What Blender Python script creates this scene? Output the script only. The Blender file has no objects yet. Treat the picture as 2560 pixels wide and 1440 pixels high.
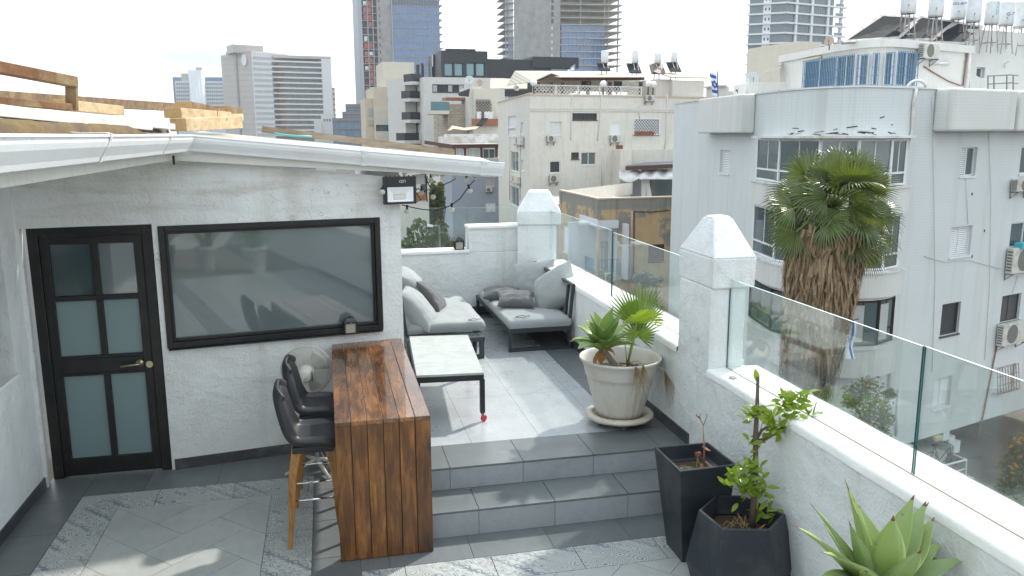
import bpy, bmesh, math, random
from mathutils import Vector, Matrix, noise
R=math.radians
V=Vector
random.seed(7)
sc=bpy.context.scene
col=sc.collection
# ---------------- camera ----------------
CF=2042.07; CYAW=R(12.7088); CPIT=R(10.6522); CROL=R(-0.246)
CAM=V((0,0,3.0))
_cy,_sy,_cp,_sp=math.cos(CYAW),math.sin(CYAW),math.cos(CPIT),math.sin(CPIT)
_fw=V((_sy*_cp,_cy*_cp,-_sp)); _r0=V((_cy,-_sy,0)); _u0=_r0.cross(_fw)
_rt=_r0*math.cos(CROL)+_u0*math.sin(CROL); _up=_u0*math.cos(CROL)-_r0*math.sin(CROL)
cam=bpy.data.cameras.new('Camera'); camo=bpy.data.objects.new('Camera',cam); col.objects.link(camo)
M=Matrix.Identity(4)
for i in range(3): M[i][0]=_rt[i]; M[i][1]=_up[i]; M[i][2]=-_fw[i]; M[i][3]=CAM[i]
camo.matrix_world=M
cam.sensor_width=36; cam.lens=CF/2560*36; cam.clip_start=0.05; cam.clip_end=8000
sc.camera=camo
# ---------------- sky, sun, exposure ----------------
SUN_EL=R(44); SUN_AZ=math.atan2(0.59,0.80)      # direction towards the sun, angle from +X
sun=bpy.data.lights.new('Sun','SUN'); suno=bpy.data.objects.new('Sun',sun); col.objects.link(suno)
sun.energy=2.5; sun.angle=R(2.0); sun.color=(1.0,0.95,0.86)
sd=V((math.cos(SUN_EL)*math.cos(SUN_AZ),math.cos(SUN_EL)*math.sin(SUN_AZ),math.sin(SUN_EL)))
suno.rotation_euler=sd.to_track_quat('Z','Y').to_euler(); suno.location=(30,30,60)
w=bpy.data.worlds.new('World'); sc.world=w; w.use_nodes=True
nt=w.node_tree; nt.nodes.clear()
sky=nt.nodes.new('ShaderNodeTexSky'); sky.sky_type='NISHITA'; sky.sun_disc=False
sky.sun_elevation=SUN_EL; sky.sun_rotation=math.pi/2-SUN_AZ
b1=nt.nodes.new('ShaderNodeBackground'); b1.inputs[1].default_value=0.12
nt.links.new(sky.outputs[0],b1.inputs[0])
b2=nt.nodes.new('ShaderNodeBackground'); b2.inputs[1].default_value=0.92
tc=nt.nodes.new('ShaderNodeTexCoord'); mp=nt.nodes.new('ShaderNodeMapping'); mp.inputs['Scale'].default_value=(1,1,3.2)
nt.links.new(tc.outputs['Generated'],mp.inputs[0])
n1=nt.nodes.new('ShaderNodeTexNoise'); n1.inputs['Scale'].default_value=3.2; n1.inputs['Detail'].default_value=8; n1.inputs['Roughness'].default_value=.55
n2=nt.nodes.new('ShaderNodeTexNoise'); n2.inputs['Scale'].default_value=2.1; n2.inputs['Detail'].default_value=6
for n_ in (n1,n2): nt.links.new(mp.outputs[0],n_.inputs['Vector'])
cr=nt.nodes.new('ShaderNodeValToRGB'); cr.color_ramp.elements[0].position=.35; cr.color_ramp.elements[0].color=(.45,.49,.525,1)
cr.color_ramp.elements[1].position=.54; cr.color_ramp.elements[1].color=(1.0,1.02,1.045,1)
nt.links.new(n1.outputs[0],cr.inputs[0])
sx=nt.nodes.new('ShaderNodeSeparateXYZ'); nt.links.new(tc.outputs['Generated'],sx.inputs[0])
zr_=nt.nodes.new('ShaderNodeValToRGB'); zr_.color_ramp.elements[0].position=.15; zr_.color_ramp.elements[0].color=(1,1,1,1); zr_.color_ramp.elements[1].position=.65; zr_.color_ramp.elements[1].color=(.89,.99,1.04,1)
nt.links.new(sx.outputs[2],zr_.inputs[0]); mm_=nt.nodes.new('ShaderNodeMixRGB'); mm_.blend_type='MULTIPLY'; mm_.inputs[0].default_value=1
nt.links.new(cr.outputs[0],mm_.inputs[1]); nt.links.new(zr_.outputs[0],mm_.inputs[2]); nt.links.new(mm_.outputs[0],b2.inputs[0])
cf=nt.nodes.new('ShaderNodeMapRange'); cf.inputs[1].default_value=.25; cf.inputs[2].default_value=.5; cf.inputs[3].default_value=.90; cf.inputs[4].default_value=1.0
nt.links.new(n2.outputs[0],cf.inputs[0])
mx=nt.nodes.new('ShaderNodeMixShader'); nt.links.new(cf.outputs[0],mx.inputs[0]); nt.links.new(b1.outputs[0],mx.inputs[1]); nt.links.new(b2.outputs[0],mx.inputs[2])
wo=nt.nodes.new('ShaderNodeOutputWorld'); nt.links.new(mx.outputs[0],wo.inputs[0])
sc.view_settings.view_transform='Standard'; sc.view_settings.look='None'; sc.view_settings.gamma=1; sc.view_settings.exposure=1.03
sc.view_settings.use_curve_mapping=False
try:
    sc.cycles.max_bounces=8; sc.cycles.transparent_max_bounces=16; sc.cycles.use_denoising=True
    sc.cycles.caustics_reflective=False; sc.cycles.caustics_refractive=False
except Exception: pass
# ---------------- projection helpers ----------------
def ray(x,y): return _rt*((x-1280)/CF)-_up*((y-720)/CF)+_fw
def atZ(x,y,z): d=ray(x,y); return CAM+d*((z-CAM.z)/d.z)
def atY(x,y,Y): d=ray(x,y); return CAM+d*(Y/d.y)
def atX(x,y,X): d=ray(x,y); return CAM+d*(X/d.x)
class Fr:
    """vertical facade plane: origin o, u along the wall, n outward"""
    def __init__(s,o,ang):
        s.o=V((o[0],o[1],0)); s.u=V((math.cos(ang),math.sin(ang),0)); s.n=V((math.sin(ang),-math.cos(ang),0))
    def uv(s,x,y,n=0.0):
        d=ray(x,y); o=s.o+s.n*n; t=((o-CAM).dot(s.n))/d.dot(s.n); p=CAM+d*t
        return ((p-s.o).dot(s.u),p.z)
    def p(s,u,v,n=0.0): return s.o+s.u*u+s.n*n+V((0,0,v))
    def rect(s,x0,y0,x1,y1,n=0.0):
        a=s.uv(x0,(y0+y1)/2,n)[0]; b=s.uv(x1,(y0+y1)/2,n)[0]; c=s.uv((x0+x1)/2,y0,n)[1]; d=s.uv((x0+x1)/2,y1,n)[1]
        return (min(a,b),max(a,b),min(c,d),max(c,d))
def fr2(px0,py0,px1,py1,z):
    a=atZ(px0,py0,z); b=atZ(px1,py1,z); f=Fr(a,math.atan2(b.y-a.y,b.x-a.x)); f.L=(b-a).length; return f
# ---------------- object helpers ----------------
OFF={}
def thing(name,label,cat,loc=(0,0,0),rotz=0,group=None):
    o=bpy.data.objects.new(name,None); o.empty_display_size=.1; col.objects.link(o)
    o.location=loc; o.rotation_euler=(0,0,rotz); o['label']=label; o['category']=cat
    if group: o['group']=group
    OFF[o.name]=V(loc); return o
def tag(o,label=None,cat=None,group=None,kind=None):
    if label: o['label']=label
    if cat: o['category']=cat
    if group: o['group']=group
    if kind: o['kind']=kind
    return o
class MB:
    def __init__(s): s.v=[]; s.f=[]; s.m=[]
    def add(s,vs,fs,m=0):
        b=len(s.v); s.v.extend([tuple(v) for v in vs]); s.f.extend([tuple(i+b for i in f) for f in fs]); s.m.extend([m]*len(fs)); return s
    def box(s,x0,x1,y0,y1,z0,z1,m=0):
        return s.hexa([(x0,y0,z0),(x1,y0,z0),(x1,y1,z0),(x0,y1,z0),(x0,y0,z1),(x1,y0,z1),(x1,y1,z1),(x0,y1,z1)],m)
    def hexa(s,p,m=0):
        return s.add(p,[(3,2,1,0),(4,5,6,7),(0,1,5,4),(1,2,6,5),(2,3,7,6),(3,0,4,7)],m)
    def fbox(s,F,u0,u1,v0,v1,n0,n1,m=0):
        """box on a facade frame, n0<n1 outward"""
        P=F.p; return s.hexa([P(u0,v0,n1),P(u1,v0,n1),P(u1,v0,n0),P(u0,v0,n0),P(u0,v1,n1),P(u1,v1,n1),P(u1,v1,n0),P(u0,v1,n0)],m)
    def bar(s,a,b,w,h,m=0,up=(0,0,1)):
        a=V(a);b=V(b);d=(b-a).normalized(); up=V(up)
        if abs(d.dot(up))>.98: up=V((0,1,0))
        x=d.cross(up).normalized()*(w/2); z=x.cross(d).normalized()*(h/2)
        return s.hexa([a-x-z,a+x-z,b+x-z,b-x-z,a-x+z,a+x+z,b+x+z,b-x+z],m)
    def tube(s,pts,r,n=8,m=0,cap=True):
        pts=[V(p) for p in pts]; rs=r if isinstance(r,(list,tuple)) else [r]*len(pts)
        d0=(pts[1]-pts[0]).normalized(); x=d0.orthogonal().normalized(); vs=[]
        for i,p in enumerate(pts):
            d=(pts[min(i+1,len(pts)-1)]-pts[max(i-1,0)]).normalized()
            x=(x-d*x.dot(d)); x=x.normalized() if x.length>1e-6 else d.orthogonal().normalized(); y=d.cross(x)
            for k in range(n):
                a=2*math.pi*k/n; vs.append(p+(x*math.cos(a)+y*math.sin(a))*rs[i])
        fs=[]
        for i in range(len(pts)-1):
            for k in range(n): fs.append((i*n+k,i*n+(k+1)%n,(i+1)*n+(k+1)%n,(i+1)*n+k))
        if cap: fs.append(tuple(range(n-1,-1,-1))); fs.append(tuple((len(pts)-1)*n+k for k in range(n)))
        return s.add(vs,fs,m)
    def lathe(s,prof,c=(0,0,0),n=32,m=0,wob=None):
        vs=[];fs=[];c=V(c)
        for i,(r,z) in enumerate(prof):
            for k in range(n):
                a=2*math.pi*k/n; rr=r*(wob(a,i) if wob else 1); vs.append(c+V((rr*math.cos(a),rr*math.sin(a),z)))
        for i in range(len(prof)-1):
            for k in range(n): fs.append((i*n+k,i*n+(k+1)%n,(i+1)*n+(k+1)%n,(i+1)*n+k))
        return s.add(vs,fs,m)
    def prism(s,pts,z0,z1,m=0):
        n=len(pts); vs=[(p[0],p[1],z0) for p in pts]+[(p[0],p[1],z1) for p in pts]
        a=sum(pts[i][0]*pts[(i+1)%n][1]-pts[(i+1)%n][0]*pts[i][1] for i in range(n))
        idx=list(range(n)) if a>0 else list(range(n-1,-1,-1))
        fs=[tuple(reversed(idx)),tuple(i+n for i in idx)]
        for j in range(n): i,k=idx[j],idx[(j+1)%n]; fs.append((i,k,k+n,i+n))
        return s.add(vs,fs,m)
    def sphere(s,c,r,nu=14,nv=8,m=0):
        prof=[(max(1e-4,r*math.sin(math.pi*i/nv)),-r*math.cos(math.pi*i/nv)) for i in range(nv+1)]
        return s.lathe(prof,c,nu,m)
    def wall(s,F,u0,u1,v0,v1,holes,depth,m=0,mr=None,n=0.0):
        """facade skin with real openings and reveals"""
        us=sorted(set([u0,u1]+[min(max(h[i],u0),u1) for h in holes for i in (0,1)])); vs=sorted(set([v0,v1]+[min(max(h[i],v0),v1) for h in holes for i in (2,3)]))
        for i in range(len(us)-1):
            for j in range(len(vs)-1):
                cu=(us[i]+us[i+1])/2; cv=(vs[j]+vs[j+1])/2
                if any(h[0]<cu<h[1] and h[2]<cv<h[3] for h in holes): continue
                s.add([F.p(us[i],vs[j],n),F.p(us[i+1],vs[j],n),F.p(us[i+1],vs[j+1],n),F.p(us[i],vs[j+1],n)],[(0,1,2,3)],m)
        for h in holes:
            a,b,c,d=h; P=lambda u,v,k: F.p(u,v,n+k)
            q=m if mr is None else mr
            s.add([P(a,c,0),P(b,c,0),P(b,c,-depth),P(a,c,-depth)],[(3,2,1,0)],q)
            s.add([P(a,d,0),P(b,d,0),P(b,d,-depth),P(a,d,-depth)],[(0,1,2,3)],q)
            s.add([P(a,c,0),P(a,d,0),P(a,d,-depth),P(a,c,-depth)],[(3,2,1,0)],q)
            s.add([P(b,c,0),P(b,d,0),P(b,d,-depth),P(b,c,-depth)],[(0,1,2,3)],q)
        return s
    def build(s,name,mats,parent=None,smooth=False,world=True,bevel=0,solid=0,sub=0,label=None):
        off=V((0,0,0))
        if parent is not None and world: off=OFF.get(parent.name,V((0,0,0)))
        me=bpy.data.meshes.new(name); me.from_pydata([tuple(V(v)-off) for v in s.v],[],s.f)
        if not isinstance(mats,(list,tuple)): mats=[mats]
        for m in mats: me.materials.append(m)
        if len(mats)>1: me.polygons.foreach_set('material_index',s.m)
        if smooth: me.polygons.foreach_set('use_smooth',[True]*len(me.polygons))
        me.update()
        o=bpy.data.objects.new(name,me); col.objects.link(o)
        if parent is not None: o.parent=parent
        if world: OFF[o.name]=off
        if solid: md=o.modifiers.new('s','SOLIDIFY'); md.thickness=solid; md.offset=0
        if bevel: md=o.modifiers.new('b','BEVEL'); md.width=bevel; md.segments=2; md.limit_method='ANGLE'; md.angle_limit=R(40)
        if sub: md=o.modifiers.new('u','SUBSURF'); md.levels=sub; md.render_levels=sub
        if label: o['label']=label
        return o
def dup(root,loc,rotz=None,label=None,group=None):
    r=root.copy(); col.objects.link(r); r.location=loc
    if rotz is not None: r.rotation_euler=(0,0,rotz)
    if label: r['label']=label
    if group: r['group']=group
    for ch in list(root.children):
        c=ch.copy(); col.objects.link(c); c.parent=r
        for g in list(ch.children):
            d=g.copy(); col.objects.link(d); d.parent=c
    return r
# ---------------- materials ----------------
class N:
    def __init__(s,name):
        s.m=bpy.data.materials.new(name); s.m.use_nodes=True; s.t=s.m.node_tree; s.b=s.t.nodes['Principled BSDF']; s.o=s.t.nodes['Material Output']
        s.tc=s.t.nodes.new('ShaderNodeTexCoord').outputs['Object']
    def n(s,t,**k):
        x=s.t.nodes.new('ShaderNode'+t)
        for a,b in k.items():
            if a.startswith('i_'):
                key=a[2:]; key=int(key) if key.isdigit() else key.replace('_',' ')
                if hasattr(b,'is_output') or isinstance(b,bpy.types.NodeSocket): s.t.links.new(b,x.inputs[key])
                else: x.inputs[key].default_value=b
            else: setattr(x,a,b)
        return x
    def l(s,a,b): s.t.links.new(a,b)
    def scaled(s,sx,sy,sz,rot=(0,0,0)):
        m=s.n('Mapping',i_0=s.tc); m.inputs['Scale'].default_value=(sx,sy,sz); m.inputs['Rotation'].default_value=rot; return m.outputs[0]
    def noise(s,scale,detail=5,rough=.55,vec=None):
        return s.n('TexNoise',i_Vector=vec or s.tc,i_Scale=scale,i_Detail=detail,i_Roughness=rough).outputs[0]
    def ramp(s,fac,stops):
        r=s.n('ValToRGB',i_0=fac); e=r.color_ramp.elements
        while len(e)<len(stops): e.new(.5)
        for i,(p,c) in enumerate(stops): e[i].position=p; e[i].color=tuple(c)+((1,) if len(c)==3 else ())
        return r.outputs[0]
    def mix(s,fac,a,b,mode='MIX'):
        x=s.n('MixRGB',blend_type=mode)
        for i,q in ((0,fac),(1,a),(2,b)):
            if isinstance(q,bpy.types.NodeSocket): s.l(q,x.inputs[i])
            else: x.inputs[i].default_value=q if i==0 else tuple(q)+((1,) if len(q)==3 else ())
        return x.outputs[0]
    def math(s,op,a,b=0.0,c=None):
        x=s.n('Math',operation=op)
        for i,q in ((0,a),(1,b),(2,c)):
            if q is None: continue
            if isinstance(q,bpy.types.NodeSocket): s.l(q,x.inputs[i])
            else: x.inputs[i].default_value=q
        return x.outputs[0]
    def bump(s,h,strength,dist=.02,prev=None):
        b=s.n('Bump',i_Height=h,i_Strength=strength,i_Distance=dist)
        if prev is not None: s.l(prev,b.inputs['Normal'])
        return b.outputs[0]
    def set(s,color=None,rough=None,metal=None,normal=None,spec=None,coat=None,ior=None):
        for k,q in (('Base Color',color),('Roughness',rough),('Metallic',metal),('Normal',normal),('Specular IOR Level',spec),('Coat Weight',coat),('IOR',ior)):
            if q is None: continue
            if isinstance(q,bpy.types.NodeSocket): s.l(q,s.b.inputs[k])
            else: s.b.inputs[k].default_value=(tuple(q)+(1,) if k=='Base Color' else q)
        return s.m
def mul(c,k): return tuple(min(1,x*k) for x in c)
def plain(name,c,rough=.6,metal=0,var=.12,vs=6,bump=0,bs=40,spec=.5,dirt=None,ds=1.5,coat=None):
    n=N(name); cc=n.mix(n.noise(vs),mul(c,1-var),mul(c,1+var))
    if dirt:
        f=n.ramp(n.noise(ds,8,.7),[(.45,(0,0,0)),(.72,(1,1,1))]); cc=n.mix(f,cc,dirt)
    rr=n.math('MULTIPLY_ADD',n.noise(vs*3),.25,rough-.12)
    nm=n.bump(n.noise(bs,6),bump,.01) if bump else None
    return n.set(cc,rr,metal,nm,spec,coat)
def stucco(name,c,scale=60,strength=.5,stain=(.45,.40,.33),amt=.35,streak=True,dist=.012):
    n=N(name)
    base=n.mix(n.noise(1.3,6),mul(c,.90),mul(c,1.05)); base=n.mix(n.math('MULTIPLY',n.ramp(n.noise(.9,3,.5),[(.47,(0,0,0)),(.53,(1,1,1))]),.10),base,mul(c,.80))
    base=n.mix(n.math('MULTIPLY',n.ramp(n.noise(3.5,9,.7),[(.5,(0,0,0)),(.75,(1,1,1))]),amt*.6),base,stain)
    if streak:
        st=n.ramp(n.noise(3,5,.6,n.scaled(1.6,1.6,.12)),[(.52,(0,0,0)),(.8,(1,1,1))])
        base=n.mix(n.math('MULTIPLY',st,amt),base,stain)
    h=n.math('MULTIPLY',n.math('ADD',n.noise(scale,8,.65),n.math('MULTIPLY',n.noise(scale*.22,4),1.2)),n.math('MULTIPLY_ADD',n.noise(1.7,3),1.6,.1)); h=n.math('ADD',h,n.math('MULTIPLY',n.noise(2.6,4,.5),2.2))
    return n.set(base,.85,0,n.bump(h,strength,dist),.25)
def tiles_island(name,c,var=.15,rough=.42,spec=.5,fleck=(.55,.5,.42),fa=.0):
    n=N(name); rnd=n.n('NewGeometry').outputs['Random Per Island']
    k=n.mix(rnd,mul(c,1-var),mul(c,1+var))
    k=n.mix(n.math('MULTIPLY',n.ramp(n.noise(2.2,8,.7),[(.35,(0,0,0)),(.75,(1,1,1))]),.55),k,mul(c,1.45))
    k=n.mix(n.math('MULTIPLY',n.ramp(n.noise(14,8,.7,n.scaled(1,.35,1)),[(.45,(0,0,0)),(.8,(1,1,1))]),.35),k,mul(c,.6))
    if fa: k=n.mix(n.math('MULTIPLY',n.ramp(n.noise(3.1,10,.8),[(.60,(0,0,0)),(.72,(1,1,1))]),fa),k,fleck)
    rr=n.math('MULTIPLY_ADD',n.noise(5,6),.3,rough-.15)
    return n.set(k,rr,0,n.bump(n.noise(30,6),.06,.004),spec)
def glass_mat(name,tint,edge=None,drops=False,refl=1.0):
    n=N(name); t=n.n('BsdfTransparent'); t.inputs[0].default_value=tuple(tint)+(1,)
    g=n.n('BsdfGlossy'); g.inputs['Roughness'].default_value=.02; g.inputs[0].default_value=(.95,.98,1,1)
    fr=n.n('Fresnel',i_IOR=1.5).outputs[0]
    m=n.n('MixShader',i_0=n.math('MULTIPLY',fr,refl),i_1=t.outputs[0],i_2=g.outputs[0]).outputs[0]
    d=n.n('BsdfDiffuse'); d.inputs[0].default_value=(.80,.86,.86,1)
    film=n.math('MULTIPLY',n.ramp(n.noise(1.6,7,.65),[(.4,(0,0,0)),(.8,(1,1,1))]),.10)
    m=n.n('MixShader',i_0=film,i_1=m,i_2=d.outputs[0]).outputs[0]
    if drops:
        v=n.n('TexVoronoi',i_Vector=n.scaled(1,9,.8),i_Scale=1.5); v.feature='F1'
        f=n.ramp(v.outputs['Distance'],[(.035,(1,1,1)),(.05,(0,0,0))])
        m=n.n('MixShader',i_0=n.math('MULTIPLY',f,.75),i_1=m,i_2=d.outputs[0]).outputs[0]
    n.l(m,n.o.inputs[0]); return n.m
def leafmat(name,c,c2=None,rough=.4,trans=.3,var=.3,vs=3,scars=0):
    n=N(name); rnd=n.n('NewGeometry').outputs['Random Per Island']
    k=n.mix(n.math('MULTIPLY_ADD',rnd,.6,n.math('MULTIPLY',n.noise(vs),.4)),mul(c,1-var),c2 or mul(c,1+var))
    if scars: k=n.mix(n.math('MULTIPLY',n.ramp(n.noise(16,8,.75),[(.60,(0,0,0)),(.68,(1,1,1))]),scars),k,(.20,.14,.07)); k=n.mix(n.math('MULTIPLY',n.noise(5,4),.35),k,(.16,.25,.16))
    n.set(k,rough,0,n.bump(n.noise(30,4),.1,.004) if scars else None,.5)
    tr=n.n('BsdfTranslucent',i_Color=n.mix(.5,k,(.35,.45,.03)))
    m=n.n('MixShader',i_0=trans,i_1=n.b.outputs[0],i_2=tr.outputs[0]); n.l(m.outputs[0],n.o.inputs[0]); return n.m
def woodmat(name,axis,dark=(.035,.016,.008),mid=(.17,.065,.02),lite=(.36,.16,.05),rough=.28,coat=.5,k=1.0,end=False):
    n=N(name); rnd=n.n('NewGeometry').outputs['Random Per Island']
    s=[20*k]*3; s[axis]=2.0*k
    mp=n.n('Mapping',i_0=n.tc); mp.inputs['Scale'].default_value=s
    n.l(n.n('CombineXYZ',i_0=n.math('MULTIPLY',rnd,37),i_1=n.math('MULTIPLY',rnd,53),i_2=n.math('MULTIPLY',rnd,71)).outputs[0],mp.inputs['Location'])
    g=n.n('TexNoise',i_Vector=mp.outputs[0],i_Scale=1.0,i_Detail=7,i_Roughness=.62,i_Distortion=1.6).outputs[0]
    mp2=n.n('Mapping',i_0=n.tc); s2=[6*k]*3; s2[axis]=2.4*k; mp2.inputs['Scale'].default_value=s2
    n.l(n.n('CombineXYZ',i_0=n.math('MULTIPLY',rnd,11),i_1=n.math('MULTIPLY',rnd,29),i_2=n.math('MULTIPLY',rnd,17)).outputs[0],mp2.inputs['Location'])
    bl=n.n('TexNoise',i_Vector=mp2.outputs[0],i_Scale=1.0,i_Detail=6,i_Roughness=.6).outputs[0]
    f=n.math('ADD',n.math('MULTIPLY',g,.55),n.math('MULTIPLY',bl,.55)); f=n.math('ADD',f,n.math('MULTIPLY_ADD',rnd,.12,-.06))
    k_=n.ramp(f,[(.36,dark),(.53,mid),(.70,lite)])
    # knots
    vo=n.n('TexVoronoi',i_Vector=mp2.outputs[0],i_Scale=.8).outputs['Distance']
    k_=n.mix(n.ramp(vo,[(.06,(1,1,1)),(.16,(0,0,0))]),k_,dark)
    rr=n.math('MULTIPLY_ADD',g,.35,rough-.12)
    return n.set(k_,rr,0,n.bump(g,.35,.004),.5,coat)
# ---------------- shared materials ----------------
m_stucco=stucco('white_stucco',(.78,.81,.815),48,.85,(.46,.42,.34),.42,True,.016)
def stain_stucco():
    m=stucco('house_stucco',(.75,.77,.765),38,.85,(.42,.36,.27),.30,True,.018); n=N.__new__(N); n.m=m; n.t=m.node_tree; n.b=n.t.nodes['Principled BSDF']; n.tc=n.n('TexCoord').outputs['Object']
    src=n.b.inputs['Base Color'].links[0].from_socket; z=n.n('SeparateXYZ',i_0=n.tc).outputs[2]
    f=n.math('MULTIPLY',n.ramp(n.noise(2.2,8,.65,n.scaled(.45,.45,3.0)),[(.46,(0,0,0)),(.66,(1,1,1))]),n.ramp(n.math('MULTIPLY',z,.4),[(.88,(0,0,0)),(1.0,(1,1,1))]))
    k=n.mix(n.math('MULTIPLY',f,.55),src,(.40,.35,.27)); cr_=n.n('TexVoronoi',i_Vector=n.n('VectorMath',operation='ADD',i_0=n.scaled(1,1,2.2),i_1=n.n('TexNoise',i_Vector=n.tc,i_Scale=6.0).outputs[1]).outputs[0],i_Scale=1.3,feature='DISTANCE_TO_EDGE').outputs['Distance']
    ck=n.math('MULTIPLY',n.ramp(cr_,[(.004,(1,1,1)),(.012,(0,0,0))]),n.ramp(n.noise(1.1,3),[(.52,(0,0,0)),(.6,(1,1,1))])); k=n.mix(n.math('MULTIPLY',ck,.55),k,(.30,.29,.27)); n.l(k,n.b.inputs['Base Color']); return m
m_stucco_house=stain_stucco() if True else stucco('house_stucco',(.76,.78,.79),38,.75,(.42,.36,.27),.30,True,.016)
m_cap=stucco('coping_paint',(.86,.86,.85),45,.5,(.55,.45,.33),.25,False)
m_fascia=stucco('fascia_paint',(.74,.74,.70),90,.08,(.45,.36,.24),.40)
m_whitemetal=plain('white_gutter_metal',(.80,.82,.84),.32,0,.05,3,dirt=(.72,.72,.70),ds=3)
m_black=plain('black_metal',(.012,.013,.015),.38,0,.2,8)
m_blackfr=plain('black_frame',(.009,.011,.012),.40,0,.25,9,dirt=(.024,.02,.016),ds=6,spec=.35)
m_dark=plain('anthracite_metal',(.028,.034,.042),.42,0,.15,5)
m_steel=plain('chrome',(.75,.77,.8),.12,1,.05)
m_pane=N('window_glass_dark').set((.075,.115,.12),.06,0,None,.9,.35)
def _pane():
    n=N('tinted_pane'); k=n.mix(n.noise(.9,4),(.105,.135,.14),(.14,.172,.176))
    return n.set(k,.03,0,None,.9,.45,1.6)
m_bigpane=_pane()
m_frost=N('frosted_glass'); _k=m_frost.mix(m_frost.noise(.8,3),(.15,.225,.24),(.20,.275,.285)); m_frost=m_frost.set(_k,.42,0,None,.5)
m_doordark=N('clear_door_glass').set((.045,.07,.075),.05,0,None,.9)
m_darktile=tiles_island('slate_tile',(.125,.136,.140),.18,.36,.6,(.35,.32,.26),.55)
m_risertile=tiles_island('slate_riser_tile',(.27,.29,.305),.12,.5,.45,(.45,.45,.42),.2)
m_lighttile=tiles_island('pale_stone_tile',(.36,.375,.39),.05,.30,.55,(.5,.42,.3),.15)
m_herr=tiles_island('grey_stone_tile',(.335,.345,.335),.06,.42,.45,(.45,.4,.3),.12)
m_grout=plain('grout',(.30,.25,.20),.85,0,.2,12)
m_groutd=plain('dark_grout',(.16,.12,.09),.85,0,.3,12)
m_skirt=plain('slate_skirting',(.045,.05,.058),.5,0,.3,4,dirt=(.14,.14,.14),ds=3)
def _deco():
    n=N('patterned_cement_tile'); base=n.mix(n.noise(2.5,8,.7),(.38,.39,.38),(.50,.50,.48))
    rnd=n.n('NewGeometry').outputs['Random Per Island']; base=n.mix(n.math('MULTIPLY',rnd,.25),base,(.30,.31,.30))
    ink=(.13,.16,.19)
    v=n.n('TexVoronoi',i_Vector=n.tc,i_Scale=8.5).outputs['Distance']
    ring=n.math('SINE',n.math('MULTIPLY',v,56)); ring=n.ramp(ring,[(.45,(0,0,0)),(.65,(1,1,1))])
    v2=n.n('TexVoronoi',i_Vector=n.tc,i_Scale=26.0,feature='DISTANCE_TO_EDGE').outputs['Distance']; net=n.ramp(v2,[(.03,(1,1,1)),(.07,(0,0,0))])
    mg=n.n('TexMagic',i_Vector=n.tc,i_Scale=4.5,i_Distortion=2.2,turbulence_depth=3).outputs[1]; vine=n.ramp(mg,[(.36,(0,0,0)),(.42,(1,1,1)),(.54,(1,1,1)),(.60,(0,0,0))])
    f2=n.n('TexVoronoi',i_Vector=n.tc,i_Scale=5.0,feature='SMOOTH_F1').outputs['Distance']; flo=n.ramp(f2,[(.14,(1,1,1)),(.17,(0,0,0))])
    zone=n.noise(1.7,2); z1=n.ramp(zone,[(.46,(1,1,1)),(.50,(0,0,0))]); z2=n.ramp(n.noise(2.3,2),[(.5,(0,0,0)),(.55,(1,1,1))])
    a=n.math('MULTIPLY',ring,z1); b=n.math('MULTIPLY',net,z2); c=n.math('MULTIPLY',vine,n.math('SUBTRACT',1.0,z1))
    t=n.math('MAXIMUM',n.math('MAXIMUM',a,n.math('MULTIPLY',b,.7)),n.math('MULTIPLY',c,1.0))
    t=n.math('MULTIPLY',t,n.ramp(n.noise(4,6),[(.3,(.55,.55,.55)),(.6,(1,1,1))]))
    return n.set(n.mix(t,base,ink),.45,0,None,.45)
m_deco=_deco()
m_glass=glass_mat('balustrade_glass',(.955,.985,.975),drops=True,refl=.30)
m_glassedge=plain('glass_edge',(.01,.085,.085),.12,0,.1)
m_glassrim=plain('glass_edge_polished',(.62,.80,.80),.12,0,.05)
# ---------------- terrace floors ----------------
Z2=.393
def gridtiles(mb,x0,x1,y0,y1,z,sx,sy,ox=0,oy=0,stag=0,m=0,g=.0065):
    j=0; y=y0-((y0-oy)%sy)
    while y<y1-1e-6:
        x=x0-((x0-ox-stag*(j%2))%sx)
        while x<x1-1e-6:
            a,b,c,d=max(x,x0),min(x+sx,x1),max(y,y0),min(y+sy,y1)
            if b-a>.02 and d-c>.02: mb.box(a+g/2,b-g/2,c+g/2,d-g/2,z-.012,z,m)
            x+=sx
        y+=sy; j+=1
mb=MB(); mb.box(-2.75,3.3,-8,8.1,-.3,-.004); tag(mb.build('terrace_floor_slab',m_groutd),kind='structure')
mb=MB()
LX0,LX1,LY1=-2.13,-.22,7.12; IX0,IX1,IY1=-1.79,-.57,6.785
gridtiles(mb,-2.5,LX0,-3,7.6,0,.6,.6,LX0,.45); gridtiles(mb,LX0,.12,LY1,7.85,0,.60,.9,-1.65,LY1)
gridtiles(mb,LX1,.12,-3,LY1,0,.6,.6,LX1,.2); gridtiles(mb,.12,2.92,5.355,5.71,0,.60,.5,.32,5.355); gridtiles(mb,.12,.66,5.71,7.9,0,.6,.6,.12,.2)
tag(mb.build('dark_floor_border',m_darktile),kind='structure')
mb=MB()
gridtiles(mb,LX0,LX1,IY1,LY1,0,.62,.5,LX0,IY1); gridtiles(mb,LX0,IX0,-3,IY1,0,.5,.62,LX0,.3); gridtiles(mb,IX1,LX1,-3,IY1,0,.5,.62,IX1,.5)
gridtiles(mb,.12,2.92,5.03,5.355,0,.62,.5,.42,5.03); gridtiles(mb,.12,.47,-3,5.03,0,.5,.62,.12,.2); gridtiles(mb,2.57,2.92,-3,5.03,0,.5,.62,2.57,.2)
tag(mb.build('patterned_floor_border',m_deco),kind='structure')
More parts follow.
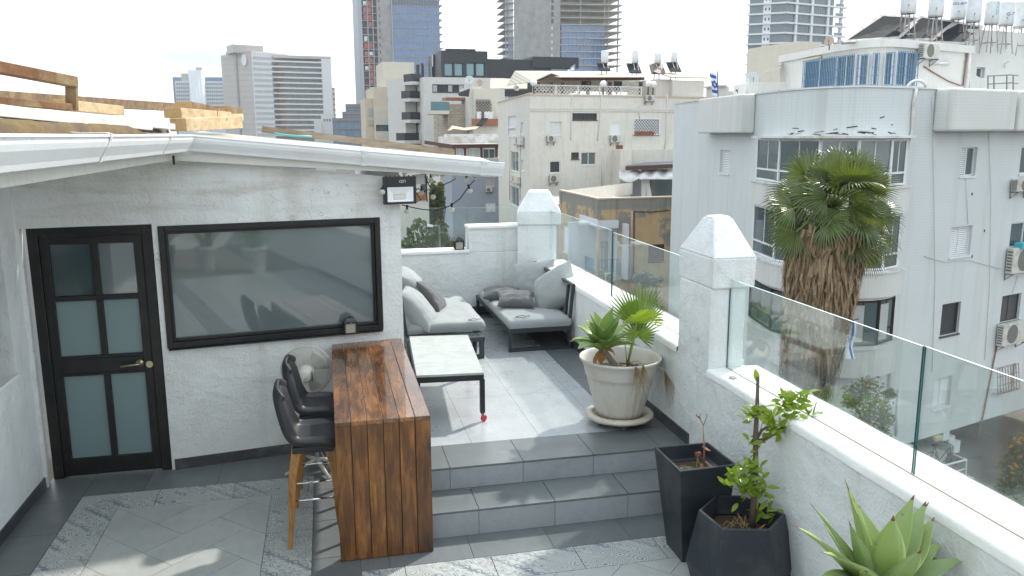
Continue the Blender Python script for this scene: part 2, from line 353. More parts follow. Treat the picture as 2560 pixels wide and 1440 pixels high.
def clip(poly,x0,x1,y0,y1):
    for ax,lim,sg in ((0,x0,1),(0,x1,-1),(1,y0,1),(1,y1,-1)):
        out=[]
        for i in range(len(poly)):
            a,b=poly[i],poly[(i+1)%len(poly)]; da=(a[ax]-lim)*sg; db=(b[ax]-lim)*sg
            if da>=0: out.append(a)
            if (da>=0)!=(db>=0): t=da/(da-db); out.append((a[0]+(b[0]-a[0])*t,a[1]+(b[1]-a[1])*t))
        poly=out
        if len(poly)<3: return []
    return poly
def herring(mb,x0,x1,y0,y1,z,W,ox,oy,g=.004):
    c=math.cos(R(45)); n=int(14/W)
    T=lambda a,b:(ox+(a-b)*c,oy+(a+b)*c)
    for i in range(-n,n):
        for j in range(-n,n):
            k=(i-j)%4
            if k==0: q=(i*W+g/2,(i+2)*W-g/2,j*W+g/2,(j+1)*W-g/2)
            elif k==3: q=(i*W+g/2,(i+1)*W-g/2,j*W+g/2,(j+2)*W-g/2)
            else: continue
            cx,cy=T((q[0]+q[1])/2,(q[2]+q[3])/2)
            if not(x0-W*2<cx<x1+W*2 and y0-W*2<cy<y1+W*2): continue
            p=clip([T(q[0],q[2]),T(q[1],q[2]),T(q[1],q[3]),T(q[0],q[3])],x0+g/2,x1-g/2,y0+g/2,y1-g/2)
            if len(p)>=3: mb.prism(p,z-.012,z)
mb=MB(); herring(mb,IX0,IX1,-3,IY1,0,.335,-1.19,6.69); herring(mb,.47,2.57,-3,5.03,0,.335,1.5,4.6)
tag(mb.build('herringbone_floor',m_herr),kind='structure')
# steps and upper terrace
mb=MB(); mb.box(.664,2.95,5.712,6.105,-.1,.196); mb.box(.664,2.95,6.105,11.9,-.1,Z2-.006); mb.box(-.4,.664,8.25,11.9,-.1,Z2-.006)
tag(mb.build('terrace_steps_core',m_grout),kind='structure')
mb=MB(); mt=MB()
gridtiles(mb,.66,2.92,5.694,6.093,.207,.6,.5,.42,5.694); gridtiles(mb,.66,2.92,6.085,6.572,Z2,.6,.6,.86,6.085); 
gridtiles(mb,2.525,2.92,6.572,11.69,Z2,.5,.6,2.525,6.4); gridtiles(mb,.66,2.525,11.33,11.69,Z2,.6,.5,1.12,11.33); gridtiles(mb,-.4,.66,11.33,11.69,Z2,.6,.6)
tag(mb.build('dark_step_treads',m_darktile),kind='structure')
def risers(x0,x1,y,z0,z1,ox):
    x=ox
    while x<x1:
        a,b=max(x,x0),min(x+.6,x1)
        if b-a>.02: mt.box(a+.002,b-.002,y-.006,y+.006,z0,z1)
        x+=.6
risers(.662,2.92,5.706,.002,.19,.42-.6); risers(.662,2.92,6.098,.209,Z2-.017,.26)
tag(mt.build('slate_step_risers',m_risertile),kind='structure')
mb=MB(); gridtiles(mb,.66,2.525,6.572,11.33,Z2,.61,1.22,1.12,6.572,0,0,.0025); gridtiles(mb,-.4,.66,8.3,11.33,Z2,.61,1.22,1.12,6.572); tag(mb.build('pale_terrace_floor',m_lighttile),kind='structure')
# ---------------- parapet ----------------
PX=2.914; PXO=3.36; ZC=1.147; ZF=1.19
par=thing('parapet_wall','white stuccoed parapet wall with pointed pillars running along the right side of the terrace','parapet',(3.1,6,0))
def rough_box(mb,x0,x1,y0,y1,z0,z1,n=1): mb.box(x0,x1,y0,y1,z0,z1)
mb=MB(); mb.box(PX,PXO-.02,-8,6.0,-1,ZC-.045); mb.box(PX,PXO-.02,6.0,11.7,-1,ZF-.045); mb.box(.0,3.0,11.70,12.0,-1,1.30); mb.box(1.995,3.0,11.702,12.0,1.3,1.65)
mb.build('wall',m_stucco,par,bevel=.012)
def coping(mb,x0,x1,y0,y1,z):
    # softly uneven plastered top: a strip mesh with wavering edges
    n=max(2,int((y1-y0)/.12)); vs=[];fs=[]
    for i in range(n+1):
        y=y0+(y1-y0)*i/n; a=.008*noise.noise(V((y*3,0,x0))); b=.010*noise.noise(V((y*2.3,5,x0))); c=.006*noise.noise(V((y*1.7,9,z)))
        for (x,zz) in ((x0-.006+a,z-.06),(x0-.004+a,z-.012),(x0+.014+a,z+c*.3),((x0+x1)/2-.035,z+.004),((x0+x1)/2-.02,z-.004),((x0+x1)/2+.0,z+.002),(x1-.014+b,z+c),(x1+.004+b,z-.012),(x1+b,z-.06)): vs.append((x,y,zz))
    k=9
    for i in range(n):
        for j in range(k-1): fs.append((i*k+j,i*k+j+1,(i+1)*k+j+1,(i+1)*k+j))
    fs=[tuple(reversed(f)) for f in fs]
    mb.add(vs,fs)
mb=MB(); coping(mb,PX,PXO,-8,5.82,ZC); coping(mb,PX,PXO,6.40,11.4,ZF)
mb.box(.0,2.0,11.675,12.02,1.295,1.345); mb.box(1.985,2.8,11.678,12.02,1.645,1.690)
mb.build('coping',m_cap,par,smooth=True,bevel=.01)
def pillar(c,rz,w,d,z0,zn,zh,za,th,lt):
    mb=MB(); co,si=math.cos(rz),math.sin(rz)
    def ring(hx,hy,z,ox=0,oy=0): return [V((c[0]+(x+ox)*co-(y+oy)*si,c[1]+(x+ox)*si+(y+oy)*co,z)) for x,y in ((-hx,-hy),(hx,-hy),(hx,hy),(-hx,hy))]
    def fr(a,b): mb.hexa(a+b)
    hx,hy=w/2,d/2
    fr(ring(hx-.03,hy-.025,z0,-.03,.0),ring(hx-.03,hy-.025,zn,-.03,.0))
    fr(ring(hx,hy,zn),ring(hx+.006,hy+.006,zh)); fr(ring(hx+.006,hy+.006,zh),ring(th/2,th/2*1.1,za-.015,.0)); fr(ring(th/2,th/2*1.1,za-.015),ring(th/2-.02,th/2-.02,za))
    return mb.build('pillar',m_stucco,par,bevel=.012,label=lt)
pillar((3.095,6.10),0,.36,.64,ZC-.05,1.80,2.04,2.345,.17,'near pillar with pointed white top')
pillar((3.03,11.62),R(-14),.62,.62,.2,1.72,1.90,2.20,.30,'far pillar with pointed white top at the terrace corner')
mb=MB()
mb.box(PX-.012,PX+.004,5.712,6.1,.2,.30); mb.box(PX-.013,PX+.004,6.099,11.69,Z2,Z2+.10); mb.box(PX-.012,PX+.004,-3,5.71,0,.09); mb.box(1.0,2.9,11.688,11.704,Z2,Z2+.10)
mb.build('skirting',m_skirt,par)
# glass panels
def gpanel(label,a,b,z0,z1,th=.012,group='frameless glass panels on the parapet'):
    a=V(a+(0,));b=V(b+(0,)); d=(b-a).normalized(); nn=V((d.y,-d.x,0))*th/2
    p=lambda q,s,z: q+nn*s+V((0,0,z))
    P=[p(a,1,z0),p(b,1,z0),p(b,-1,z0),p(a,-1,z0),p(a,1,z1),p(b,1,z1),p(b,-1,z1),p(a,-1,z1)]
    mb=MB(); mb.add(P,[(0,1,5,4),(2,3,7,6)],0); mb.add(P,[(3,2,1,0),(1,2,6,5),(3,0,4,7)],1); mb.add(P,[(4,5,6,7)],2)
    return tag(mb.build('glass_panel',[m_glass,m_glassedge,m_glassrim]),label,'glass panel',group)
GX=3.085
gpanel('glass panel right of the near pillar, palm trunk seen through it',(GX-.01,5.80),(GX,3.655),ZC-.003,1.875)
gpanel('clear glass panel nearest the camera, above the large agave',(GX,3.640),(GX,-1.5),ZC-.003,1.878)
gpanel('clear glass panel behind the potted palm, ending at the near pillar',(GX+.02,8.62),(GX,6.42),ZF-.003,1.92)
gpanel('clear glass panel beside the sofa, joining the far pillar',(GX+.03,11.35),(GX+.02,8.64),ZF-.003,1.94)
gpanel('tall glass panel on the low part of the far wall, behind the small lantern',(1.985,11.83),(.55,11.83),1.34,1.955)
gpanel('short glass panel on the raised step of the far wall',(2.72,11.83),(2.0,11.83),1.686,1.945)
mb=MB(); mb.box(GX-.016,GX-.0075,-1.5,5.8,ZC-.004,ZC+.007); mb.build('glass_sealant',plain('grimy_sealant',(.30,.27,.20),.8,0,.4,12),par)
mb=MB(); mb.box(GX+.0,GX+.009,6.42,11.3,ZF-.004,ZF+.006); mb.build('glass_sealant',bpy.data.materials['grimy_sealant'],par)
# bottle cap on the coping
mb=MB(); q=atZ(1832,945,ZC+.004); mb.lathe([(.001,.012),(.024,.012),(.028,.009),(.030,0)],q,16); tag(mb.build('bottle_cap',plain('cap_metal',(.45,.45,.44),.4,.6)),'small round metal cap lying on the parapet ledge beside the near pillar','bottle cap')
# ---------------- house ----------------
hs=thing('rooftop_house','white stuccoed rooftop house with black framed glass door and picture window on the left','house',(-1,7.6,0))
FB=Fr((-1.491,7.541),math.atan2(.153,1.0))
def zr(u): return 2.94-.1*(u-.21)/1.0       # underside line of the sloped roof above the front wall
wy=[FB.p(-1.02,0),FB.p(2.195,0)]
win=(.050,1.995,1.137,2.232)
mb=MB(); mb.wall(FB,-1.02,2.195,-.06,2.56,[win,(-.99,.005,-.06,2.255)],.12)
mb.add([FB.p(-1.02,2.56),FB.p(2.195,2.56),FB.p(2.195,2.60),FB.p(-1.02,2.95)],[(0,1,2,3)])
# right end face and its back, slightly wavering plaster
mb.add([FB.p(2.195,0),FB.p(2.195,0,-.35),FB.p(2.195,2.65,-.35),FB.p(2.195,2.65)],[(0,1,2,3)])
mb.add([FB.p(2.195,0,-.35),(.40,8.6,0),(.40,8.6,2.7),FB.p(2.195,2.65,-.35)],[(0,1,2,3)]); mb.add([(.40,8.6,0),(.40,11.7,0),(.40,11.7,2.7),(.40,8.6,2.7)],[(0,1,2,3)])
mb.build('wall',m_stucco_house,hs)
mb=MB(); FL=Fr((-2.5,7.45),R(-90))     # left wing wall, faces +X ; u runs towards the camera
FL=Fr((-2.5,-4.0),R(90)); 
lw=(8.9,11.05,1.12,2.3)
mb.wall(FL,0,11.42,0,2.9,[lw],.22); mb.build('wing_wall',m_stucco,hs)
mb=MB(); mb.fbox(FL,8.9,11.05,1.10,1.125,-.22,.02); mb.build('window_sill',m_cap,hs)
wf=MB()
for (a,b,c,d) in ((8.9,8.96,1.125,2.3),(10.99,11.05,1.125,2.3),(8.96,10.99,1.125,1.19),(8.96,10.99,2.24,2.3)): wf.fbox(FL,a,b,c,d,-.22,-.16)
o=wf.build('window',m_blackfr,hs,label='side window of the left wing'); wf=MB(); wf.fbox(FL,8.96,10.99,1.19,2.24,-.20,-.185); wf.build('pane',m_pane,o)
# picture window
a,b,c,d=win; fw=.052; wf=MB()
for q in ((a,a+fw,c,d),(b-fw,b,c,d),(a+fw,b-fw,c,c+fw),(a+fw,b-fw,d-fw,d)): wf.fbox(FB,*q,-.08,.014)
wf.fbox(FB,a+.01,b-.01,c-.012,c-.001,-.08,.045)
for q in ((a+fw,a+fw+.025,c+fw,d-fw),(b-fw-.025,b-fw,c+fw,d-fw),(a+fw+.025,b-fw-.025,c+fw,c+fw+.025),(a+fw+.025,b-fw-.025,d-fw-.025,d-fw)): wf.fbox(FB,*q,-.085,-.018)
wo_=wf.build('window',m_blackfr,hs,bevel=.004,label='wide black framed picture window')
wf=MB(); wf.fbox(FB,a+fw+.02,b-fw-.02,c+fw+.02,d-fw-.02,-.075,-.060); wf.build('pane',m_bigpane,wo_)
# door (its own plane, slightly turned from the wall)
FD=Fr((-2.478,7.575),0.0); W=.985; H=2.245
df=MB()
for q in ((0,.085,0,H),(W-.085,W,0,H),(.085,W-.085,H-.075,H)): df.fbox(FD,*q,-.09,.02)
dframe=df.build('door_frame',m_blackfr,hs,bevel=.006)
dl=MB(); n1_=.006
def dr(u0,u1,v0,v1,n0=-.06,n1=n1_): dl.fbox(FD,u0,u1,v0,v1,n0,n1)
L0,L1=.088,W-.088
dr(L0,L0+.07,.012,H-.08); dr(L1-.07,L1,.012,H-.08); dr(L0+.07,L1-.07,.012,.17); dr(L0+.07,L1-.07,H-.15,H-.08)
dr(L0+.07,L1-.07,.93,1.11); dr(L0+.07,L1-.07,1.60,1.645); mid=(L0+L1)/2+.02
dr(mid-.026,mid+.026,.17,.93); dr(mid-.026,mid+.026,1.11,1.60); dr(mid-.026,mid+.026,1.645,H-.15)
dr(L0+.09,L1-.09,.95,.957,-.05,.012); dr(L0+.09,L1-.09,1.083,1.09,-.05,.012); dr(L0+.03,L1-.03,.035,.05,-.05,.012)
door=dl.build('door',m_blackfr,hs,bevel=.004,label='black metal door with six glass panes')
for (u0,u1,v0,v1,mm) in ((L0+.07,mid-.026,.17,.93,m_frost),(mid+.026,L1-.07,.17,.93,m_frost),(L0+.07,mid-.026,1.11,1.6,m_frost),(mid+.026,L1-.07,1.11,1.6,m_frost),(L0+.07,mid-.026,1.645,H-.15,m_doordark),(mid+.026,L1-.07,1.645,H-.15,m_bigpane)):
    x=MB(); x.fbox(FD,u0-.01,u1+.01,v0-.01,v1+.01,-.035,-.022); x.build('door_pane',mm,door)
m_brass=plain('brass',(.42,.36,.24),.3,.9,.1)
x=MB(); hp=FD.p(L1-.10,1.02,.012); x.tube([hp,hp+V((0,-.018,0))],.032,16); x.tube([hp+V((0,-.012,0)),hp+V((0,-.05,0)),hp+V((-.03,-.055,0)),hp+V((-.155,-.05,-.012))],[.011,.011,.011,.009],10)
x.build('handle',m_brass,door,smooth=True); x=MB(); hp=FD.p(L1-.022,1.005,.012); x.tube([hp,hp+V((0,-.014,0))],.030,16); x.tube([hp+V((0,-.012,0)),hp+V((0,-.022,0))],.012,10); x.build('lock',m_brass,door)
# skirting along the front wall and the wing
mb=MB(); mb.fbox(FB,.03,2.19,0.0,.10,.0005,.014)
mb.fbox(FL,0,11.40,0,.095,.0005,.014); mb.build('skirting',m_skirt,hs)
# eaves
mb=MB(); mb.box(-1.275,-1.25,-4,7.45,2.80,3.0)
def fp(u,n,z): return FB.p(u,z,n)
u0,u1=.21,3.14; zb=lambda u:2.795-.0715*(u-u0)
mb.hexa([fp(u0,.115,zb(u0)),fp(u1,.115,zb(u1)),fp(u1,.085,zb(u1)),fp(u0,.085,zb(u0)),fp(u0,.115,zb(u0)+.17),fp(u1,.115,zb(u1)+.06),fp(u1,.085,zb(u1)+.06),fp(u0,.085,zb(u0)+.17)])
mb.build('fascia',m_fascia,hs)
mb=MB(); mb.box(-2.6,-1.262,-4,7.5,2.802,2.83); mb.hexa([fp(.2,.1,2.802),fp(u1,.1,2.60),fp(u1,-2.2,2.72),fp(.2,-2.2,2.95),fp(.2,.1,2.83),fp(u1,.1,2.63),fp(u1,-2.2,2.75),fp(.2,-2.2,2.98)]); mb.build('soffit',m_fascia,hs)
prof=[(.0,.0),(.0,-.118),(.062,-.122),(.075,-.118),(.085,-.095),(.118,-.045),(.128,-.02),(.128,.0),(.140,.006),(.136,.014),(.118,.010)]
def gutter(name,A,B,out,label):
    mb=MB(); A=V(A);B=V(B);out=V(out); vs=[]
    for q in (A,B):
        for d,z in prof: vs.append(q+out*d+V((0,0,z)))
    k=len(prof); mb.add(vs,[(i,i+1,k+i+1,k+i) for i in range(k-1)])
    return mb.build(name,m_whitemetal,hs,solid=.004,label=label)
gA=gutter('gutter',(-1.19,-4,2.998),(-1.19,7.44,2.992),(1,0,0),'white gutter of the left wing running towards the camera')
ga=fp(.36,.118,2.994); gb=fp(3.175,.118,2.718)
gB=gutter('gutter',ga,gb,FB.n,'white gutter along the front wall')
def bracket(P,dv,out,par_,w=.03):
    out=V(out);P=V(P);dv=V(dv); mb=MB(); vs=[]
    for s in (-1,1):
        for d,z in [(-.16,.035),(.0,.022),(.118,.022),(.146,.016),(.142,-.004),(.133,-.02),(.122,-.05),(.09,-.10),(.08,-.125)]: vs.append(P+dv*(s*w/2)+out*d+V((0,0,z)))
    mb.add(vs,[(i,i+1,10+i,9+i) for i in range(8)]); return mb.build('gutter_bracket',m_whitemetal,par_,solid=.004)
for y in (4.55,6.25,2.9): bracket((-1.19,y,2.995),(0,1,0),(1,0,0),gA)
dB=(gb-ga).normalized()
for t in (.52,.925): bracket(ga+(gb-ga)*t,dB,FB.n,gB,.05)
x=MB(); 
for c_,o_ in ((gb,FB.n),): 
    vs=[c_+o_*d+V((0,0,z)) for d,z in prof[:8]]; x.add(vs,[tuple(range(8))])
x.build('gutter_end_cap',m_whitemetal,gB)
# black outlet pipe stub at the inner corner
x=MB(); p=atY(434,398,7.40); x.tube([p+V((0,0,.03)),p+V((0,0,-.045))],.010,8); x.build('drip_pipe',m_black,hs)
# roof panels
m_roofsheet=plain('roof_sheet',(.50,.48,.43),.6,0,.08,2,dirt=(.30,.24,.16),ds=1.6)
b0=atY(640,332,10.0); b1_=atY(1130,390,10.0)
mb=MB(); ra=fp(.33,.12,2.985); rb=fp(3.12,.12,2.712)
mb.hexa([ra,rb,b1_+V((.35,0,-.05)),b0+V((-.6,0,0.0)),ra+V((0,0,.018)),rb+V((0,0,.018)),b1_+V((.35,0,-.02)),b0+V((-.6,0,.02))])
mb.build('roof',m_roofsheet,hs,label='white sheet roof above the front wall')
mb=MB(); mb.hexa([(-1.20,-4,3.0),(-1.20,7.42,2.99),(-5,9.5,3.20),(-5,-4,3.21),(-1.20,-4,3.012),(-1.20,7.42,3.004),(-5,9.5,3.23),(-5,-4,3.24)]); mb.build('roof',m_roofsheet,hs,label='sheet roof of the left wing')
m_rust=plain('rusty_insulation',(.14,.09,.035),.95,0,.6,14,bump=.6,bs=40,dirt=(.06,.045,.05),ds=5)
mb=MB(); 
n=60; vs=[];fs=[]
for i in range(n+1):
    y=2.5+(7.3-2.5)*i/n; h=.055+.012*noise.noise(V((y*6,1,2)))
    for (x,z) in ((-1.235+.01*noise.noise(V((y*9,0,0))),3.012),(-1.245,3.012+h*.6),(-1.27,3.012+h),(-1.45,3.02+h)): vs.append((x,y,z))
for i in range(n):
    for j in range(3): fs.append((i*4+j,(i+1)*4+j,(i+1)*4+j+1,i*4+j+1))
mb.add(vs,fs); mb.build('roof_edge_insulation',m_rust,hs,smooth=True,label='crumbly brown foam edge of the left roof')
# ---------------- bar table ----------------
m_woodY=woodmat('bar_wood_top',1,rough=.22,coat=.8,dark=(.038,.015,.006),mid=(.125,.047,.012),lite=(.31,.125,.030)); m_woodZ=woodmat('bar_wood_front',2,(.034,.014,.005),(.120,.046,.011),(.30,.125,.028),rough=.42,coat=.08); 
bar=thing('bar_table','dark stained plank bar counter with a waterfall front panel, standing beside the steps','bar counter',(.31,6.6,0))
BX0,BX1,BY0,BY1,BT=-.020,.648,5.512,7.72,1.048; nb=6; bw=(BX1-BX0)/nb
mb=MB(); mf=MB()
for i in range(nb):
    a=BX0+i*bw+.002; b=BX0+(i+1)*bw-.002; e=BY1+.153*(a+1.1)*.0+.14*(a-BX0)
    dz=random.uniform(-.0015,.0015)
    mb.hexa([(a,BY0-.002,BT-.035),(b,BY0-.002,BT-.035),(b,e+.01,BT-.035),(a,e,BT-.035),(a,BY0-.002,BT+dz),(b,BY0-.002,BT+dz),(b,e+.01,BT+dz),(a,e,BT+dz)])
    mf.box(a,b,BY0+random.uniform(0,.002),BY0+.035,.005,BT-.036)
mb.build('tabletop',m_woodY,bar,bevel=.003); mf.build('front_panel',m_woodZ,bar,bevel=.003)
m_woodX=woodmat('bar_wood_frame',0,rough=.45,coat=.1)
mb=MB(); mb.box(BX0+.012,BX1-.012,BY0+.036,BY0+.039,.02,BT-.04); mb.build('backing_board',m_black,bar)  # added black sheet stands in for shade in the gaps between front planks
mb=MB(); mb.box(BX0+.03,BX1-.03,BY0+.04,BY0+.075,.9,BT-.036); mb.box(BX0+.03,BX0+.065,BY0+.076,BY1,.96,BT-.036); mb.box(BX1-.065,BX1-.03,BY0+.076,BY1,.96,BT-.036); mb.box(BX0+.03,BX1-.03,BY0+.04,BY0+.07,.03,.10); mb.build('underframe',m_woodX,bar)
mb=MB(); mb.box(BX0+.02,BX0+.09,BY1-.15,BY1-.08,0,BT-.036); mb.build('leg',m_woodZ,bar); mb=MB(); mb.box(BX1-.09,BX1-.02,BY1-.06,BY1+.01,0,BT-.036); mb.build('leg',m_woodZ,bar)
# ---------------- bar stools (facing +X) ----------------
m_leather=plain('black_leather',(.017,.018,.022),.46,0,.15,10,bump=.08,bs=120,spec=.6); m_seam=plain('leather_edge',(.02,.02,.024),.28,0,.1)
m_legw=woodmat('stool_leg_wood',2,(.10,.04,.008),(.30,.135,.03),(.44,.22,.06),.35,.2,2.0)
def make_stool(loc,rz,label):
    t=thing('bar_stool',label,'bar stool',loc,rz,'black bar stools at the wooden counter')
    # shell: profile in x,z swept across y with a rounded edge
    prof=[(-.205,1.20,.0),(-.215,1.205,.0),(-.222,1.17,0),(-.20,1.04,0),(-.175,.92,0),(-.150,.84,0),(-.10,.80,0),(-.02,.792,0),(.10,.797,0),(.19,.795,0),(.225,.78,0),(.232,.755,0)]
    vs=[];fs=[];ny=16
    for i,(x,z,_) in enumerate(prof):
        wv=.5*(.36 if i<3 else (.40 if i<6 else .43)) * (1 if i not in (10,11) else .97)
        for j in range(ny+1):
            s=-1+2*j/ny; y=wv*(abs(s)**.9)*(1 if s>0 else -1)
            up=.055*max(0,(abs(s)-.62)/.38)**2*(1 if i>=5 and i<9 else 0); bk=.05*max(0,(abs(s)-.45)/.55)**2*(1 if i<6 else 0)
            drop=.06*abs(s)**4*(1 if i<2 else .3 if i==2 else 0)
            vs.append((x+bk,y,z+up-drop))
    for i in range(len(prof)-1):
        for j in range(ny): a=i*(ny+1)+j; fs.append((a,a+1,a+ny+2,a+ny+1))
    mb=MB(); mb.add(vs,fs); mb.build('seat_shell',m_leather,t,smooth=True,world=False,solid=.065,sub=2)
    mb=MB(); mb.box(-.13,.17,-.15,.15,.715,.765); mb.build('seat_base',m_black,t,world=False,bevel=.01)
    tips={}
    for sx in (-1,1):
        for sy in (-1,1):
            mb=MB(); P0=V((.02+sx*.115,sy*.125,.75)); P1=V((.02+sx*.20,sy*.185,0.0)) if sx<0 else V((.02+sx*.185,sy*.185,0))
            tips[(sx,sy)]=(P0,P1)
            n=7; vs=[]
            for i in range(n+1):
                q=i/n; p=P0.lerp(P1,q)+V((sx*.018*math.sin(math.pi*min(1,q*1.6)) ,sy*.012*math.sin(math.pi*min(1,q*1.6)),0)); hw=(.036-.020*q)/1; hd=.017-.005*q
                vs+= [p+V((-hw,-hd,0)),p+V((hw,-hd,0)),p+V((hw,hd,0)),p+V((-hw,hd,0))]
            fs=[(0,1,2,3),(4*n+3,4*n+2,4*n+1,4*n)]
            for i in range(n):
                for k in range(4): fs.append((i*4+k,i*4+4+k,i*4+4+(k+1)%4,i*4+(k+1)%4))
            mb.add(vs,fs); mb.build('leg',m_legw,t,world=False,bevel=.004)
    def at(k,z): P0,P1=tips[k]; q=(.75-z)/.75; return P0.lerp(P1,q)
    for k1,k2,z in (((-1,-1),(1,-1),.36),((-1,1),(1,1),.36),((1,-1),(1,1),.30),((-1,-1),(-1,1),.42)):
        mb=MB(); mb.tube([at(k1,z),at(k2,z)],.0095,10); mb.build('footrest',m_steel,t,world=False,smooth=True)
    return t
make_stool((-.20,5.98,0),R(0),'black leather bar stool with wooden legs, nearer the camera, in front of the other one')
make_stool((-.165,6.66,0),R(-3),'black leather bar stool tucked between the nearer stool and the white fan')
# ---------------- pedestal fan ----------------
m_cream=plain('cream_plastic',(.56,.54,.49),.45,0,.06,6); m_creamd=plain('yellowed_plastic',(.50,.47,.40),.5,0,.08,6)
fc=V((-.245,7.33,.92)); fan=thing('pedestal_fan','cream pedestal fan turned to the wall behind the bar stools','fan',(-.19,7.25,0))
fd=V((.10,1.0,.06)).normalized(); fx=fd.cross(V((0,0,1))).normalized(); fz=fx.cross(fd)
mb=MB()
def circ(c,r,n=40): return [c+(fx*math.cos(2*math.pi*k/n)+fz*math.sin(2*math.pi*k/n))*r for k in range(n+1)]
mb.tube(circ(fc,.225),.007,6)
for r_,o_ in ((.19,-.045),(.12,-.07)): mb.tube(circ(fc+fd*o_,r_),.0018,4)
for k in range(110):
    a=2*math.pi*k/110; e=fx*math.cos(a)+fz*math.sin(a)
    mb.tube([fc-fd*.08+e*.06,fc-fd*.075+e*.11,fc-fd*.05+e*.185,fc+e*.225],0.0016,4,cap=False); mb.tube([fc+fd*.07+e*.05,fc+fd*.06+e*.17,fc+e*.225],.0012,4,cap=False)
mb.build('grille',m_creamd,fan)
mb=MB(); mb.lathe([(.001,-.19),(.045,-.188),(.06,-.17),(.068,-.12),(.075,-.08),(.074,-.02),(.05,.0),(.001,.0)],(0,0,0),20)
rot=fd.to_track_quat('Z','Y').to_matrix(); mb.v=[tuple(rot@V(v)+fc) for v in mb.v]; mb.build('motor_housing',m_cream,fan,smooth=True)
mb=MB()
for k in range(8): p=fc-fd*.15+fx*.03+fz*(-.045+.012*k)-fd*.0; mb.bar(p+fx*.033,p+fx*.038-fd*.03,.006,.006)
mb.build('motor_vents',m_black,fan)
mb=MB()
for k in range(3):
    a0=2*math.pi*k/3; vs=[]
    for i in range(7):
        r_=.05+.15*i/6
        for j in range(5):
            a=a0+(j/4)*1.25; vs.append(fc+(fx*math.cos(a)+fz*math.sin(a))*r_+fd*(.018-.036*j/4))
    mb.add(vs,[(i*5+j,i*5+j+1,i*5+j+6,i*5+j+5) for i in range(6) for j in range(4)])
mb.build('blades',plain('fan_blade',(.52,.53,.51),.3,0,.03),fan,smooth=True,solid=.003)
pb=V((-.19,7.25,0)); mb=MB(); mb.tube([fc-fd*.10+V((0,0,-.03)),fc-fd*.10+V((0,0,-.13)),pb+V((0,0,.62))],[.032,.026,.02],12); mb.tube([pb+V((0,0,.64)),pb+V((0,0,.05))],.016,12); mb.tube([pb+V((0,0,.60)),pb+V((0,0,.50))],.024,12)
mb.build('pole',m_cream,fan,smooth=True)
mb=MB()
for k in range(4):
    a=R(20+90*k); d=V((math.cos(a),math.sin(a),0)); mb.tube([pb+V((0,0,.10)),pb+d*.10+V((0,0,.07)),pb+d*.30+V((0,0,.02))],[.022,.02,.014],8)
mb.build('cross_base',m_cream,fan,smooth=True)
mb=MB(); mb.tube([fc-fd*.18+V((.0,0,.02)),fc-fd*.2+V((-.02,-.01,-.05)),pb+V((.01,-.05,.62)),pb+V((.05,-.07,.35)),pb+V((.03,-.06,.2)),pb+V((.10,-.1,.08)),pb+V((.2,-.1,.01))],.004,6); mb.build('cable',plain('white_cable',(.6,.6,.58),.5),fan,smooth=True)
# ---------------- coffee table ----------------
def _marble():
    n=N('weathered_marble'); v=n.scaled(1.4,2.3,1,(0,0,R(25)))
    g=n.n('TexNoise',i_Vector=v,i_Scale=3.0,i_Detail=9,i_Roughness=.68,i_Distortion=1.2).outputs[0]
    k=n.ramp(g,[(.25,(.26,.285,.26)),(.45,(.36,.385,.365)),(.60,(.44,.46,.45)),(.8,(.54,.56,.56))]); k=n.mix(n.math('MULTIPLY',n.ramp(n.noise(2,6),[(.5,(0,0,0)),(.75,(1,1,1))]),.35),k,(.38,.36,.26))
    return n.set(k,n.math('MULTIPLY_ADD',g,.25,.12),0,None,.6)
tb=thing('coffee_table','square stone topped coffee table on a black frame with red castors, right of the bar','coffee table',(1.05,7.8,Z2))
TP=[(.715,7.105),(1.322,7.058),(1.425,8.50),(.80,8.58)]; mb=MB(); mb.prism(TP,.846,.868); mb.build('tabletop',_marble(),tb,bevel=.003)
cx=sum(p[0] for p in TP)/4; cy=sum(p[1] for p in TP)/4; ins=lambda p,k:(cx+(p[0]-cx)*k,cy+(p[1]-cy)*k)
mb=MB(); Q=[ins(p,.965) for p in TP]
for i in range(4): mb.bar(Q[i]+(.818,),Q[(i+1)%4]+(.818,),.035,.054)
mb.build('frame',m_black,tb)
m_redw=plain('red_castor',(.55,.02,.03),.35); m_castor=plain('castor_grey',(.18,.18,.19),.4,.5)
for p in Q:
    mb=MB(); mb.box(p[0]-.022,p[0]+.022,p[1]-.022,p[1]+.022,Z2+.085,.80); lg=mb.build('leg',m_black,tb,bevel=.002)
    mb=MB(); c=V((p[0]+.012,p[1],Z2+.031)); mb.lathe([(.001,-.011),(.026,-.011),(.031,-.006),(.031,.006),(.026,.011),(.001,.011)],(0,0,0),20); mb.v=[(v[2]*.35+v[0]*.94+c.x,v[2]*-.94+v[0]*.35+c.y,v[1]+c.z) for v in mb.v]
    wl=mb.build('castor_wheel',m_redw,lg,smooth=True)
    mb=MB(); mb.bar(c+V((-.012,-.015,0)),c+V((-.02,-.012,.055)),.006,.028); mb.bar(c+V((.0,.015,0)),c+V((-.012,.012,.055)),.006,.028); mb.tube([c+V((-.012,0,.05)),c+V((-.012,0,.075))],.012,8); mb.build('castor_fork',m_castor,lg)
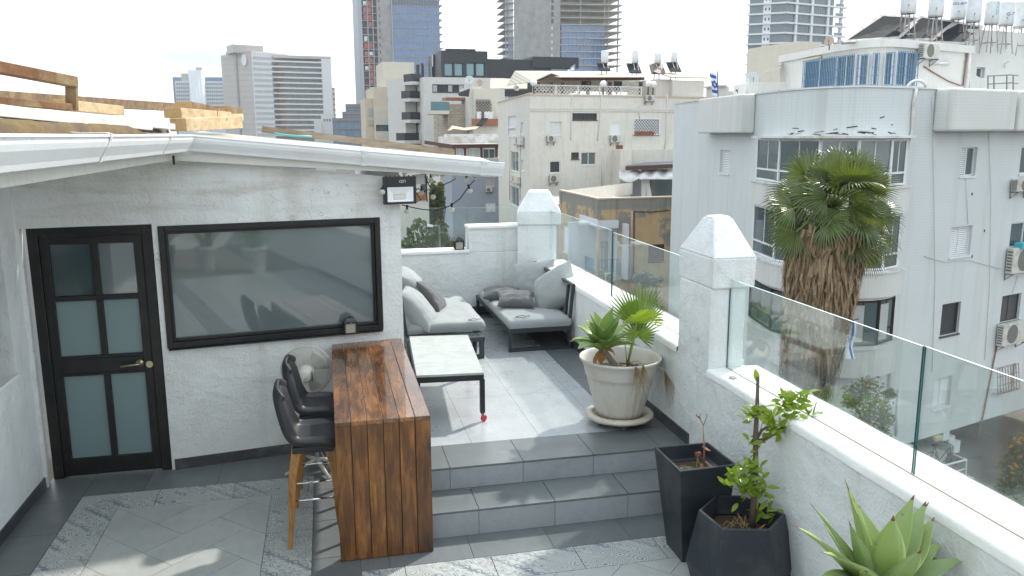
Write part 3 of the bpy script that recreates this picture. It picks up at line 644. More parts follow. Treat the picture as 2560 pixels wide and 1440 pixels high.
# ---------------- sofas ----------------
def fabric(name,c,var=.07,rough=.85):
    n=N(name); k=n.mix(n.noise(3,5),mul(c,1-var),mul(c,1+var)); k=n.mix(n.math('MULTIPLY',n.noise(400,2),.35),k,mul(c,.75))
    h=n.math('ADD',n.math('MULTIPLY',n.noise(300,3),.3),n.math('MULTIPLY',n.noise(9,4,.5),1.2))
    n.set(k,rough,0,n.bump(h,.35,.012),.2); n.b.inputs['Sheen Weight'].default_value=.2; return n.m
m_fab=fabric('light_grey_canvas',(.34,.36,.365)); m_fabd=fabric('dark_grey_velvet',(.125,.125,.132),.15,.7); m_tie=plain('cushion_tie',(.10,.10,.10),.7)
def mattress(name,x0,x1,y0,y1,z0,z1,par_,seed=0,wr=.012):
    nx,ny=26,44; mb=MB(); vs=[];fs=[]
    def top(i,j):
        x=x0+(x1-x0)*i/nx; y=y0+(y1-y0)*j/ny; e=min(min(i,nx-i)/3,min(j,ny-j)/3,1); e=math.sin(e*math.pi/2)
        z=z1-.025*(1-e)+wr*noise.noise(V((x*3,y*3,seed)))+wr*.8*noise.noise(V((x*9+y*4,y*3,seed+3)))*e; return (x,y,z)
    for i in range(nx+1):
        for j in range(ny+1): vs.append(top(i,j))
    k=ny+1
    for i in range(nx):
        for j in range(ny): fs.append((i*k+j,(i+1)*k+j,(i+1)*k+j+1,i*k+j+1))
    ring=[(i,0) for i in range(nx)]+[(nx,j) for j in range(ny)]+[(i,ny) for i in range(nx,0,-1)]+[(0,j) for j in range(ny,0,-1)]
    b=len(vs); L=len(ring)
    for lv in (.5,0.0):
        for (i,j) in ring:
            x,y,z=top(i,j); d=.012*(1 if lv==.5 else 0); ox=d*(-1 if i==0 else 1 if i==nx else 0); oy=d*(-1 if j==0 else 1 if j==ny else 0); vs.append((x+ox,y+oy,z0+(z-z0)*lv))
    for q in range(L):
        a,c=ring[q],ring[(q+1)%L]; ia=a[0]*k+a[1]; ic=c[0]*k+c[1]; n_=(q+1)%L
        fs.append((ia,b+q,b+n_,ic)); fs.append((b+q,b+L+q,b+L+n_,b+n_))
    mb.add(vs,fs); return mb.build(name,m_fab,par_,smooth=True)
def tie(p,s,par_):
    p=V(p); mb=MB(); mb.tube([p+V((s*.05*math.cos(a)*(1+.2*math.sin(3*a)),s*.05*math.sin(a),.006+.004*math.sin(2*a))) for a in [i*.42 for i in range(15)]]+[p+V((s*.09,s*.02,.01)),p+V((s*.12,s*.05,.004))],.004,5); return mb.build('tie_cord',m_tie,par_,smooth=True)
sr=thing('outdoor_sofa','grey cushioned daybed on an anthracite metal frame against the right parapet','sofa',(2.5,10.4,Z2))
mb=MB(); x0,x1,y0,y1=2.075,2.87,9.385,11.62
zz0,zz1=.628,.683
mb.box(x0,x1,y0,y0+.05,zz0,zz1); mb.box(x0,x0+.05,y0+.05,y1,zz0,zz1); mb.box(x1-.05,x1,y0+.05,y1,zz0,zz1); mb.box(x0,x1,y1-.05,y1+.0,zz0-.001,zz1-.001); mb.box(x0+.05,x1-.05,11.36,y1-.05,zz0+.02,zz1-.002)
for k in range(9): mb.box(x0+.05,x1-.05,y0+.15+k*.23,y0+.23+k*.23,zz0+.01,zz0+.03)
mb.build('frame',m_dark,sr,bevel=.003)
for (xa,ya) in ((x0+.002,y0+.002),(x1-.045,y0+.002),(x0+.002,y1-.05),(x1-.045,y1-.05)):
    mb=MB(); mb.box(xa,xa+.042,ya,ya+.042,Z2,zz0-.001); mb.build('leg',m_dark,sr,bevel=.002)
for ya in (y0+.006,y1-.046): mb=MB(); mb.box(x0+.046,x1-.047,ya,ya+.036,Z2+.002,Z2+.042); mb.build('foot_bar',m_dark,sr)
mb=MB(); bx=2.845
for ya in (y0+.03,10.1,10.35,y1-.35): mb.bar((bx,ya,zz1),(bx+.045,ya,1.17),.035,.045)
mb.bar((bx+.045,y0+.01,1.185),(bx+.045,y1-.33,1.185),.038,.03); mb.bar((bx,y0+.22,zz1),(bx+.045,y0+.22,1.17),.035,.035)
mb.build('backrest_frame',m_dark,sr)
mattress('seat_cushion',2.085,2.86,9.39,11.33,.685,.80,sr,1,.008)
p=atZ(1302,793,.808); tie(p,1.1,sr)
sl=thing('outdoor_sofa','grey cushioned daybed with a slatted metal end shelf behind the house corner','sofa',(1.3,10.4,Z2))
mb=MB(); x0,x1,y0,y1=.83,1.745,9.20,11.62; zA,zB=.60,.655
mb.box(x0,x1,y0,y0+.05,zA,zB); mb.box(x0,x0+.05,y0+.05,y1,zA,zB); mb.box(x1-.06,x1,y0+.05,y1,zA,zB); mb.box(x0,x1,y1-.05,y1+.001,zA-.001,zB-.001)
for k in range(5): mb.box(x0+.052,x1-.062,y0+.056+k*.050,y0+.098+k*.050,zA+.03,zB-.004)
mb.build('frame',m_dark,sl,bevel=.003)
for (xa,ya) in ((x0+.002,y0+.002),(x1-.062,y0+.002),(x0+.002,y1-.06),(x1-.062,y1-.06)): mb=MB(); mb.box(xa,xa+.055,ya,ya+.055,Z2,zA-.001); mb.build('leg',m_dark,sl,bevel=.002)
for ya in (y0+.006,y1-.046): mb=MB(); mb.box(x0+.06,x1-.062,ya,ya+.04,Z2+.002,Z2+.045); mb.build('foot_bar',m_dark,sl)
mb=MB()
for k in range(8): mb.box(x1-.10+.0,x1-.085,y0+.07+k*.03,y0+.09+k*.03,Z2+.05,zA-.002)
mb.build('side_slats',m_dark,sl)
mb=MB(); 
for ya in (9.5,10.4,11.4): mb.bar((x0+.02,ya,zB),(x0-.03,ya,1.12),.035,.04)
mb.bar((x0-.03,9.45,1.13),(x0-.03,11.45,1.13),.035,.03); mb.build('backrest_frame',m_dark,sl)
mattress('seat_cushion',.84,1.80,9.50,11.42,.66,.785,sl,4,.016)
tie(atZ(1181,801,.795),1.0,sl); tie(atZ(1118,743,.79),.7,sl)
def pillow(name,label,c,sz,nrm,spin,mat_,seed,group,cat='cushion',wr=.011):
    w_,h_,t_=sz; n=30; vs=[];fs=[]
    for sd_ in (1,-1):
        for i in range(n+1):
            for j in range(n+1):
                u=-1+2*i/n; v=-1+2*j/n
                pin=1-.10*(1-abs(u)**2)*abs(v)**3-.0; pin2=1-.10*(1-abs(v)**2)*abs(u)**3
                f=max(0,(1-abs(u)**2.6))**.52*max(0,(1-abs(v)**2.6))**.52
                edge=(abs(u)**6+abs(v)**6)
                q=V((u*3+seed,v*3,seed*1.7)); wz=wr*(noise.noise(q)+.6*noise.noise(q*2.3))*f
                ang=math.atan2(v,u); rr=math.hypot(u,v); wz+=wr*.55*math.sin(ang*11+seed*3+2*noise.noise(q))*max(0,rr-.45)*f*1.6
                vs.append((u*w_/2*pin2,v*h_/2*pin,sd_*(t_/2*f+ (wz if sd_>0 else wz*.4))))
    k=(n+1)
    for s_ in (0,1):
        b=s_*k*k
        for i in range(n):
            for j in range(n):
                q=(b+i*k+j,b+(i+1)*k+j,b+(i+1)*k+j+1,b+i*k+j+1); fs.append(q if s_==0 else tuple(reversed(q)))
    mb=MB(); mb.add(vs,fs); o=mb.build(name,mat_,None,smooth=True,world=False)
    z_=V(nrm).normalized(); x_=V((0,0,1)).cross(z_); x_=x_.normalized() if x_.length>.05 else V((1,0,0)); y_=z_.cross(x_); m_=Matrix((x_,y_,z_)).transposed()@Matrix.Rotation(R(spin),3,'Z'); o.location=c; o.rotation_euler=m_.to_euler()
    md=o.modifiers.new('w','WELD'); md.merge_threshold=.002
    md=o.modifiers.new('u','SUBSURF'); md.levels=1; md.render_levels=1
    return tag(o,label,cat,group)
G1='light grey back cushions on the two daybeds'; G2='small dark grey scatter cushions'
q=atY(1332,706,10.9); pillow('back_cushion','light grey back cushion leaning in the far corner, left of another one',q,(.68,.64,.32),(-.70,-.62,.42),12,m_fab,2.2,G1)
q=atY(1386,725,10.05); pillow('back_cushion','light grey back cushion tilted on its corner at the near end of the right daybed',q,(.66,.62,.34),(-.80,-.35,.48),38,m_fab,5.1,G1)
q=atZ(1253,732,.87); pillow('scatter_cushion','dark grey cushion lying on the right daybed, the one further back',(q.x,q.y,.87),(.52,.42,.17),(-.05,-.10,1),15,m_fabd,3.3,G2)
q=atZ(1290,750,.88); pillow('scatter_cushion','dark grey cushion lying on the right daybed, overlapping in front',(q.x,q.y,.89),(.50,.40,.18),(-.02,-.28,1),-8,m_fabd,7.7,G2)
q=atY(1042,772,9.80); pillow('back_cushion','light grey back cushion leaning beside the house corner, the nearer of two',q,(.64,.62,.28),(.72,-.22,.66),88,m_fab,8.4,G1)
q=atY(1036,722,10.5); pillow('back_cushion','light grey back cushion leaning beside the house corner, behind the nearer one',q,(.64,.62,.28),(.76,-.15,.60),94,m_fab,9.6,G1)
q=atY(1080,736,10.35); pillow('scatter_cushion','dark grey cushion leaning on the light cushions of the left daybed',q,(.50,.46,.15),(.75,-.25,.62),86,m_fabd,4.9,G2)
# ---------------- planters and plants ----------------
m_potc=plain('cream_pot',(.60,.575,.53),.55,0,.05,4,dirt=(.5,.43,.33),ds=2.5,bump=.05,bs=60); m_soil=plain('soil',(.055,.035,.022),.95,0,.5,20,bump=.8,bs=30)
PC=V((2.535,6.78,0))
dl_=thing('pot_dolly','round beige plant trolley on blue wheels under the cream pot','plant trolley',(PC.x,PC.y,Z2))
mb=MB(); mb.lathe([(.001,.452),(.235,.452),(.30,.455),(.312,.468),(.312,.482),(.298,.496),(.262,.500),(.246,.492),(.240,.470),(.001,.468)],PC,48); mb.build('tray',plain('beige_tray',(.58,.53,.44),.6,0,.07,5,dirt=(.4,.33,.24),ds=3),dl_,smooth=True)
m_blw=plain('blue_castor',(.07,.20,.27),.35)
for a in (200,262,20,110):
    d=V((math.cos(R(a)),math.sin(R(a)),0)); c=PC+d*.225+V((0,0,Z2+.024)); mb=MB()
    mb.lathe([(.006,-.014),(.02,-.015),(.024,-.008),(.024,.008),(.02,.015),(.006,.014)],(0,0,0),18); mb.v=[(v[0]+c.x,v[2]+c.y,v[1]+c.z) for v in mb.v]; wl=mb.build('wheel',m_blw,dl_,smooth=True)
    mb=MB(); mb.box(c.x-.022,c.x+.022,c.y-.02,c.y+.026,c.z+.012,.4525); mb.tube([c+V((0,-.018,0)),c+V((0,.018,0))],.008,8); mb.build('wheel_housing',plain('castor_dark',(.03,.035,.04),.5),wl)
pot=thing('plant_pot','large cream fluted pot holding an agave and a fan palm','plant pot',(PC.x,PC.y,.47))
flute=lambda a,i: 1+(.012*(math.cos(a*22)) if 1<=i<=6 else 0)
mb=MB(); mb.lathe([(.19,.472),(.205,.475),(.222,.53),(.245,.62),(.272,.72),(.293,.80),(.303,.845),(.312,.853),(.318,.87),(.330,.93),(.345,.97),(.362,.99),(.372,1.005),(.372,1.018),(.362,1.022),(.35,1.01),(.335,.98),(.31,.90),(.300,.86)],PC,132,0,flute); mb.build('pot_body',m_potc,pot,smooth=True)
mb=MB(); mb.lathe([(.302,.872),(.2,.885),(.1,.90),(.001,.905)],PC,32); 
mb.build('soil',m_soil,pot,smooth=True)
x=MB()
for k in range(26): a=random.uniform(0,6.3); r_=random.uniform(0,.26); x.sphere(PC+V((r_*math.cos(a),r_*math.sin(a),.893)),random.uniform(.008,.02),7,4)
x.build('pebbles',plain('pebble',(.38,.34,.28),.8,0,.3,9),pot,smooth=True)
m_ag=leafmat('agave_leaf',(.16,.27,.07),(.27,.39,.08),.38,.22); m_agm=leafmat('agave_margin',(.50,.60,.14),None,.4,.2); m_tip=plain('leaf_tip_brown',(.16,.07,.035),.7)
m_ag2=leafmat('big_agave_leaf',(.31,.42,.19),(.44,.55,.17),.45,.2,.12,2,.8)
def blade(mb,base,d,L,Wd,curl,side=0,n=18,fold=.34,mats=(0,1,2),tipw=0):
    """fleshy agave leaf: lanceolate, channelled, pale margin and a dark spine"""
    d=V(d).normalized(); up=V((0,0,1)); x=d.cross(up); x=x.normalized() if x.length>1e-4 else V((1,0,0)); nn=x.cross(d)
    p=V(base); dd=d.copy(); rows=[]
    for i in range(n+1):
        t=i/n; wd=Wd*(.50+.50*math.sin(min(1,t/.50)*math.pi/2)) if t<.50 else Wd*max(0.0,math.cos((t-.50)/.50*math.pi/2))**1.15
        wd=max(wd,.003); ct=-.30*(nn) ; hw=wd/2
        row=[]
        for s in (-1,-.93,-.5,0,.5,.93,1):
            h=fold*hw*(abs(s)**1.6)*(1-.4*t)+.10*hw*math.sin(t*9+side)*(s if abs(s)>.8 else 0); row.append(p+x*hw*s+nn*h)
        row_b=[p+x*hw*s+nn*(-.045*(1-t)*min(1,Wd*8)*(1-abs(s)**2)) for s in (.5,0,-.5)]
        rows.append(row+row_b)
        st=L/n; rotq=Matrix.Rotation(curl/n*(1+1.2*t),4,x); dd=rotq@dd; nn=rotq@nn; dd=(dd+x*side*.02).normalized(); p=p+dd*st
    vs=[v for r in rows for v in r]; k=10
    for i in range(n):
        m_t=mats[2] if i>=n-1 else None
        for j in range(10):
            a=i*k+j; b=i*k+(j+1)%k
            m=m_t if m_t is not None else (mats[1] if j in (0,5) else mats[0]); mb.f.append(tuple(len(mb.v)+q for q in (a,b,b+k,a+k))); mb.m.append(m)
    mb.v.extend([tuple(v) for v in vs])
    return p
def agave(name,label,c,leaves,mats,stem=None,cat='agave'):
    t=thing(name,label,cat,tuple(c)); mb=MB()
    mb2=MB(); 
    for (az,el,L,Wd,curl,side) in leaves:
        a,e=R(az),R(el); d=V((math.cos(a)*math.cos(e),math.sin(a)*math.cos(e),math.sin(e))); blade(mb,V(c)+d*.03,d,L,Wd,curl,side)
    mb.build('leaves',mats,t,smooth=True); return t
ac=atY(1508,880,6.62); ac=V((ac.x,ac.y,ac.z+.05)); lv=[]
for k in range(20):
    el=80-62*(k/19)**.9+random.uniform(-6,6); lv.append((k*137.5+40,el,random.uniform(.26,.34),random.uniform(.10,.14),R(-6-22*(k/19)),random.uniform(-1,1)))
ag1=agave('agave_plant','agave with broad bright green leaves on a bent grey stem in the cream pot',ac,lv,[m_ag,m_agm,m_tip])
mb=MB(); s0=V((2.47,6.70,.87)); mb.tube([s0,s0.lerp(ac,.4)+V((.03,0,-.01)),ac+V((0,0,-.03)),ac+V((0,0,.04))],[.034,.032,.026,.03],12); mb.build('stem',plain('agave_stem',(.17,.15,.12),.9,0,.3,30,bump=.6,bs=60),ag1,smooth=True)
mb=MB()
for (az,el,L) in ((205,-15,.2),(230,-40,.16),(290,-60,.15),(340,20,.14)):
    a,e=R(az),R(el); blade(mb,ac+V((0,0,-.03)),(math.cos(a)*math.cos(e),math.sin(a)*math.cos(e),math.sin(e)),L,.055,R(-70),.5)
mb.build('dead_leaves',plain('dry_leaf',(.30,.16,.05),.8,0,.3,20),ag1,smooth=True)
def fan_leaf(mb,hub,ax,nrm,Rad,nseg,spread,droop=.25,fuse=.55,m=0,m2=1,wid=None,jit=.06):
    ax=V(ax).normalized(); nrm=V(nrm); nrm=(nrm-ax*nrm.dot(ax)).normalized(); sx=ax.cross(nrm); hub=V(hub)
    da=spread/nseg
    for k in range(nseg):
        a=-spread/2+da*(k+.5); a0=a-da*.5; a1=a+da*.5; Lk=Rad*(1-.22*(abs(a)/(spread/2))**2)*(1+random.uniform(-jit,jit))
        dr=lambda an:(ax*math.cos(an)+sx*math.sin(an))
        bow=lambda t: nrm*(-droop*Rad*t*t)+V((0,0,-droop*.9*Rad*max(0,t-fuse)**2*2.2))+nrm*(.10*Rad*abs(a/(spread/2))**2*t)
        ridge=nrm*(.011*Rad/0.5)
        pts=[]
        for t in (.03,fuse*.55,fuse):
            pts.append((hub+dr(a0)*Lk*t+bow(t),hub+dr(a)*Lk*t+bow(t)+ridge*(t+.3),hub+dr(a1)*Lk*t+bow(t)))
        w_f=Lk*fuse*da*.5
        for t,kk in ((fuse+(1-fuse)*.45,.62),(fuse+(1-fuse)*.8,.30),(1.0,.03)):
            c=hub+dr(a)*Lk*t+bow(t); s=(dr(a+1.5708))*w_f*kk; pts.append((c-s,c+ridge*.4,c+s))
        vs=[q for r in pts for q in r]; fs=[];b=len(mb.v)
        for i in range(5):
            mm=m2 if i>=4 else m
            for j in (0,1): mb.f.append(tuple(b+q for q in (i*3+j,i*3+j+1,i*3+j+4,i*3+j+3))); mb.m.append(mm)
        mb.v.extend([tuple(v) for v in vs])
m_pl=leafmat('fan_palm_leaf',(.065,.15,.022),(.15,.27,.035),.4,.32,.3,4); m_ply=leafmat('fan_palm_leaf_bright',(.20,.33,.02),(.30,.42,.03),.4,.4); m_dry=leafmat('dry_palm_leaf',(.22,.135,.06),(.40,.28,.15),.8,.15)
m_pet=plain('palm_petiole',(.20,.27,.05),.5)
pc0=V((2.60,6.78,.90)); fp_=thing('fan_palm','young fan palm with one bright folded leaf and dry fronds in the cream pot','palm plant',tuple(pc0))
def petiole(mb,a,b,sag=0,r=.008): a=V(a);b=V(b); mb.tube([a,a.lerp(b,.35)+V((0,0,.03)),a.lerp(b,.7)+V((0,0,.03)),b],[r*1.3,r,r*.9,r*.7],6)
Yq=6.80; pcr=atY(1592,845,Yq); h1=atY(1596,822,Yq+.12); h2=atY(1592,808,Yq-.08)
mb=MB(); pt=MB(); petiole(pt,pc0,h1); fan_leaf(mb,h1,(0,.10,1),(0,-1,.1),.44,24,R(120),.06,.62); 
pt.build('stem',m_pet,fp_,smooth=True); mb.build('leaf',[m_pl,m_dry],fp_,smooth=False)
mb=MB(); pt=MB(); petiole(pt,pc0,h2); fan_leaf(mb,h2,(.12,-.62,.80),(0,-.55,-.75),.27,22,R(150),-.25,.88); pt.build('stem',m_pet,fp_,smooth=True); mb.build('leaf',[m_ply,m_dry],fp_,label='bright yellow green folded leaf')
mb=MB(); fan_leaf(mb,h1+V((0,.0,-.08)),(0.05,-.1,.35),(0,-1,.2),.26,22,R(250),.1,.45); mb.build('leaf',[m_pl,m_dry],fp_)
mb=MB(); pt=MB()
for (px_,Yd,ax,Rr,sp_) in (((1588,915),6.37,(.25,-.25,-.9),.26,60),((1607,910),6.36,(.1,-.2,-1),.26,45),((1660,925),6.45,(.30,-.1,-1),.36,34),((1560,848),6.6,(-1,-.2,-.25),.16,50)):
    h=atY(*px_,Yd); petiole(pt,pc0+V((0,0,.03)),h,0,.004); mb=MB(); fan_leaf(mb,h,ax,(0,-1,.2),Rr,12,R(sp_),.05,.3,0,1,jit=.25); mb.build('dry_frond',[m_dry,m_dry],fp_)
pt.build('dry_stem',plain('dry_stem',(.36,.27,.15),.8),fp_,smooth=True)
# tall square planter
m_plant=plain('anthracite_planter',(.020,.026,.034),.45,0,.18,3,bump=.04,bs=80,dirt=(.075,.08,.085),ds=1.6)
sp=thing('square_planter','tall dark square planter tapering to its foot, standing in front of the steps','planter',(2.5,5.1,0))
rim=[(2.283,4.90),(2.722,4.915),(2.715,5.357),(2.283,5.360)]; ft=[(2.350,4.955),(2.645,4.96),(2.645,5.24),(2.352,5.24)]; zt=.719
def shrink(P,d): cx=sum(p[0] for p in P)/len(P); cy=sum(p[1] for p in P)/len(P); return [(cx+(p[0]-cx)*(1-d/math.hypot(p[0]-cx,p[1]-cy)),cy+(p[1]-cy)*(1-d/math.hypot(p[0]-cx,p[1]-cy))) for p in P]
def planter(par_,levels,inner,soilz,name='planter_body'):
    mb=MB(); n=len(levels[0][0]); rings=levels+inner
    for i in range(len(rings)-1):
        A=[p+(rings[i][1],) for p in rings[i][0]]; B=[p+(rings[i+1][1],) for p in rings[i+1][0]]; mb.add(A+B,[(k,(k+1)%n,n+(k+1)%n,n+k) for k in range(n)])
    mb.build(name,m_plant,par_,bevel=.004)
    P=inner[-1][0]; mb=MB(); mb.add([p+(soilz,) for p in P],[tuple(range(n))]); mb.build('soil',m_soil,par_)
planter(sp,[(ft,0),(rim,zt-.004),(shrink(rim,.004),zt)],[(shrink(rim,.028),zt),(shrink(rim,.03),zt-.10),(shrink(rim,.075),zt-.11)],zt-.115)
mt=thing('potted_succulent','small grey green succulent in the left side of the square planter','succulent',(2.4,5.06,zt-.11)); mb=MB(); rnd=random.Random(3)
m_suc=leafmat('sedum_leaf',(.10,.13,.055),(.20,.21,.10),.6,.15)
for k in range(420):
    a=rnd.uniform(0,6.28); r_=.10*math.sqrt(rnd.random()); p=V((2.405+r_*math.cos(a)*1.1,5.03+r_*math.sin(a),zt-.105+rnd.random()*.07*(1-r_*6))); d=V((rnd.uniform(-1,1),rnd.uniform(-1,1),rnd.uniform(.1,1))).normalized()*.018; s=d.cross(V((0,0,1))).normalized()*.006; mb.add([p-s,p+s,p+d+s*.4,p+d-s*.4],[(0,1,2,3)])
mb.build('leaves',m_suc,mt)
kk=thing('flowering_succulent','small plant with a dark pink flower cluster in the square planter','flower',(2.50,5.10,zt-.11)); mb=MB(); fl=V((2.52,5.12,zt+.01))
mb.tube([(2.50,5.10,zt-.11),fl],.004,6); mb.build('stem',m_pet,kk); mb=MB()
for k in range(110):
    d=V((rnd.uniform(-1,1),rnd.uniform(-1,1),rnd.uniform(-.3,1))).normalized(); p=fl+d*.03*rnd.uniform(.5,1); s=d.orthogonal().normalized()*.006; q=d.cross(s.normalized())*.006; mb.add([p-s,p+q,p+s,p-q],[(0,1,2,3)])
mb.build('flower_head',leafmat('pink_petal',(.30,.03,.05),(.45,.10,.08),.5,.2),kk)
dd_=thing('dead_plant','dried brown stalk with curled leaves in the square planter','dead plant',(2.56,5.16,zt-.11)); mb=MB(); b_=V((2.545,5.08,zt-.11))
tp=atY(1757,1060,5.12); mb.tube([b_,b_.lerp(tp,.5)+V((.012,0,0)),tp],[.008,.006,.003],6); mb.tube([tp,tp+V((-.03,0,.05)),tp+V((-.02,0,.08))],.003,5); mb.tube([tp+V((0,0,-.02)),tp+V((.03,0,.05)),tp+V((.025,0,.075))],.003,5); mb.tube([b_,b_+V((-.05,-.01,.11))],[.006,.003],5)
for (p,d,L) in ((b_.lerp(tp,.55),(.35,-.3,-.6),.07),(b_+V((-.02,-.02,.08)),(-.2,-.3,-.9),.10),(b_+V((0,-.03,.10)),(.4,-.5,-.8),.10),(tp+V((-.02,0,.05)),(-.9,0,.2),.05)): blade(mb,p,d,L,.032,R(40),.3,8)
mb.build('stalk',[plain('dry_stalk',(.27,.14,.08),.8,0,.3,30)]*3,dd_,smooth=True)
# faceted hexagonal planter
hx=thing('hexagonal_planter','low dark faceted hexagonal planter holding a small citrus tree','planter',(2.56,4.6,0))
zh=.50; hr=[tuple(atZ(*q,zh))[:2] for q in [(1806,1324),(1928,1325),(1964,1286),(1858,1238),(1789,1237),(1746,1275)]]
hc=(sum(p[0] for p in hr)/6,sum(p[1] for p in hr)/6); grow=lambda P,k:[(hc[0]+(p[0]-hc[0])*k,hc[1]+(p[1]-hc[1])*k) for p in P]
rotp=lambda P,a:[(hc[0]+(p[0]-hc[0])*math.cos(a)-(p[1]-hc[1])*math.sin(a),hc[1]+(p[0]-hc[0])*math.sin(a)+(p[1]-hc[1])*math.cos(a)) for p in P]
planter(hx,[(grow(hr,1.13),0),(grow(hr,1.27),.14),(grow(hr,1.0),zh-.004),(shrink(hr,.004),zh)],[(shrink(hr,.022),zh),(shrink(hr,.022),zh-.10),(grow(hr,.9),zh-.13)],zh-.14)
ct=thing('citrus_tree','small pruned citrus tree with one bare upright trunk and a leafy side branch','citrus tree',(hc[0],hc[1],zh-.14))
Yc=hc[1]+.0; T=lambda x,y,o=0: atY(x,y,Yc+o)
m_bark=plain('citrus_bark',(.12,.085,.065),.9,0,.35,30,bump=.7,bs=50)
mb=MB(); mb.tube([V((T(1880,1325).x,Yc,zh-.15)),T(1883,1270),T(1889,1180),T(1889,1090),T(1893,1010),T(1895,942)],[.024,.021,.019,.017,.013,.010],10)
mb.tube([T(1893,1105),T(1912,1098),T(1945,1078),T(1972,1055),T(1990,1030)],[.015,.013,.012,.010,.008],8); mb.tube([T(1893,1095),T(1905,1075),T(1925,1065),T(1955,1062),T(2000,1060),T(2038,1057)],[.012,.010,.009,.007,.006,.005],7); mb.tube([T(2030,1058),T(2034,1030),T(2041,1005)],[.006,.005,.004],6)
mb.tube([T(1888,1250),T(1850,1215),T(1825,1195)],[.006,.004,.003],6); mb.tube([T(1890,1120),T(1905,1060)],[.004,.002],5)
mb.build('trunk',m_bark,ct,smooth=True)
m_cit=leafmat('citrus_leaf',(.14,.25,.02),(.32,.44,.035),.35,.35)
def leaf(mb,p,d,L,Wd,nrm=None,m=0):
    d=V(d).normalized(); nrm=V(nrm) if nrm else V((random.uniform(-.6,.6),random.uniform(-1,.2),random.uniform(.2,1))); s=d.cross(nrm)
    s=s.normalized() if s.length>1e-3 else d.orthogonal().normalized(); n_=s.cross(d); p=V(p)
    pr=[(0,.06),(.2,.62),(.45,1),(.7,.82),(.9,.36),(1,.03)]; vs=[]
    for t,k in pr: c=p+d*L*t-n_*(.22*L*t*t); vs+= [c-s*Wd/2*k+n_*.12*Wd*k,c,c+s*Wd/2*k+n_*.12*Wd*k]
    fs=[(i*3+j,i*3+j+1,i*3+j+4,i*3+j+3) for i in range(5) for j in (0,1)]; mb.add(vs,fs,m)
mb=MB(); rnd=random.Random(11); random.seed(11)
leaf(mb,T(1892,955),(-.1,0,1),.085,.045,(0,-1,0))
def tuft(x,y,n,sp,L=.07,o=0):
    for _ in range(n):
        p=T(x+random.gauss(0,sp),y+random.gauss(0,sp),random.gauss(0,.03)+o); leaf(mb,p,(random.uniform(-1,1),random.uniform(-.8,.5),random.uniform(-.3,1)),L*random.uniform(.7,1.25),L*.42)
for a in ((1880,1030,9,9),(1878,1048,7,8),(1905,1032,6,10),(1900,1110,3,5),(1880,1103,4,6),(1925,1050,8,12),(1940,1085,9,9),(1930,1070,5,10),(1958,1020,10,9),(1965,1000,9,9),(1985,1010,10,12),(2005,1000,10,12),(1975,1062,12,10),(1995,1045,5,8),(2040,1040,7,7),(2008,1045,5,6),(1890,1175,6,8),(1868,1165,6,8),(1840,1190,10,9),(1832,1205,8,8),(1868,1215,9,10),(1862,1235,8,9),(1895,1235,8,9),(1905,1215,5,8),(1895,1275,4,10),(1915,1290,7,9),(1880,1190,5,6)): tuft(a[0],a[1],int(a[2]*1.7),a[3]*1.1,.078)
mb.build('leaves',m_cit,ct,smooth=True)
mb=MB()
for k in range(26): p=V((hc[0]+random.uniform(-.17,.1),hc[1]+random.uniform(-.12,.1),zh-.135)); mb.tube([p,p+V((random.uniform(-.05,.05),random.uniform(-.05,.05),random.uniform(.02,.10))),p+V((random.uniform(-.09,.09),random.uniform(-.09,.09),random.uniform(0,.05)))],.0025,4)
mb.build('dry_weeds',plain('dry_weed',(.33,.22,.10),.9),ct)
# large agave bottom right
gc=atY(2205,1505,3.12); random.seed(21)
ag2=thing('large_agave','large agave with broad grey green pointed leaves, bottom right by the parapet','agave',tuple(gc)); mb=MB()
for (px,py,dy,wd,cv) in ((2155,1196,.10,.095,6),(2143,1216,.06,.125,5),(2058,1267,.06,.105,10),(2009,1306,-.04,.115,14),(2107,1278,-.02,.115,6),(2235,1237,.12,.125,4),(2268,1249,.20,.085,4),(2301,1262,.12,.135,8),(2232,1287,-.10,.155,3),(2349,1310,.04,.150,14),(2383,1299,.16,.10,14),(2273,1369,-.20,.150,2),(2397,1385,-.02,.115,18),(2400,1378,.10,.11,12),(2118,1382,-.22,.140,22),(1998,1425,-.12,.105,45),(2180,1300,.16,.12,2),(2205,1270,.22,.12,2),(2080,1330,.12,.11,8),(2320,1345,.14,.12,10),(2330,1430,-.24,.13,24),(2190,1420,-.30,.14,8),(2060,1440,-.26,.12,30)):
    tp_=atY(px,py,3.12+dy); d=tp_-gc; L=d.length*1.03; x_=d.cross(V((0,0,1))).normalized(); b_=gc+V((d.x,d.y,0)).normalized()*.035
    d2=Matrix.Rotation(R(cv*.62),4,x_)@d; blade(mb,b_,d2,L,wd,R(-cv*1.0),random.uniform(-1.5,1.5),18)
mb.build('leaves',[m_ag2,m_agm,m_tip],ag2,smooth=True)
bp=thing('planter_pot','cream pot under the large agave','plant pot',(gc.x,gc.y,0)); gz=gc.z-.07; mb=MB(); mb.lathe([(.13,.0),(.15,.004),(.20,gz*.85),(.215,gz*.92),(.215,gz),(.20,gz),(.19,gz*.9)],(gc.x,gc.y,0),40); mb.build('pot_body',m_potc,bp,smooth=True); mb=MB(); mb.lathe([(.195,gz-.05),(.1,gz),(.001,gz+.05)],(gc.x,gc.y,0),24); mb.build('soil',m_soil,bp)
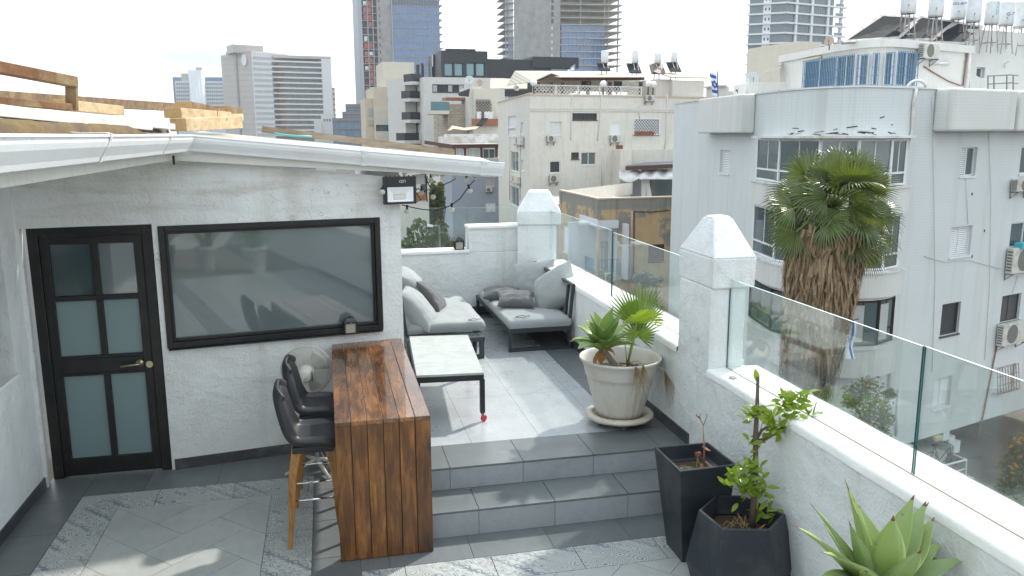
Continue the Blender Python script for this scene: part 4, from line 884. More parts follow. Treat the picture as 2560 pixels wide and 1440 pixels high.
# ---------------- lanterns ----------------
m_lpane=plain('frosted_lantern_pane',(.36,.34,.29),.4); m_solar=plain('solar_cell',(.02,.025,.04),.12)
def lantern(loc,rz,label,hgt=.165):
    t=thing('solar_lantern',label,'lantern',loc,rz,'small black solar lanterns'); s=hgt/.165
    mb=MB(); b=.060*s; mb.box(-b,b,-b*.85,b*.85,0,.012*s)
    for sx in (-1,1):
        for sy in (-1,1): mb.box(sx*b*.92-.011*s,sx*b*.92+.006*s,sy*b*.78-.006*s,sy*b*.78+.006*s,.0125*s,.10*s)
    mb.box(-b,b,-b*.85,b*.85,.1005*s,.118*s)
    mb.hexa([(-b*1.02,-b*.87,.1185*s),(b*1.02,-b*.87,.1185*s),(b*1.02,b*.87,.1185*s),(-b*1.02,b*.87,.1185*s),(-b*.62,-b*.40,.155*s),(b*.62,-b*.40,.155*s),(b*.62,b*.40,.155*s),(-b*.62,b*.40,.155*s)]); mb.box(-b*.25,b*.25,-b*.2,b*.2,.1555*s,.165*s)
    mb.build('lantern_body',m_black,t,world=False,bevel=.002)
    mb=MB(); mb.box(-b*.84,b*.84,-b*.74,b*.74,.0128*s,.0998*s); mb.build('lantern_glass',m_lpane,t,world=False)
    mb=MB(); mb.hexa([(-b*.8,-b*.86,.123*s),(b*.8,-b*.86,.123*s),(b*.8,-b*.80,.123*s),(-b*.8,-b*.80,.123*s),(-b*.55,-b*.47,.152*s),(b*.55,-b*.47,.152*s),(b*.55,-b*.42,.152*s),(-b*.55,-b*.42,.152*s)]); mb.build('solar_panel',m_solar,t,world=False)
    mb=MB(); mb.sphere((0,-b*.87,.109*s),.006*s,8,6); mb.build('sensor',m_lpane,t,world=False)
q=FB.uv(876,822,.05); lp=FB.p(q[0],1.1375,.035); lantern(tuple(lp),R(9),'small black solar lantern on the ledge of the picture window')
lantern((1.86,11.76,1.345),0,'small black solar lantern on the low far wall in front of the glass',.185)
# ---------------- floodlight ----------------
fl0=FB.uv(1000,476,.14); fcn=FB.p(fl0[0]-.0,fl0[1],.13); flt=thing('floodlight','black square floodlight marked LED hung under the gutter corner','floodlight',tuple(fcn))
FF=Fr((fcn.x,fcn.y),R(8.7)+R(3)); zc_=fcn.z; hw,hh=.155,.128
def fb(mb,u0,u1,v0,v1,n0,n1): mb.fbox(FF,u0,u1,zc_+v0,zc_+v1,n0,n1)
mb=MB(); fb(mb,-hw,hw,-hh,hh,-.035,-.005); fb(mb,-hw,-hw+.028,-hh,hh,-.0049,.022); fb(mb,hw-.028,hw,-hh,hh,-.0049,.022); fb(mb,-hw+.028,hw-.028,-hh,-hh+.022,-.0049,.022); fb(mb,-hw+.028,hw-.028,hh-.095,hh,-.0049,.022); fb(mb,-.11,.11,-.05,.11,-.07,-.036); 
for k in range(7): fb(mb,-hw+.02+k*.045,-hw+.026+k*.045,hh+.0005,hh+.012,-.03,.01)
mb.build('housing',m_black,flt,bevel=.005)
mb=MB(); A=[FF.p(u,zc_+v,.0215) for u,v in ((-.125,-.105),(.125,-.105),(.125,.032),(-.125,.032))]; B=[FF.p(u,zc_+v,-.0045) for u,v in ((-.06,-.085),(.06,-.085),(.06,-.035),(-.06,-.035))]
mb.add(A+B,[(k,(k+1)%4,4+(k+1)%4,4+k) for k in range(4)]); mb.build('reflector',plain('reflector',(.74,.78,.80),.25,0,.03),flt)
mb=MB(); fb(mb,-.058,.058,-.083,-.037,-.0046,-.001); mb.build('led_array',plain('led_array',(.62,.55,.50),.5),flt)
mb=MB(); mb.tube([FF.p(-hw-.012,zc_,.0),FF.p(-hw-.012,zc_+.02,-.06),FF.p(-.05,zc_+.02,-.09),FF.p(hw+.012,zc_+.02,-.06),FF.p(hw+.012,zc_,0)],.007,6); mb.build('bracket',m_black,flt)
def text_mesh(s,size,ext=.001):
    cu=bpy.data.curves.new('lettering','FONT'); cu.body=s; cu.size=size; cu.extrude=ext; cu.align_x='CENTER'; cu.align_y='CENTER'
    o=bpy.data.objects.new('tmp',cu); col.objects.link(o); dg=bpy.context.evaluated_depsgraph_get(); me=bpy.data.meshes.new_from_object(o.evaluated_get(dg)); bpy.data.objects.remove(o); bpy.data.curves.remove(cu); return me
def lettering(s,size,F,u,v,n,mat_,par_,flip=False,ang=0,name='lettering'):
    me=text_mesh(s,size); mb=MB(); a=math.pi if flip else ang; ca,sa=math.cos(a),math.sin(a)
    vs=[F.p(u+x.co.x*ca-x.co.y*sa,v+x.co.x*sa+x.co.y*ca,n+x.co.z) for x in me.vertices]; mb.add(vs,[tuple(p.vertices) for p in me.polygons]); bpy.data.meshes.remove(me); return mb.build(name,mat_,par_)
lettering('LED',.038,FF,.02,zc_+.085,.0235,plain('white_print',(.55,.57,.58),.6),flt,flip=True)
# ---------------- string lights ----------------
sl_=thing('string_lights','black cable string lights with clear round bulbs hanging under the right end of the gutter','string lights',(1.2,8.0,2.5))
def S(x,y,d=8.05): return atY(x,y,d)
m_cab=plain('black_cable',(.01,.01,.012),.6)
for pts in ([(1062,440),(1076,470),(1060,480)],[(1191,440),(1185,452),(1172,466),(1150,497),(1128,513),(1112,520),(1090,526),(1058,524),(1022,517),(1005,512)],[(1105,463),(1125,455),(1146,442)],[(1060,484),(1045,470),(1036,476),(1052,500),(1040,505)],[(1068,440),(1066,470),(1068,505)]):
    mb=MB(); mb.tube([S(*p) for p in pts],.005,6); mb.build('cable',m_cab,sl_,smooth=True)
bg=N('bulb_glass'); _g=bg.n('BsdfGlossy'); _g.inputs['Roughness'].default_value=.05; _t=bg.n('BsdfTransparent'); _t.inputs[0].default_value=(.93,.92,.88,1); _d=bg.n('BsdfDiffuse'); _d.inputs[0].default_value=(.8,.78,.7,1)
_m=bg.n('MixShader',i_0=bg.n('LayerWeight',i_Blend=.45).outputs['Facing'],i_1=_t.outputs[0],i_2=_g.outputs[0]); _m2=bg.n('MixShader',i_0=.42,i_1=_m.outputs[0],i_2=_d.outputs[0]); bg.l(_m2.outputs[0],bg.o.inputs[0]); m_bulb=bg.m
m_fil=plain('filament',(.5,.33,.12),.4)
for (x,y,dx,dy) in ((1012,432,0,-1),(1054,482,0,-1),(1082,436,0,-1),(1094,435,.2,-1),(1107,438,-.2,-1),(1083,492,0,-1),(1077,450,0,-1),(1140,440,-.2,-1),(1167,449,-.3,-1),(1186,443,.6,-1),(1175,477,-.6,-1),(1130,524,-.1,-1),(1017,529,.2,-1),(956,480,.4,-1)):
    d=8.05 if x>1010 else 7.66; r_=.026; c=S(x,y,d); up=(V((dx*.5,0,1))).normalized()*(1 if dy<0 else -1)
    mb=MB(); mb.sphere(c,r_,14,10); bo=mb.build('bulb',m_bulb,sl_,smooth=True)
    mb=MB(); mb.tube([c+up*r_*.9,c+up*(r_+.04)],.011,8); mb.build('socket',m_cab,bo)
    mb=MB(); mb.tube([c+up*r_*.6,c-up*r_*.3],.004,5); mb.build('filament',m_fil,bo)
mb=MB(); q=S(1052,448); mb.box(q.x-.06,q.x+.04,q.y,q.y+.04,q.z-.05,q.z+.045); jb=mb.build('junction_box',plain('white_box',(.6,.58,.53),.5),None,bevel=.008); tag(jb,'small white junction box with tangled cable between the floodlight and the bulbs','junction box')
# ---------------- timber and frames on the roof ----------------
m_pine=woodmat('pine',0,(.36,.24,.12),(.58,.42,.25),(.72,.57,.37),.6,0,1.4); m_oldw=woodmat('old_board',0,(.07,.045,.025),(.20,.13,.07),(.34,.24,.14),.75,0,1.4)
m_endg=plain('end_grain',(.42,.27,.13),.8,0,.35,45)
GP='short timber offcuts stacked on the roof'
def plank(label,a,b,w_,h_,mat_,group=GP,name='timber_plank',up=(0,0,1)):
    mb=MB(); mb.bar(a,b,w_,h_,0,up); mb.m[2]=1; mb.m[4]=1; return tag(mb.build(name,[mat_,m_endg],None,bevel=.003),label,'timber',group)
D=atY
plank('pale pine beam with a clean end, lowest and nearest on the roof corner',D(445,312,7.25),D(588,306,8.05),.150,.105,m_pine)
plank('pale pine beam with ringed end, resting behind the lowest beam',D(431,282,7.7),D(560,291,8.75),.155,.085,m_pine)
plank('dark weathered beam across the top of the timber stack',D(459,266,8.0),D(525,277,8.8),.150,.085,m_oldw)
plank('grey brown beam in the middle of the stack, right of the dark one',D(522,281,8.4),D(560,284,9.3),.16,.08,m_oldw)
plank('short brown beam at the far right end of the stack',D(556,276,8.9),D(590,281,9.9),.16,.09,m_oldw)
plank('pale beam lying flat under the right end of the stack',D(500,296,8.3),D(590,293,9.3),.16,.07,m_pine)
G3='tan timber beams lying behind the rusty frame'
plank('pair end of tan beam just right of the rusty frame post',D(150,262,6.6),D(296,277,7.4),.10,.075,m_pine,G3)
plank('long weathered tan board running behind the rusty frame to the stack',D(-40,240,6.2),D(435,268,9.6),.05,.085,m_oldw,G3)
rf=thing('rusty_frame','rusty square tube frame standing on the left roof','metal frame',tuple(D(100,260,5.0)))
m_rt=plain('rusted_tube',(.17,.075,.03),.85,0,.5,9,bump=.3,bs=40,dirt=(.30,.24,.13),ds=4)
mb=MB(); mb.bar(D(-60,158,4.6),D(184,205,5.3),.06,.060); mb.build('top_rail',m_rt,rf,bevel=.004)
mb=MB(); mb.bar(D(179,214,5.3),D(180,276,5.3),.06,.045); mb.build('post',m_rt,rf,bevel=.004)
mb=MB(); mb.bar(D(-60,247,4.6),D(173,268,5.28),.05,.040); mb.build('bottom_rail',m_rt,rf,bevel=.004)
m_batt=plain('white_batten',(.66,.67,.66),.5,0,.1,4,dirt=(.5,.47,.4),ds=6)
G4='white metal roofing strips along the left roof edge'
for (a,b,da,db,w_,h_,lb) in (((-60,272),(204,301),4.0,5.4,.09,.056,'white metal roofing strip nearest the camera, cut end by the rusty post'),((196,300),(366,317),5.4,6.4,.09,.048,'white metal roofing strip in the middle, behind the first cut end'),((360,310),(424,317),6.4,7.0,.09,.045,'short white metal roofing strip ending under the timber')):
    mb=MB(); mb.bar(D(*a,da),D(*b,db),w_,h_); tag(mb.build('roofing_strip',m_batt,None,bevel=.004),lb,'metal strip',G4)
mb=MB(); mb.bar(D(655,323,9.9),D(1135,381,9.9),.09,.072); tag(mb.build('edge_board',woodmat('grey_board',0,(.13,.10,.075),(.28,.22,.16),(.40,.33,.26),.8,0,1.2)),'long weathered wooden board along the far edge of the front roof','timber')
mb=MB(); mb.tube([D(686,333,9.2),D(700,336,9.2),D(740,340,9.2),D(780,342,9.2)],.012,6); tag(mb.build('garden_hose',plain('cyan_hose',(.12,.42,.42),.45),smooth=True),'pale turquoise hose lying on the front roof sheet','hose')

mb=MB(); q=atZ(1165,1223,.209); leaf(mb,q,(1,.2,.05),.07,.03,(0,0,1)); leaf(mb,q+V((.03,.01,.002)),(1,.5,.1),.06,.02,(0,0,1)); tag(mb.build('dry_leaf',plain('dry_tan_leaf',(.36,.27,.16),.8),smooth=True),'dry tan leaf lying on the lower step next to the bar counter','leaf')
# ================= surroundings =================
GZ=-11.0
m_asph=plain('asphalt',(.055,.055,.056),.9,0,.25,.6); m_pave=plain('courtyard_paving',(.14,.12,.105),.85,0,.3,.8)
mb=MB(); mb.add([(-1500,-300,GZ),(1800,-300,GZ),(1800,2600,GZ),(-1500,2600,GZ)],[(0,1,2,3)]); tag(mb.build('ground',m_asph),kind='structure')
mb=MB(); mb.add([(12,12,GZ+.02),(45,12,GZ+.02),(45,34,GZ+.02),(12,34,GZ+.02)],[(0,1,2,3)]); tag(mb.build('courtyard',m_pave),kind='structure')
m_white=plain('white_window_frame',(.72,.74,.75),.45,0,.04); m_shut=plain('white_shutter',(.62,.64,.63),.6,0,.06); m_shutd=plain('dark_shutter',(.06,.06,.06),.6); m_int=plain('dark_interior',(.035,.04,.045),.5); 
m_curt=plain('curtain',(.42,.44,.42),.8,0,.12,3); m_conc=plain('concrete',(.30,.30,.29),.85,0,.25,.25,bump=.2,bs=3,dirt=(.20,.19,.17),ds=.3); m_acw=plain('ac_casing',(.60,.60,.56),.5,0,.06,5,dirt=(.4,.35,.25),ds=4); m_acg=plain('ac_grille',(.16,.16,.15),.6)
m_iron=plain('iron_grey',(.20,.20,.21),.5,.3); m_rustpipe=plain('rusty_pipe',(.25,.14,.09),.7)
def aw(F,px,depth=.15): return F.rect(*px)
def window(F,par_,r,kind='slide',dep=.15,fm=None,pm=None,name='window',fw=.05,n0=0.0,label=None):
    u0,u1,v0,v1=r; fm=fm or m_white; pm=pm or m_pane; b=-dep+n0; mb=MB(); e=.004
    for q in ((u0+e,u0+fw,v0+e,v1-e),(u1-fw,u1-e,v0+e,v1-e),(u0+fw,u1-fw,v0+e,v0+fw),(u0+fw,u1-fw,v1-fw,v1-e)): mb.fbox(F,*q,b-.03,b+.05)
    um=(u0+u1)/2
    if kind in('slide','half','shutter2','bars'): mb.fbox(F,um-fw*.5,um+fw*.5,v0+fw,v1-fw,b-.02,b+.04)
    if kind!='noslill' : mb.fbox(F,u0-.03,u1+.03,v0-.07,v0-.005,b,n0+.05)
    o=mb.build(name,fm,par_,label=label); x=MB(); x.fbox(F,u0+fw-.005,u1-fw+.005,v0+fw-.005,v1-fw+.005,b-.02,b-.005); x.build('pane',pm,o)
    if kind in('shutter','shutter2','half'):
        x=MB(); a0=u0+fw; a1=(um-fw*.5 if kind=='half' else u1-fw); v=v0+fw+.02; st=.075
        while v<v1-fw-.03:
            P=F.p; x.add([P(a0,v,b+.03),P(a1,v,b+.03),P(a1,v+st*.75,b+.0),P(a0,v+st*.75,b+.0)],[(0,1,2,3)]); v+=st
        x.build('shutter',fm if fm is m_white else fm,o,solid=.008)
    return o
AG='air conditioner units on the neighbouring walls'
def acunit(F,px,label,n0=.0,d=.32,cover=None,group=AG,fr=True):
    u0,u1,v0,v1=F.rect(*px,n=n0+d); c=F.p((u0+u1)/2,v0,n0); t=thing('air_conditioner',label,'air conditioner',tuple(c),0,group)
    mb=MB(); mb.fbox(F,u0,u1,v0,v1,n0+.05,n0+d); mb.build('casing',m_acw,t,bevel=.015)
    mb=MB(); w_=u1-u0; h_=v1-v0; cu=u0+w_*.40; cv=(v0+v1)/2; rr=min(w_*.36,h_*.44); k=20
    P=[F.p(cu+rr*math.cos(2*math.pi*i/k),cv+rr*math.sin(2*math.pi*i/k),n0+d+.004) for i in range(k)]; mb.add(P,[tuple(range(k))]); mb.build('fan_grille',m_acg,t)
    mb=MB(); 
    for i in range(7): mb.fbox(F,u0-.006,u0-.001,v0+h_*(.1+.12*i),v0+h_*(.17+.12*i),n0+.08,n0+d-.04)
    mb.build('side_vents',m_acg,t)
    mb=MB(); 
    for uu in (u0+.08,u1-.12): mb.fbox(F,uu,uu+.04,v0-.045,v0-.003,n0+.0,n0+d+.03); mb.fbox(F,uu,uu+.04,v0-.30,v0-.05,n0+.0,n0+.03); mb.bar(F.p(uu+.02,v0-.28,n0+.02),F.p(uu+.02,v0-.04,n0+d-.02),.025,.025)
    mb.build('bracket',m_iron,t)
    return t
def body(mb,F,u0,u1,v0,v1,n1,depth,m=0): mb.fbox(F,u0,u1,v0,v1,n1-depth,n1,m)
# ---------- grey tiled apartment block on the right ----------
def tiled(name,c,s=.11):
    n=N(name); base=n.mix(n.noise(.5,7,.6),mul(c,.92),mul(c,1.06))
    st=n.ramp(n.noise(.9,6,.65,n.scaled(1.5,1.5,.10)),[(.50,(0,0,0)),(.78,(1,1,1))]); base=n.mix(n.math('MULTIPLY',st,.45),base,(.42,.38,.32))
    base=n.mix(n.math('MULTIPLY',n.ramp(n.noise(.22,9,.7),[(.45,(0,0,0)),(.7,(1,1,1))]),.25),base,mul(c,.82))
    geo=n.n('NewGeometry'); sx=n.n('SeparateXYZ',i_0=n.tc)
    u=n.math('ADD',n.math('MULTIPLY',sx.outputs[0],.9),n.math('MULTIPLY',sx.outputs[1],.45))
    g=n.n('TexBrick',i_Vector=n.n('CombineXYZ',i_0=u,i_1=sx.outputs[2]).outputs[0],i_Scale=1.0/s,offset=0.0); g.inputs['Mortar Size'].default_value=.06; g.inputs['Brick Width'].default_value=1; g.inputs['Row Height'].default_value=1
    g.inputs['Color1'].default_value=(0,0,0,1); g.inputs['Color2'].default_value=(.12,.12,.12,1); g.inputs['Mortar'].default_value=(1,1,1,1)
    k=n.mix(n.math('MULTIPLY',g.outputs[0],n.math('MULTIPLY_ADD',n.noise(.35,3),.55,.0)),base,mul(c,.60))
    return n.set(k,.5,0,n.bump(n.noise(6,5),.08,.02),.4)
m_gt=tiled('grey_mosaic_tile',(.63,.675,.675)); m_gt2=tiled('balcony_mosaic_tile',(.66,.67,.64)); m_pent=stucco('penthouse_plaster',(.70,.69,.66),12,.2,(.5,.42,.32),.3,True,.03); m_ledge=plain('white_ledge',(.72,.73,.73),.6,0,.06,2,dirt=(.45,.38,.28),ds=1.2)
gb_=thing('apartment_block','grey tiled apartment block with rounded corner bays and a setback penthouse, filling the right side','apartment building',(20,28,GZ))
def spline(P,n=10):
    out=[]; P=[V((p[0],p[1],0)) for p in P]; Q=[P[0]*2-P[1]]+P+[P[-1]*2-P[-2]]
    for i in range(1,len(Q)-2):
        for k in range(n):
            t=k/n; a,b,c,d=Q[i-1:i+3]; out.append(.5*((2*b)+(-a+c)*t+(2*a-5*b+4*c-d)*t*t+(-a+3*b-3*c+d)*t**3))
    out.append(P[-1]); return out
FRt=Fr((20.4,25.47),R(17.5)); rt_end=FRt.p(16,0)
lf0=(17.66,40.1); lf1=(16.72,30.0)
FLf=Fr(lf0,math.atan2(lf1[1]-lf0[1],lf1[0]-lf0[0]))    # side face (u runs towards the camera)
LL=math.hypot(lf1[0]-lf0[0],lf1[1]-lf0[1])
curve=spline([lf1,(16.45,28.1),(16.5,26.4),(17.05,25.25),(17.9,24.86),(19.0,25.04),(20.4,25.47)],8)
ZT=4.50; ZB=-8.8
def ribbon(mb,C,z0,z1,m=0,rev=False):
    vs=[]; 
    for p in C: vs+= [(p[0],p[1],z0),(p[0],p[1],z1)]
    mb.add(vs,[((2*i,2*i+2,2*i+3,2*i+1) if not rev else (2*i+1,2*i+3,2*i+2,2*i)) for i in range(len(C)-1)],m)
hl=[FLf.rect(1800,375,1824,433)]
RW=[((2402,368,2441,440),'half'),((2376,566,2428,640),'shutter2'),((2353,758,2399,836),'dark'),((2334,944,2377,1018),'shutter2'),((2551,366,2600,434),'slide'),((2526,555,2600,616),'slide'),((2503,737,2550,802),'dshut'),((2484,915,2536,975),'bars')]
hr_=[FRt.rect(*r) for r,_ in RW]
mb=MB(); mb.wall(FLf,0,LL,ZB-2.2,ZT,hl,.14); ribbon(mb,curve,ZB-2.2,ZT); mb.wall(FRt,0,16,ZB,ZT,hr_,.16)
a,b,c=V(lf0),FRt.p(16,0),FRt.p(16,0,-14); 
mb.add([(lf0[0],lf0[1],ZT-.9)]+[(p.x,p.y,ZT-.9) for p in curve]+[(b.x,b.y,ZT-.9),(c.x,c.y,ZT-.9),(30,42,ZT-.9)],[tuple(range(len(curve)+4))])
mb.build('wall',m_gt,gb_)
# inner face of the roof parapet and coping
mb=MB(); allc=[V((lf0[0],lf0[1],0))]+curve+[FRt.p(4.4,0)]
def offs(C,d):
    out=[]
    for i,p in enumerate(C):
        t=(C[min(i+1,len(C)-1)]-C[max(i-1,0)]).normalized(); out.append(p+V((t.y,-t.x,0))*d)
    return out
ci=offs(allc,-.18); co=offs(allc,.04)
vs=[]; 
for p,q in zip(co,ci): vs+= [(p.x,p.y,ZT),(p.x,p.y,ZT+.06),(q.x,q.y,ZT+.06),(q.x,q.y,ZT-.9)]
mb.add(vs,[(i*4+j,i*4+4+j,i*4+5+j,i*4+1+j) for i in range(len(co)-1) for j in range(3)]); mb.build('parapet_coping',m_ledge,gb_)
window(FLf,gb_,hl[0],'shutter',.12,label='small white shuttered window on the curved side')
for (r,k),h in zip(RW,hr_):
    if k=='dark': window(FRt,gb_,h,'plain',.15,m_shutd,m_int)
    elif k=='dshut': window(FRt,gb_,h,'shutter2',.15,m_shutd,m_int)
    elif k=='bars':
        o=window(FRt,gb_,h,'shutter2',.15,m_white,m_int); x=MB(); u0,u1,v0,v1=h
        for i in range(9): uu=u0+(u1-u0)*i/8; x.bar(FRt.p(uu,v0,.25),FRt.p(uu,v1,.10),.018,.018); x.bar(FRt.p(uu,v0,0.02),FRt.p(uu,v0,.25),.018,.018)
        for i in range(4): vv=v0+(v1-v0)*i/3; x.bar(FRt.p(u0,vv,.25-.15*i/3),FRt.p(u1,vv,.25-.15*i/3),.018,.018)
        x.build('window_grille',m_rustpipe,o)
    else: window(FRt,gb_,h,k,.15,m_white,m_pane if k!='shutter2' else m_int)
# projecting roof level boxes
def boxbal(F,px,dn,name='roof_box'):
    u0,u1,v0,v1=F.rect(*px,n=dn); mb=MB(); mb.fbox(F,u0,u1,v0,ZT+.03,.01,dn); mb.build(name,m_gt2,gb_,bevel=.08)
boxbal(FRt,(2384,225,2542,328),.75); boxbal(FRt,(2550,230,2640,328),.75)
x=MB(); u=FLf.rect(1745,245,1852,333,n=.6); x.fbox(FLf,u[0],u[1],u[2],ZT+.03,.01,.6); x.build('roof_box',m_gt2,gb_,bevel=.06)
# corner bays
bc=spline([(16.42,29.7),(15.98,27.3),(16.40,25.3),(17.4,24.35),(18.7,24.22),(19.75,24.75),(20.05,25.36)],6)
bay_o=bc; 
def flat(mb,C,z,m=0):
    mb.add([(p.x,p.y,z) for p in C],[tuple(range(len(C)))],m)
def band(name,C,z0,z1,mat_,cap=True,label=None):
    mb=MB(); ribbon(mb,C,z0,z1)
    if cap: flat(mb,C,z1); mb.add([(p.x,p.y,z0) for p in reversed(C)],[tuple(range(len(C)))])
    return mb.build(name,mat_,gb_,label=label)
def bay(z0,z1,fm,C,sill,nm=6,kick=.27,curt=True):
    W_=MB(); Cc=C[::max(1,len(C)//nm)]
    if Cc[-1]!=C[-1]: Cc.append(C[-1])
    o=None; Pn=MB()
    for i,p in enumerate(Cc):
        W_.box(p.x-.045,p.x+.045,p.y-.045,p.y+.045,z0,z1)
    for i in range(len(Cc)-1):
        a,b=Cc[i],Cc[i+1]
        for zz in (z0+.035,z0+(z1-z0)*kick,z1-.035): W_.bar((a.x,a.y,zz),(b.x,b.y,zz),.06,.07)
        m=(a+b)/2; W_.bar((m.x,m.y,z0+(z1-z0)*kick),(m.x,m.y,z1),.035,.035)
        Pn.add([(a.x,a.y,z0),(b.x,b.y,z0),(b.x,b.y,z1),(a.x,a.y,z1)],[(0,1,2,3)])
    o=W_.build('bay_window',fm,gb_); Pn.build('pane',m_pane,o)
    ci_=offs(Cc,-.25); X=MB()
    for i in range(len(ci_)-1):
        a,b=ci_[i],ci_[i+1]
        if i%2==0: X.add([(a.x,a.y,z0),(b.x,b.y,z0),(b.x,b.y,z1),(a.x,a.y,z1)],[(0,1,2,3)])
inn=offs(bc,-.22)
bay(1.22,2.80,m_white,inn,0); band('bay_canopy',offs(bc,.06),2.82,2.90,m_ledge,label='white ledge over the top bay window')
band('bay_sill',offs(bc,.05),1.14,1.20,m_ledge); band('bay_parapet',bc,.28,1.13,m_gt2)
bay(-1.68,.22,m_white,inn,0); band('bay_sill',offs(bc,.05),-1.76,-1.70,m_ledge); band('bay_parapet',bc,-2.60,-1.77,m_gt2)
bay(-4.35,-2.75,m_blackfr,inn,0,6,.32); band('bay_sill',offs(bc,.02),-4.46,-4.38,m_ledge); band('bay_parapet',bc,-5.45,-4.47,m_gt2); band('bay_slab',inn,-2.74,-2.61,m_ledge,); band('bay_slab',inn,.225,.275,m_ledge)
# curtain strips behind the dark bay
X=MB()
for i in (12,18,24,30):
    if i+3<len(inn): a,b=offs(bc,-.20)[i],offs(bc,-.20)[i+3]; 
    X.add([(a.x,a.y,-4.2),(b.x,b.y,-4.2),(b.x,b.y,-2.9),(a.x,a.y,-2.9)],[(0,1,2,3)])
X.build('curtain',m_curt,gb_)
# drain pipes, cables
def pipe(pts,r,mat_,par_,name='drain_pipe',lb=None): mb=MB(); mb.tube(pts,r,7); return mb.build(name,mat_,par_,smooth=True,label=lb)
PF=lambda F,x,y,n=.06: F.p(*F.uv(x,y,n),n)
pipe([PF(FRt,2290,222),PF(FRt,2283,260),PF(FRt,2280,330),PF(FRt,2272,358),PF(FRt,2268,372)],.055,m_ledge,gb_); pipe([PF(FRt,2266,372),PF(FRt,2258,480),PF(FRt,2243,680),PF(FRt,2230,820),PF(FRt,2222,1000)],.055,m_ledge,gb_)
pipe([PF(FRt,2494,858,.05),PF(FRt,2480,925,.05),PF(FRt,2458,1040,.05),PF(FRt,2440,1110,.05)],.03,m_rustpipe,gb_); pipe([PF(FRt,2247,975),PF(FRt,2240,1090)],.045,m_ledge,gb_)
x=MB(); lp_=[PF(FRt,2292,218,.1)+V((math.cos(a)*.35,0,math.sin(a)*.22)) for a in [i*.4 for i in range(9)]]; x.tube(lp_,.05,7); x.build('vent_pipe',m_ledge,gb_,smooth=True)
acunit(FRt,(2545,448,2585,478),'air conditioner cut by the right edge under the upper right window'); acunit(FRt,(2533,618,2600,680),'air conditioner with a turquoise box on top at the right edge'); acunit(FRt,(2509,808,2565,860),'cream air conditioner under the dark shuttered window at the right edge')
u=FRt.uv(2548,612,.2); mb=MB(); mb.fbox(FRt,u[0]-.12,u[0]+.9,u[1]-.16,u[1]+.08,.06,.40); tag(mb.build('flower_box',plain('turquoise_box',(.06,.42,.50),.5),None,bevel=.02),'turquoise plastic flower box on top of the air conditioner at the right edge','flower box')
# open ground floor
mb=MB(); mb.fbox(FRt,0,16,GZ,ZB-.3,-6.3,-6); mb.fbox(FRt,-4,16,ZB-.02,ZB,-13,-.02); mb.fbox(FRt,3.6,6.0,GZ,ZB-.03,-1.6,-1.3); mb.build('open_ground_floor',stucco('pilotis_plaster',(.42,.42,.40),10,.2),gb_)
mb=MB(); 
for i in range(3): mb.fbox(FRt,3.5+i*.42,3.9+i*.42+.02,ZB-.05-.36*(i+1)*1.0,ZB-.03-.3*i,-1.25,-.05)
mb.build('stepped_soffit',m_gt,gb_)
# penthouse
pz0,pz1=3.62,6.60
Fp=Fr(tuple(atZ(1953,140,pz1))[:2],0)
pA=atZ(1953,140,pz1); pB=atZ(2100,110,pz1); pC=atZ(2205,97.5,pz1); pD=atZ(2300,103,pz1); pE=atZ(2432,116,pz1)
pcv=spline([(p.x,p.y) for p in (pA,pB,pC,pD,pE)],6); mb=MB(); ribbon(mb,pcv,pz0,pz1-.28)
bk=[V((pE.x+6,pE.y+10,0)),V((pA.x+8,pA.y+6,0))]; flat(mb,pcv+bk,pz1-.28); ribbon(mb,[V((pA.x+8,pA.y+6,0)),V((pA.x,pA.y,0))],pz0,pz1-.28); mb.build('penthouse_wall',m_pent,gb_)
mb=MB(); pco=offs(pcv,.12); ribbon(mb,pco,pz1-.30,pz1); flat(mb,pco+bk,pz1); mb.add([(p.x,p.y,pz1-.30) for p in reversed(pco+bk)],[tuple(range(len(pco)+2))]); ribbon(mb,[bk[1],pco[0]],pz1-.3,pz1); mb.build('penthouse_roof_slab',m_pent,gb_)
m_bluebar=plain('blue_iron',(.10,.24,.42),.5,0,.15,5)
def chordF(x0,x1,ztop=pz1-.3):
    # facade frame on the chord of the curved penthouse wall between two image columns
    def hit(x):
        d=ray(x,170); best=None
        for i in range(len(pcv)-1):
            a,b=pcv[i],pcv[i+1]; e=b-a; den=d.x*e.y-d.y*e.x
            if abs(den)<1e-9: continue
            s=(d.x*(0-a.y)-d.y*(0-a.x))/(-den) if False else ((a.x)*d.y-(a.y)*d.x)/(d.x*e.y-d.y*e.x)*1.0
            if -1e-6<=s<=1+1e-6: return a+e*s
        return None
    a,b=hit(x0),hit(x1); f=Fr(a,math.atan2(b.y-a.y,b.x-a.x)); f.L=(b-a).length; return f
for (x0,x1,yt,yb) in ((2018,2097,147,219),(2098,2146,138,216),(2151,2176,136,214),(2181,2199,133,214),(2205,2228,131,214),(2231,2284,129,215)):
    f=chordF(x0,x1); u0,u1,v0,v1=f.rect(x0,yt,x1,yb); u0,u1=max(u0,0.02),min(u1,f.L-.02)
    o=window(f,gb_,(u0,u1,v0,v1),'slide' if u1-u0>.6 else 'plain',-.09,m_white,m_pane); x=MB(); nb_=max(3,int((u1-u0)/.13))
    for i in range(nb_+1): uu=u0+(u1-u0)*i/nb_; x.fbox(f,uu-.011,uu+.011,v0,v1,.20,.222)
    for vv in (v0+.02,v0+(v1-v0)*.30,v0+(v1-v0)*.55,v1-.04): x.fbox(f,u0,u1,vv,vv+.02,.19,.199)
    x.build('window_grille',m_bluebar,o)
f=chordF(2300,2400); acunit(f,(2311,108,2350,146),'large air conditioner on the penthouse wall under the water tanks',.0,.35)
x=MB(); a=PF(f,2326,157,.08); b=PF(f,2375,158,.08); x.tube([a,b],.06,8); x.build('fluorescent_lamp',m_ledge,gb_,smooth=True)
